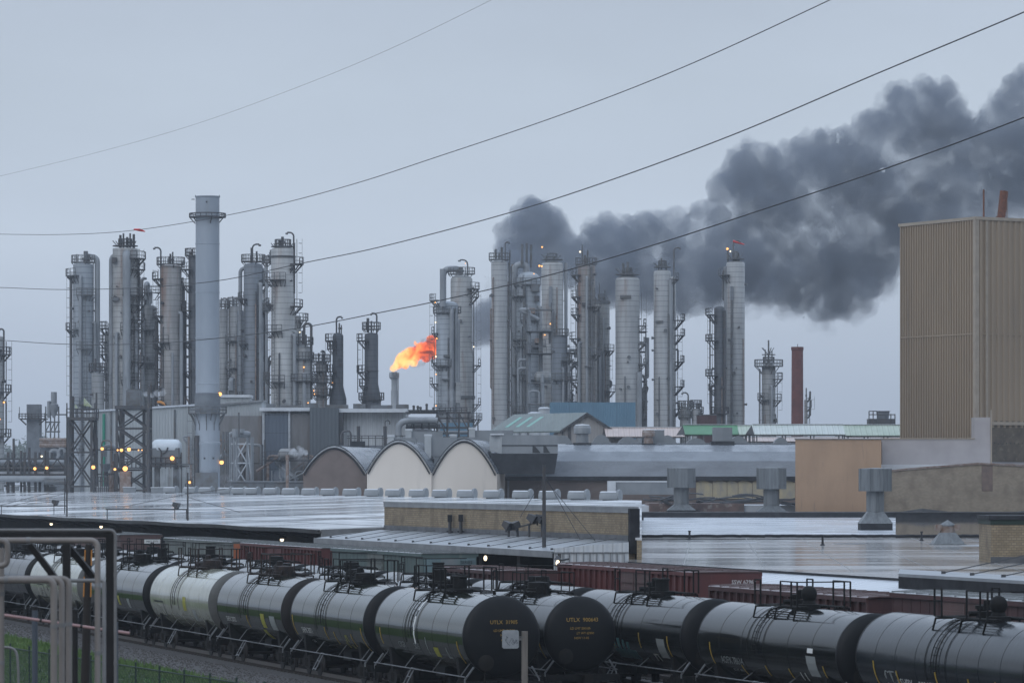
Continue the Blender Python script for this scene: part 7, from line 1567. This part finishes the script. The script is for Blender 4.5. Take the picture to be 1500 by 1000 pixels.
for px, py, r_ in ((706, 466, 24), (714, 456, 22), (704, 488, 20), (716, 474, 26), (728, 458, 27), (740, 440, 26), (700, 474, 20), (712, 490, 16), (698, 500, 12), (748, 420, 24), (756, 400, 28), (696, 482, 16), (690, 470, 14), (676, 480, 14), (664, 490, 14), (655, 498, 13), (720, 490, 12)): [sb(px, py, r_ * (1 if dy == 0 else .86), Ysm + dy) for dy in (-6, 0, 6)]
for px, py, r_ in ((785, 312, 26), (768, 330, 25), (800, 318, 20), (810, 330, 14), (776, 350, 32), (800, 372, 30), (822, 322, 9), (830, 328, 6)): sb(px, py, r_, Ysm + 4)
o = blob('smoke_plume', balls, .7, [(3.2, 5.5), (1.9, 2.2), (.8, .9)], 'smoke_vol'); tag(o, 'thick dark grey smoke plume drifting to the right behind the columns', 'smoke', kind='stuff')
balls = []
for i in range(110):
    px = rg.uniform(1060, 1320); sb(px, interp(botE, px) + rg.uniform(-26, 9), rg.uniform(8, 19))
for i in range(70):
    px = rg.uniform(860, 1560); sb(px, interp(topE, px) + rg.uniform(-3, 22), rg.uniform(5, 13))
for px, py, r_ in ((828, 322, 9), (836, 330, 8), (842, 342, 8), (850, 350, 9), (748, 292, 8), (742, 310, 8)): sb(px, py, r_, Ysm + 4)
for px, py, r_ in ((713, 405, 7), (715, 418, 8), (722, 410, 8), (718, 426, 9), (724, 430, 10), (726, 440, 12)): sb(px, py, r_, Ysm)
for i in range(26): sb(rg.uniform(860, 1060), rg.uniform(452, 470), rg.uniform(6, 12))
o = blob('smoke_wisp', balls, .8, [(2.8, 5.), (1.8, 2.0)], 'smoke_thin'); tag(o, 'thin ragged smoke hanging under the dark plume', 'smoke', kind='stuff')
# flame
m = bpy.data.materials.new('flame'); m.use_nodes = True; nt = m.node_tree; nt.nodes.clear(); N = nt.nodes; L = nt.links; m.cycles.volume_step_rate = .16
out = N.new('ShaderNodeOutputMaterial'); v = N.new('ShaderNodeVolumePrincipled'); tc = N.new('ShaderNodeTexCoord')
n1 = N.new('ShaderNodeTexNoise'); n1.inputs['Scale'].default_value = .38; n1.inputs['Detail'].default_value = 5; n1.inputs['Roughness'].default_value = .62; n1.inputs['Distortion'].default_value = .9
L.new(tc.outputs['Object'], n1.inputs['Vector']); sp = N.new('ShaderNodeSeparateXYZ'); L.new(tc.outputs['Object'], sp.inputs[0])
gx = N.new('ShaderNodeMapRange'); gx.inputs[1].default_value = -1.5; gx.inputs[2].default_value = 10.; gx.inputs[3].default_value = .29; gx.inputs[4].default_value = -.08; L.new(sp.outputs[0], gx.inputs[0])
ad = N.new('ShaderNodeMath'); ad.operation = 'ADD'; L.new(n1.outputs['Fac'], ad.inputs[0]); L.new(gx.outputs[0], ad.inputs[1])
cr = N.new('ShaderNodeValToRGB'); e = cr.color_ramp.elements; e[0].position = .40; e[0].color = (0, 0, 0, 1); e[1].position = .74; e[1].color = (1., .62, .20, 1)
for ps, c in ((.45, (.45, .05, .012)), (.52, (1., .16, .03)), (.62, (1., .33, .07))): q = e.new(ps); q.color = (*c, 1)
L.new(ad.outputs[0], cr.inputs[0]); L.new(cr.outputs[0], v.inputs['Emission Color']); v.inputs['Emission Strength'].default_value = 2.1; v.inputs['Density'].default_value = 1.4; v.inputs['Color'].default_value = (.10, .07, .08, 1); L.new(v.outputs[0], out.inputs['Volume']); MATS['flame'] = m
rg = random.Random(8); balls = []
path = [(576, 542, 4), (578, 537, 5.5), (583, 534, 7), (588, 528, 9), (595, 523, 10.5), (603, 520, 11), (612, 517, 10.5), (620, 514, 10), (628, 510, 11), (634, 507, 11), (640, 506, 11), (632, 498, 7), (641, 498, 8), (616, 508, 7), (606, 530, 6), (624, 524, 7), (593, 534, 6), (634, 518, 8), (650, 505, 9)]
for px, py, r_ in path: balls.append((tuple(at(px, py, Yf)), r_ * 1.1 * Yf / F))
for i in range(40): px, py, r_ = rg.choice(path[3:14]); balls.append((tuple(at(px + rg.uniform(-9, 9), py + rg.uniform(-10, 10), Yf + rg.uniform(-1, 1))), rg.uniform(2.2, 4) * Yf / F))
o = blob('flame', balls, .16, [(1.1, 1.2), (.6, .45)], 'flame'); tag(o, 'bright orange flame blown sideways from the flare stack', 'flame')
volmat('flame_smoke', .45, (.20, .17, .19), (.35, .42, .6, .0), step=.3); balls = []
for px, py, r_ in ((606, 536, 5), (612, 534, 6), (618, 531, 6), (626, 526, 6), (612, 507, 6), (622, 502, 7), (634, 497, 8), (641, 500, 9), (636, 517, 9), (590, 516, 4), (600, 512, 4), (648, 505, 12), (656, 500, 13)): balls.append((tuple(at(px, py, Yf + 1.2)), r_ * Yf / F))
o = blob('soot_smoke', balls, .3, [(1.0, 1.5)], 'flame_smoke'); tag(o, 'dark soot curling round the orange flame', 'smoke', kind='stuff')
# steam
volmat('steam_vol', .9, (.93, .94, .96), (.55, .40, .62, .0)); volmat('steam_thin', .11, (.92, .93, .95), (.4, .36, .62, .0))
def steam(label, pts, Y, m, dy=1.):
    balls = [(tuple(at(px, py, Y + rg.uniform(-dy, dy))), r_ * Y / F) for px, py, r_ in pts]; o = blob('steam', balls, .14, [(.7, .7)], m); tag(o, label, 'steam', kind='stuff')
steam('white steam puff blowing from the rusty vent pipe', [(422, 665, 2.2), (426, 663, 3.5), (431, 660, 4.5), (437, 657, 5), (442, 659, 5), (447, 663, 5), (439, 664, 5), (452, 668, 4), (434, 668, 5)], 500, 'steam_vol')
steam('thin white steam wisp blowing over the wide trestle', [(186, 570, 1.6), (191, 570, 2), (196, 570, 2.2), (201, 571, 2.6), (207, 573, 3), (213, 576, 4), (221, 579, 5), (229, 576, 5), (238, 574, 6)], 503, 'steam_vol')
steam('pale mist drifting behind the tall stack foot', [(250, 690, 10), (262, 696, 10), (276, 690, 11), (290, 698, 10), (330, 702, 11), (345, 690, 9), (236, 700, 9), (205, 706, 8), (190, 700, 9), (420, 690, 12), (432, 680, 10), (444, 676, 9), (408, 698, 9)], 507, 'steam_thin', 3.)
steam('pale mist at the foot of the twin columns', [(650, 585, 9), (660, 578, 9), (668, 588, 9), (655, 597, 8), (672, 575, 6)], 640, 'steam_thin', 2.)
# haze
volmat('haze_vol', .00014, (.84, .89, .96))
mb = MB(); mb.box(-1400, 1400, -60, 2400, -1., 175.); o = mb.build('haze', 'haze_vol'); tag(o, 'thin grey rain haze over the whole refinery', 'haze', kind='stuff')

# ================================================================ poles, floodlights, wires
def cat_rom(pts, n=14):
    P = [Vector(p) for p in pts]; P = [P[0] * 2 - P[1]] + P + [P[-1] * 2 - P[-2]]; out = []
    for i in range(1, len(P) - 2):
        for k in range(n):
            t = k / n; a, b, c, d = P[i - 1], P[i], P[i + 1], P[i + 2]
            out.append(.5 * ((2 * b) + (c - a) * t + (2 * a - 5 * b + 4 * c - d) * t * t + (3 * b - a - 3 * c + d) * t ** 3))
    out.append(P[-2]); return out
WL0, WL1 = (xat(-120, 330), 330.), (xat(1640, 120), 120.)
def wire(label, pts, off, r):
    def pos(px, py):
        u = (px - 750) / F; (ax, ay), (bx, by) = (WL0[0], WL0[1] + off), (WL1[0], WL1[1] + off)
        t = (u * ay - ax) / ((bx - ax) - u * (by - ay)); Y = ay + t * (by - ay); return at(px, py, Y)
    mb = MB(); mb.tube(cat_rom([pos(*p) for p in pts]), r, 6); o = mb.build('power_line', 'wire'); tag(o, label, 'power line', 'overhead power lines')
wire('thin faint overhead wire crossing the top left corner', [(-450, 345), (-140, 290), (0, 258), (140, 224), (280, 184), (420, 134), (560, 77), (720, 0), (900, -95), (1300, -340), (1900, -760)], 60, .011)
wire('overhead wire with a red marker, leaving the picture at the top', [(-450, 325), (-140, 340), (0, 343), (90, 343.5), (180, 339), (280, 325), (400, 301), (520, 269), (640, 230), (820, 169), (1000, 99), (1216, 0), (1420, -100), (1800, -300), (2300, -600)], 15, .021)
wire('overhead wire that dips across the tall stack to the upper right corner', [(-450, 395), (-140, 416), (0, 421), (90, 424), (200, 421.5), (320, 411), (440, 386), (560, 361), (745, 312), (900, 262), (1080, 195), (1280, 110), (1500, 18), (1640, -45), (1900, -170), (2300, -390)], 0, .023)
wire('lowest overhead wire, running over the dark smoke', [(-450, 462), (-140, 488), (0, 498), (100, 504), (220, 503), (330, 494), (440, 480), (560, 457), (640, 441), (800, 404), (960, 358), (1120, 306), (1300, 246), (1500, 172), (1640, 112), (1900, -10), (2300, -220)], -8, .023)
u = (203 - 750) / F
ax, ay, bx, by = WL0[0], WL0[1] + 15, WL1[0], WL1[1] + 15; t = (u * ay - ax) / ((bx - ax) - u * (by - ay)); Yw2 = ay + t * (by - ay)
t_ = tag((lambda b: (b.bar((0, 0, 0), (.45, -.05, -.05), .05, 6, .10), b.bar((.45, -.05, -.05), (.8, -.08, -.16), .10, 6, .03), b.build('wire_marker', 'flag_red'))[-1])(MB()), 'small red streamer tied to the overhead wire left of the tall stack', 'streamer'); t_.location = at(196, 332, Yw2) ; t_.location.z = zat(336, Yw2)
def flood(root, x, y, z, yaw, tilt=.5, s_=.32):
    mb = MB(); c, n = math.cos(yaw), math.sin(yaw); R = Matrix.Rotation(yaw, 3, 'Z') @ Matrix.Rotation(tilt, 3, 'Y')
    a = [(-s_, -s_ * .9, -s_ * .7), (-s_, s_ * .9, -s_ * .7), (-s_, s_ * .9, s_ * .7), (-s_, -s_ * .9, s_ * .7)]; b = [(s_ * .4, -s_ * .5, -s_ * .4), (s_ * .4, s_ * .5, -s_ * .4), (s_ * .4, s_ * .5, s_ * .4), (s_ * .4, -s_ * .5, s_ * .4)]
    vs = [R @ Vector(v) + Vector((x, y, z)) for v in a + b]; mb.add(vs, [(3, 2, 1, 0), (4, 5, 6, 7), (0, 1, 5, 4), (1, 2, 6, 5), (2, 3, 7, 6), (3, 0, 4, 7)])
    mb.bar((x, y, z), (x, y, z - .45), .05, 6); return mb.build('floodlight', 'steel_dark', root)
def pole(label, px, ytop, ybase, p, r, extra=None, name='pole', cat='pole'):
    X, Y = on(px, p); zb = zat(ybase, Y); t_ = thing(name, label, cat, (X, Y, zb)); k = Y / F
    mb = MB(); mb.lathe([(r, -.3), (r * .75, zat(ytop, Y) - zb)], n=8); mb.build('shaft', 'steel_dark', t_); return t_, k, Y, zb
t_, k, Y, zb = pole('thin dark pole with stays standing on the warehouse eave at the left', 98, 590, 754, PE + .2, .07); q = lambda px, py, y=0.: ((px - 98) * k, y, zat(py, Y) - zb)
mb = MB()
for (a, b) in (((98, 722), (10, 742)), ((98, 732), (40, 738)), ((98, 715), (-60, 755))): mb.bar(q(*a), q(*b), .02, 5)
mb.build('stay', 'steel_dark', t_); mb = MB(); mb.bar(q(95, 751, -.1), q(95, 700, -.1), .05, 6); mb.box(-.12, .12, -.12, .12, q(0, 721)[2], q(0, 716)[2]); mb.build('conduit', 'steel_dark', t_)
t_, k, Y, zb = pole('short dark pole with long stays on the warehouse roof', 275, 692, 756, PE + .3, .07); q = lambda px, py, y=0.: ((px - 275) * k, y, zat(py, Y) - zb)
mb = MB()
for (a, b) in (((275, 723), (180, 742)), ((275, 728), (352, 750)), ((275, 723), (330, 716))): mb.bar(q(*a), q(*b), .02, 5)
mb.build('stay', 'steel_dark', t_)
for (px, x0, x1, y, lab) in ((79, 0, 97, 740.5, 'dark floodlight on a long pipe arm at the left of the warehouse eave'), (256, 155, 275, 745.5, 'dark floodlight on a pipe arm left of the short stayed pole')):
    X, Y = on(px, PE + .6); zb = zat(y, Y); t_ = thing('eave_floodlight', lab, 'floodlight', (X, Y, zb), 0, 'floodlights on the warehouse eave'); k = Y / F
    mb = MB(); mb.bar(((x0 - px) * k, 0, 0), ((x1 - px) * k, 0, .0), .05, 6)
    for x in (x0 + 2, px, x1 - 2): mb.bar(((x - px) * k, 0, 0), ((x - px) * k, 0, -.75), .035, 6)
    mb.build('arm', 'steel_dark', t_); flood(t_, 0, 0, .36, PI * .9, -.4)
t_, k, Y, zb = pole('tall dark pole rising from the dock canopy before the brick wall', 797, 680, 800, PC + 1.2, .11); q = lambda px, py, y=0.: ((px - 797) * k, y, zat(py, Y) - zb)
mb = MB()
for (a, b) in (((797, 694), (850, 790)), ((797, 700), (872, 792)), ((797, 698), (762, 757))): mb.bar(q(*a), q(*b), .018, 5)
mb.build('stay', 'steel_dark', t_)
X, Y = on(770, PB - 1.2); zb = zat(785, Y); t_ = thing('floodlight_cluster', 'cluster of four dark floodlights on one crossbar before the brick wall', 'floodlights', (X, Y, zb)); k = Y / F; q = lambda px, py, y=0.: ((px - 770) * k, y, zat(py, Y) - zb)
mb = MB(); mb.bar(q(742, 776), q(800, 761), .05, 6)
for px, y in ((745, 776), (758, 772), (775, 768), (794, 763)): mb.bar(q(px, 786), q(px, y), .07, 6)
mb.build('frame', 'steel_dark', t_)
for px, py, yw, s_ in ((741, 767, 2.6, .34), (757, 767, .5, .32), (777, 757, 2.8, .36), (787, 757, 2.9, .32), (800, 757, .3, .36)): flood(t_, *q(px, py), yw, -.5, s_)
# lamps under the eaves
for px, py, lab in ((75, 767, 'small white lamp under the eave, left of the pipe frame top'), (148, 771, 'small white lamp under the eave just above the bent pipes'), (413, 790, 'small white lamp under the eave above the ribbed red box car')):
    X, Y = on(px, PE + 1.9); t_ = thing('dock_lamp', lab, 'lamp', (X, Y, zat(py, Y)), 0, 'lamps of the loading dock'); mb = MB(); mb.bar((0, .1, .1), (D[0] * .5, D[1] * .5, .3), .04, 6); mb.lathe([(.16, .06), (.08, .2), (.04, .28)], n=10); mb.build('shade', 'steel_dark', t_); mb = MB(); mb.ball((0, 0, 0), .13, 10); mb.build('bulb', 'lamp_white', t_)
for px, py, lab in ((711, 817, 'warm oval lamp under the dock canopy above the maroon box car'), (817, 824, 'warm oval lamp at the end post of the dock canopy')):
    X, Y = on(px, PC + 2.2 if px < 800 else PC - .3); t_ = thing('dock_lamp', lab, 'lamp', (X, Y, zat(py, Y)), 0, 'lamps of the loading dock'); mb = MB(); mb.bar((0, .1, .1), (D[0] * .6, D[1] * .6, .2), .05, 6); mb.lathe([(.2, .16), (.1, .3), (.05, .36)], n=10); mb.build('shade', 'steel_dark', t_); mb = MB(); mb.ball((0, 0, 0), .10, 12, 1.5); mb.build('bulb', 'lamp_white', t_)
# ================================================================ foreground pipes and fence, lower left
Yn_ = 60.; kn = Yn_ / F
def pipe(label, pts, rpx, Y, m='pipe_near', rb=8, name='steel_pipe'):
    k = Y / F; P = [(xat(px, Y + o_), Y + o_, zat(py, Y + o_)) for p in pts for px, py in [p[:2]] for o_ in [p[2] if len(p) > 2 else 0]]; b = Vector(P[-1]); root_z = min(p[2] for p in P)
    o = MB(); bx = Vector((P[-1][0], P[-1][1], max(0, root_z))); o.tube([Vector(p) - bx for p in bend(P, rb * k, 7)], rpx * k, 14); ob = o.build(name, m); ob.location = bx
    for j in range(len(P) - 1):
        A_p, B_p = Vector(P[j]) - bx, Vector(P[j + 1]) - bx; dl = (B_p - A_p).length
        for t_c in ((.22, .55, .8) if j == len(P) - 2 and m != 'pipe_pink' else (.3, .62, .9) if m == 'pipe_pink' else (.5,)):
            if dl < 1.2: continue
            c_p = A_p.lerp(B_p, t_c if j < len(P) - 2 or m == 'pipe_pink' else min(.9, t_c * 2.6 / dl * 1.2)); e_p = (B_p - A_p).normalized() * (.03 if m != 'pipe_pink' else .02); cb = MB(); cb.bar(c_p - e_p, c_p + e_p, rpx * k * 1.13, 14); cb.build('coupling', 'pipe_thin' if m != 'pipe_pink' else 'frame_black', ob)
    return tag(ob, label, 'pipe', 'bent grey pipes in the lower left corner')
ground_y = lambda Y: HZ + H * F / Y
gy = ground_y(58)
pipe('thick grey pipe bent square at the top right of the front bundle', [(-60, 849), (79, 849), (79, gy)], 5.2, 58, rb=12)
pipe('grey pipe tucked behind the thick square bent one', [(-60, 848, .35), (90.5, 848, .35), (90.5, ground_y(58.35))], 4.6, 58, rb=12)
pipe('third grey pipe of the front bundle, farthest to the right', [(-60, 847, .7), (101, 847, .7), (101, ground_y(58.7))], 4.6, 58, rb=12)
pipe('higher grey pipe that bends down right of the leaning wooden pole', [(-60, 791, 1.), (143, 791, 1.), (143, ground_y(59))], 4.4, 58, rb=12)
pipe('thin grey pipe bent down just left of the black column', [(92, 850, 1.6), (152.5, 850, 1.6), (152.5, ground_y(59.6))], 3., 58, 'pipe_thin', 5)
pipe('short U shaped grey pipe at the left edge', [(-60, 791, -.5), (11, 791, -.5), (11, 828, -.5), (-60, 828, -.5)], 4.2, 58, rb=10)
pipe('upright grey pipe at the very left edge', [(2, 802, .2), (2, ground_y(58.2), .2)], 4.4, 58)
pipe('pale pink sloping pipe low behind the uprights', [(4, 900, 9), (190, 927, 9)], 2.6, 58, 'pipe_pink'); bpy.data.objects['steel_pipe.007']['category'] = 'pipe'
pipe('thin grey pipe running along the top of the black frame and down its right side', [(-60, 776, 3.), (169, 776, 3.), (169, 906, 3.), (170, ground_y(61), 3.)], 2.4, 58, 'pipe_thin', 10)
pipe('curved grey hoop rail at the bottom left corner', [(-40, 946, 14), (24, 948, 14), (27, 980, 14), (27, ground_y(72), 14)], 2.4, 58, 'pipe_thin', 16)
Yfm = 62.; root = thing('pipe_support', 'black steel support frame with diagonal braces behind the bent pipes', 'steel frame', (xat(130, Yfm), Yfm, 0)); X = root.location.x; q = lambda px, py, y=0.: (xat(px, Yfm) - X, y, zat(py, Yfm)); k = Yfm / F; g = ground_y(Yfm)
mb = MB(); mb.beam(q(-60, 783), q(166, 783), 7 * k); mb.beam(q(-60, 779, 1.4), q(166, 779, 1.4), 6 * k); mb.build('beam', 'frame_black', root)
for px, w_ in ((161.5, 12), (97.5, 11)):
    mb = MB(); mb.beam(q(px, 778 if px > 120 else 786), q(px, g), w_ * k); mb.build('column', 'frame_black', root)
mb = MB(); mb.beam(q(38, 798, .5), q(82, 856, .5), 9 * k); mb.beam(q(92, 797, .5), q(140, 856, .5), 9 * k); mb.build('brace', 'frame_black', root)
for px, Y, y0, lab in ((51, 70, 888, 'dark post under the pink pipe, left of the bundle'), (110, 70, 892, 'dark post under the pink pipe, right of the bundle'), (169, 66, 905, 'slate blue post below the black column')):
    t_ = thing('post', lab, 'post', (xat(px, Y), Y, 0)); mb = MB(); zt = zat(y0, Y); mb.bar((0, 0, 0), (0, 0, zt), 4.2 * Y / F, 12); mb.build('shaft', 'post_slate' if px != 110 else 'frame_black', t_); mb = MB(); mb.lathe([(4.6 * Y / F, zt - .06), (4.6 * Y / F, zt), (.001, zt + .03)], n=12); mb.build('cap', 'frame_black', t_)
Y = 75.; t_ = thing('leaning_pole', 'dark leaning wooden pole with painted orange glints behind the bent pipes', 'pole', (xat(116, Y), Y, 0)); k = Y / F
mb = MB(); mb.bar((0, 0, 0), (14 * k, 0, zat(797, Y)), 10 * k, 12, 5 * k); mb.build('shaft', 'wood_pole', t_)
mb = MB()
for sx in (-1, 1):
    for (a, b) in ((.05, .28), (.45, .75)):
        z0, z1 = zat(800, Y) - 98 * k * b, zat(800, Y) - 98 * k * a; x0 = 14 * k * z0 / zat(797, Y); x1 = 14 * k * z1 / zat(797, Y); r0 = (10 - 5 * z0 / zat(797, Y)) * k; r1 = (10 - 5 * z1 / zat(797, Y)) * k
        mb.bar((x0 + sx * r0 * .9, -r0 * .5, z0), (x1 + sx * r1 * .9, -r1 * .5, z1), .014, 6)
mb.build('painted_glint', 'orange_cloth_glint', t_)  # orange strips paint in lamp light glinting on the wet pole
# chain link fence on the grass
def fence(label, a, b, hgt, Y0_, pitch):
    A = Vector(a); B = Vector(b); d = (B - A); Ln = d.length; u = d.normalized(); ang = math.atan2(u.y, u.x); root = thing('chain_link_fence', label, 'fence', (A.x, A.y, 0), ang)
    n = int(Ln / 2.6)
    for i in range(n + 1):
        mb = MB(); x = Ln * i / n; mb.bar((x, 0, 0), (x, 0, hgt + .12), .035, 8); mb.ball((x, 0, hgt + .14), .045, 6); mb.build('post', 'fence_green', root)
    mb = MB(); mb.bar((0, 0, hgt), (Ln, 0, hgt), .025, 6); mb.bar((0, 0, .08), (Ln, 0, .08), .012, 5); mb.build('rail', 'fence_green', root)
    mb = MB(); m = int(Ln / pitch)
    for i in range(-int(hgt / pitch), m):
        for sg in (0, 1):
            x0 = i * pitch; x1 = x0 + hgt; z0, z1 = .05, hgt
            if x0 < 0: z0 = .05 - x0; x0 = 0
            if x1 > Ln: z1 = hgt - (x1 - Ln); x1 = Ln
            if z1 - z0 < .05: continue
            if sg: z0, z1 = hgt + .05 - z0, hgt + .05 - z1
            mb.bar((x0, 0, z0), (x1, 0, z1), .007, 3, smooth=False, caps=False)
    mb.build('mesh', 'fence_green', root)
zf_ = 1.9
fY0, fY1 = (H - zf_) * F / (944 - HZ), (H - zf_) * F / (1012 - HZ)
fence('dark green chain link fence on the grass at the lower left', (xat(-12, fY0), fY0, 0), (xat(430, fY1), fY1, 0), zf_, 0, .17)
rg = random.Random(31); t_ = thing('weed', 'bright leafy weed growing by the fence at the lower edge', 'plant', (xat(228, 145), 145, 0)); mb = MB(); ml = MB()
for s_ in range(9):
    a = rg.uniform(0, 2 * PI); h = rg.uniform(.6, 1.15); tip = Vector((math.cos(a) * .35, math.sin(a) * .35, h)); mb.tube([(0, 0, 0), tip * .5 + Vector((0, 0, .08)), tip], .008, 4)
    for i in range(16):
        c = tip * rg.uniform(.3, 1.) + Vector((rg.gauss(0, .1), rg.gauss(0, .1), rg.gauss(0, .06))); a1 = Vector((rg.gauss(0, 1), rg.gauss(0, 1), rg.gauss(0, .6))).normalized() * .08; b1 = a1.cross(Vector((rg.gauss(0, 1), rg.gauss(0, 1), 1))).normalized() * .035
        ml.add([c - a1, c + b1, c + a1, c - b1], [(0, 1, 2, 3)])
mb.build('stem', 'leaf_bright', t_); ml.build('foliage', 'leaf_bright', t_)
# sign in front of the nearest tank car
Ys_ = 132.; k = Ys_ / F; t_ = thing('track_sign', 'white scrawled sign panel on a worn wooden post in front of the nearest tank car', 'sign', (xat(768.5, Ys_), Ys_, 0)); mb = MB(); zt = zat(924, Ys_); mb.box(-4.6 * k, 4.6 * k, -.08, .1, 0, zt); mb.build('post', 'wood_post', t_)
mb = MB(); p = lambda px, py: ((px - 768.5) * k, zat(py, Ys_)); (x0, z1), (x1, z0) = p(735.5, 922), p(760, 949); bmq = [(x0 + .05, z0), (x1 - .05, z0), (x1, z0 + .05), (x1, z1 - .05), (x1 - .05, z1), (x0 + .05, z1), (x0, z1 - .05), (x0, z0 + .05)]
mb.prism([(x, -.11, z) for x, z in bmq], (0, .025, 0)); sg_ = mb.build('panel', 'sign_white', t_)
mb = MB(); mb.box(*sorted((x1 - .02, -4.6 * k)), -.084, -.06, (z0 + z1) / 2 - .04, (z0 + z1) / 2 + .04); mb.box(x1 - .25, x1 + .2, -.083, -.0801, (z0 + z1) / 2 + .06, (z0 + z1) / 2 + .1); mb.build('bracket', 'steel_mid', t_)
rg = random.Random(77); mb = MB(); w_, h_ = x1 - x0, z1 - z0
for st_ in range(5):
    x, z = x0 + w_ * (.2 + .12 * st_), z0 + h_ * rg.uniform(.3, .6); pts = []
    for i in range(7): pts.append((x, -.1125, z)); x += rg.uniform(-.06, .10) * w_ * 1.2; z += rg.uniform(-.16, .16) * h_; x = min(max(x, x0 + .05), x1 - .05); z = min(max(z, z0 + h_ * .15), z1 - h_ * .2)
    mb.tube(cat_rom(pts, 4), .008, 4)
mb.build('scrawl', 'post_slate', sg_)
print('depths', [round(on(px, PR)[1]) for px in (20, 100, 305, 400, 490, 640, 900)], 'Ys', Ys, 'Yb', Yb, 'Yv', Yv, 'z_e', z_e, z_r, zroof(PB), z0w, z1w, zf, zs, zc_)
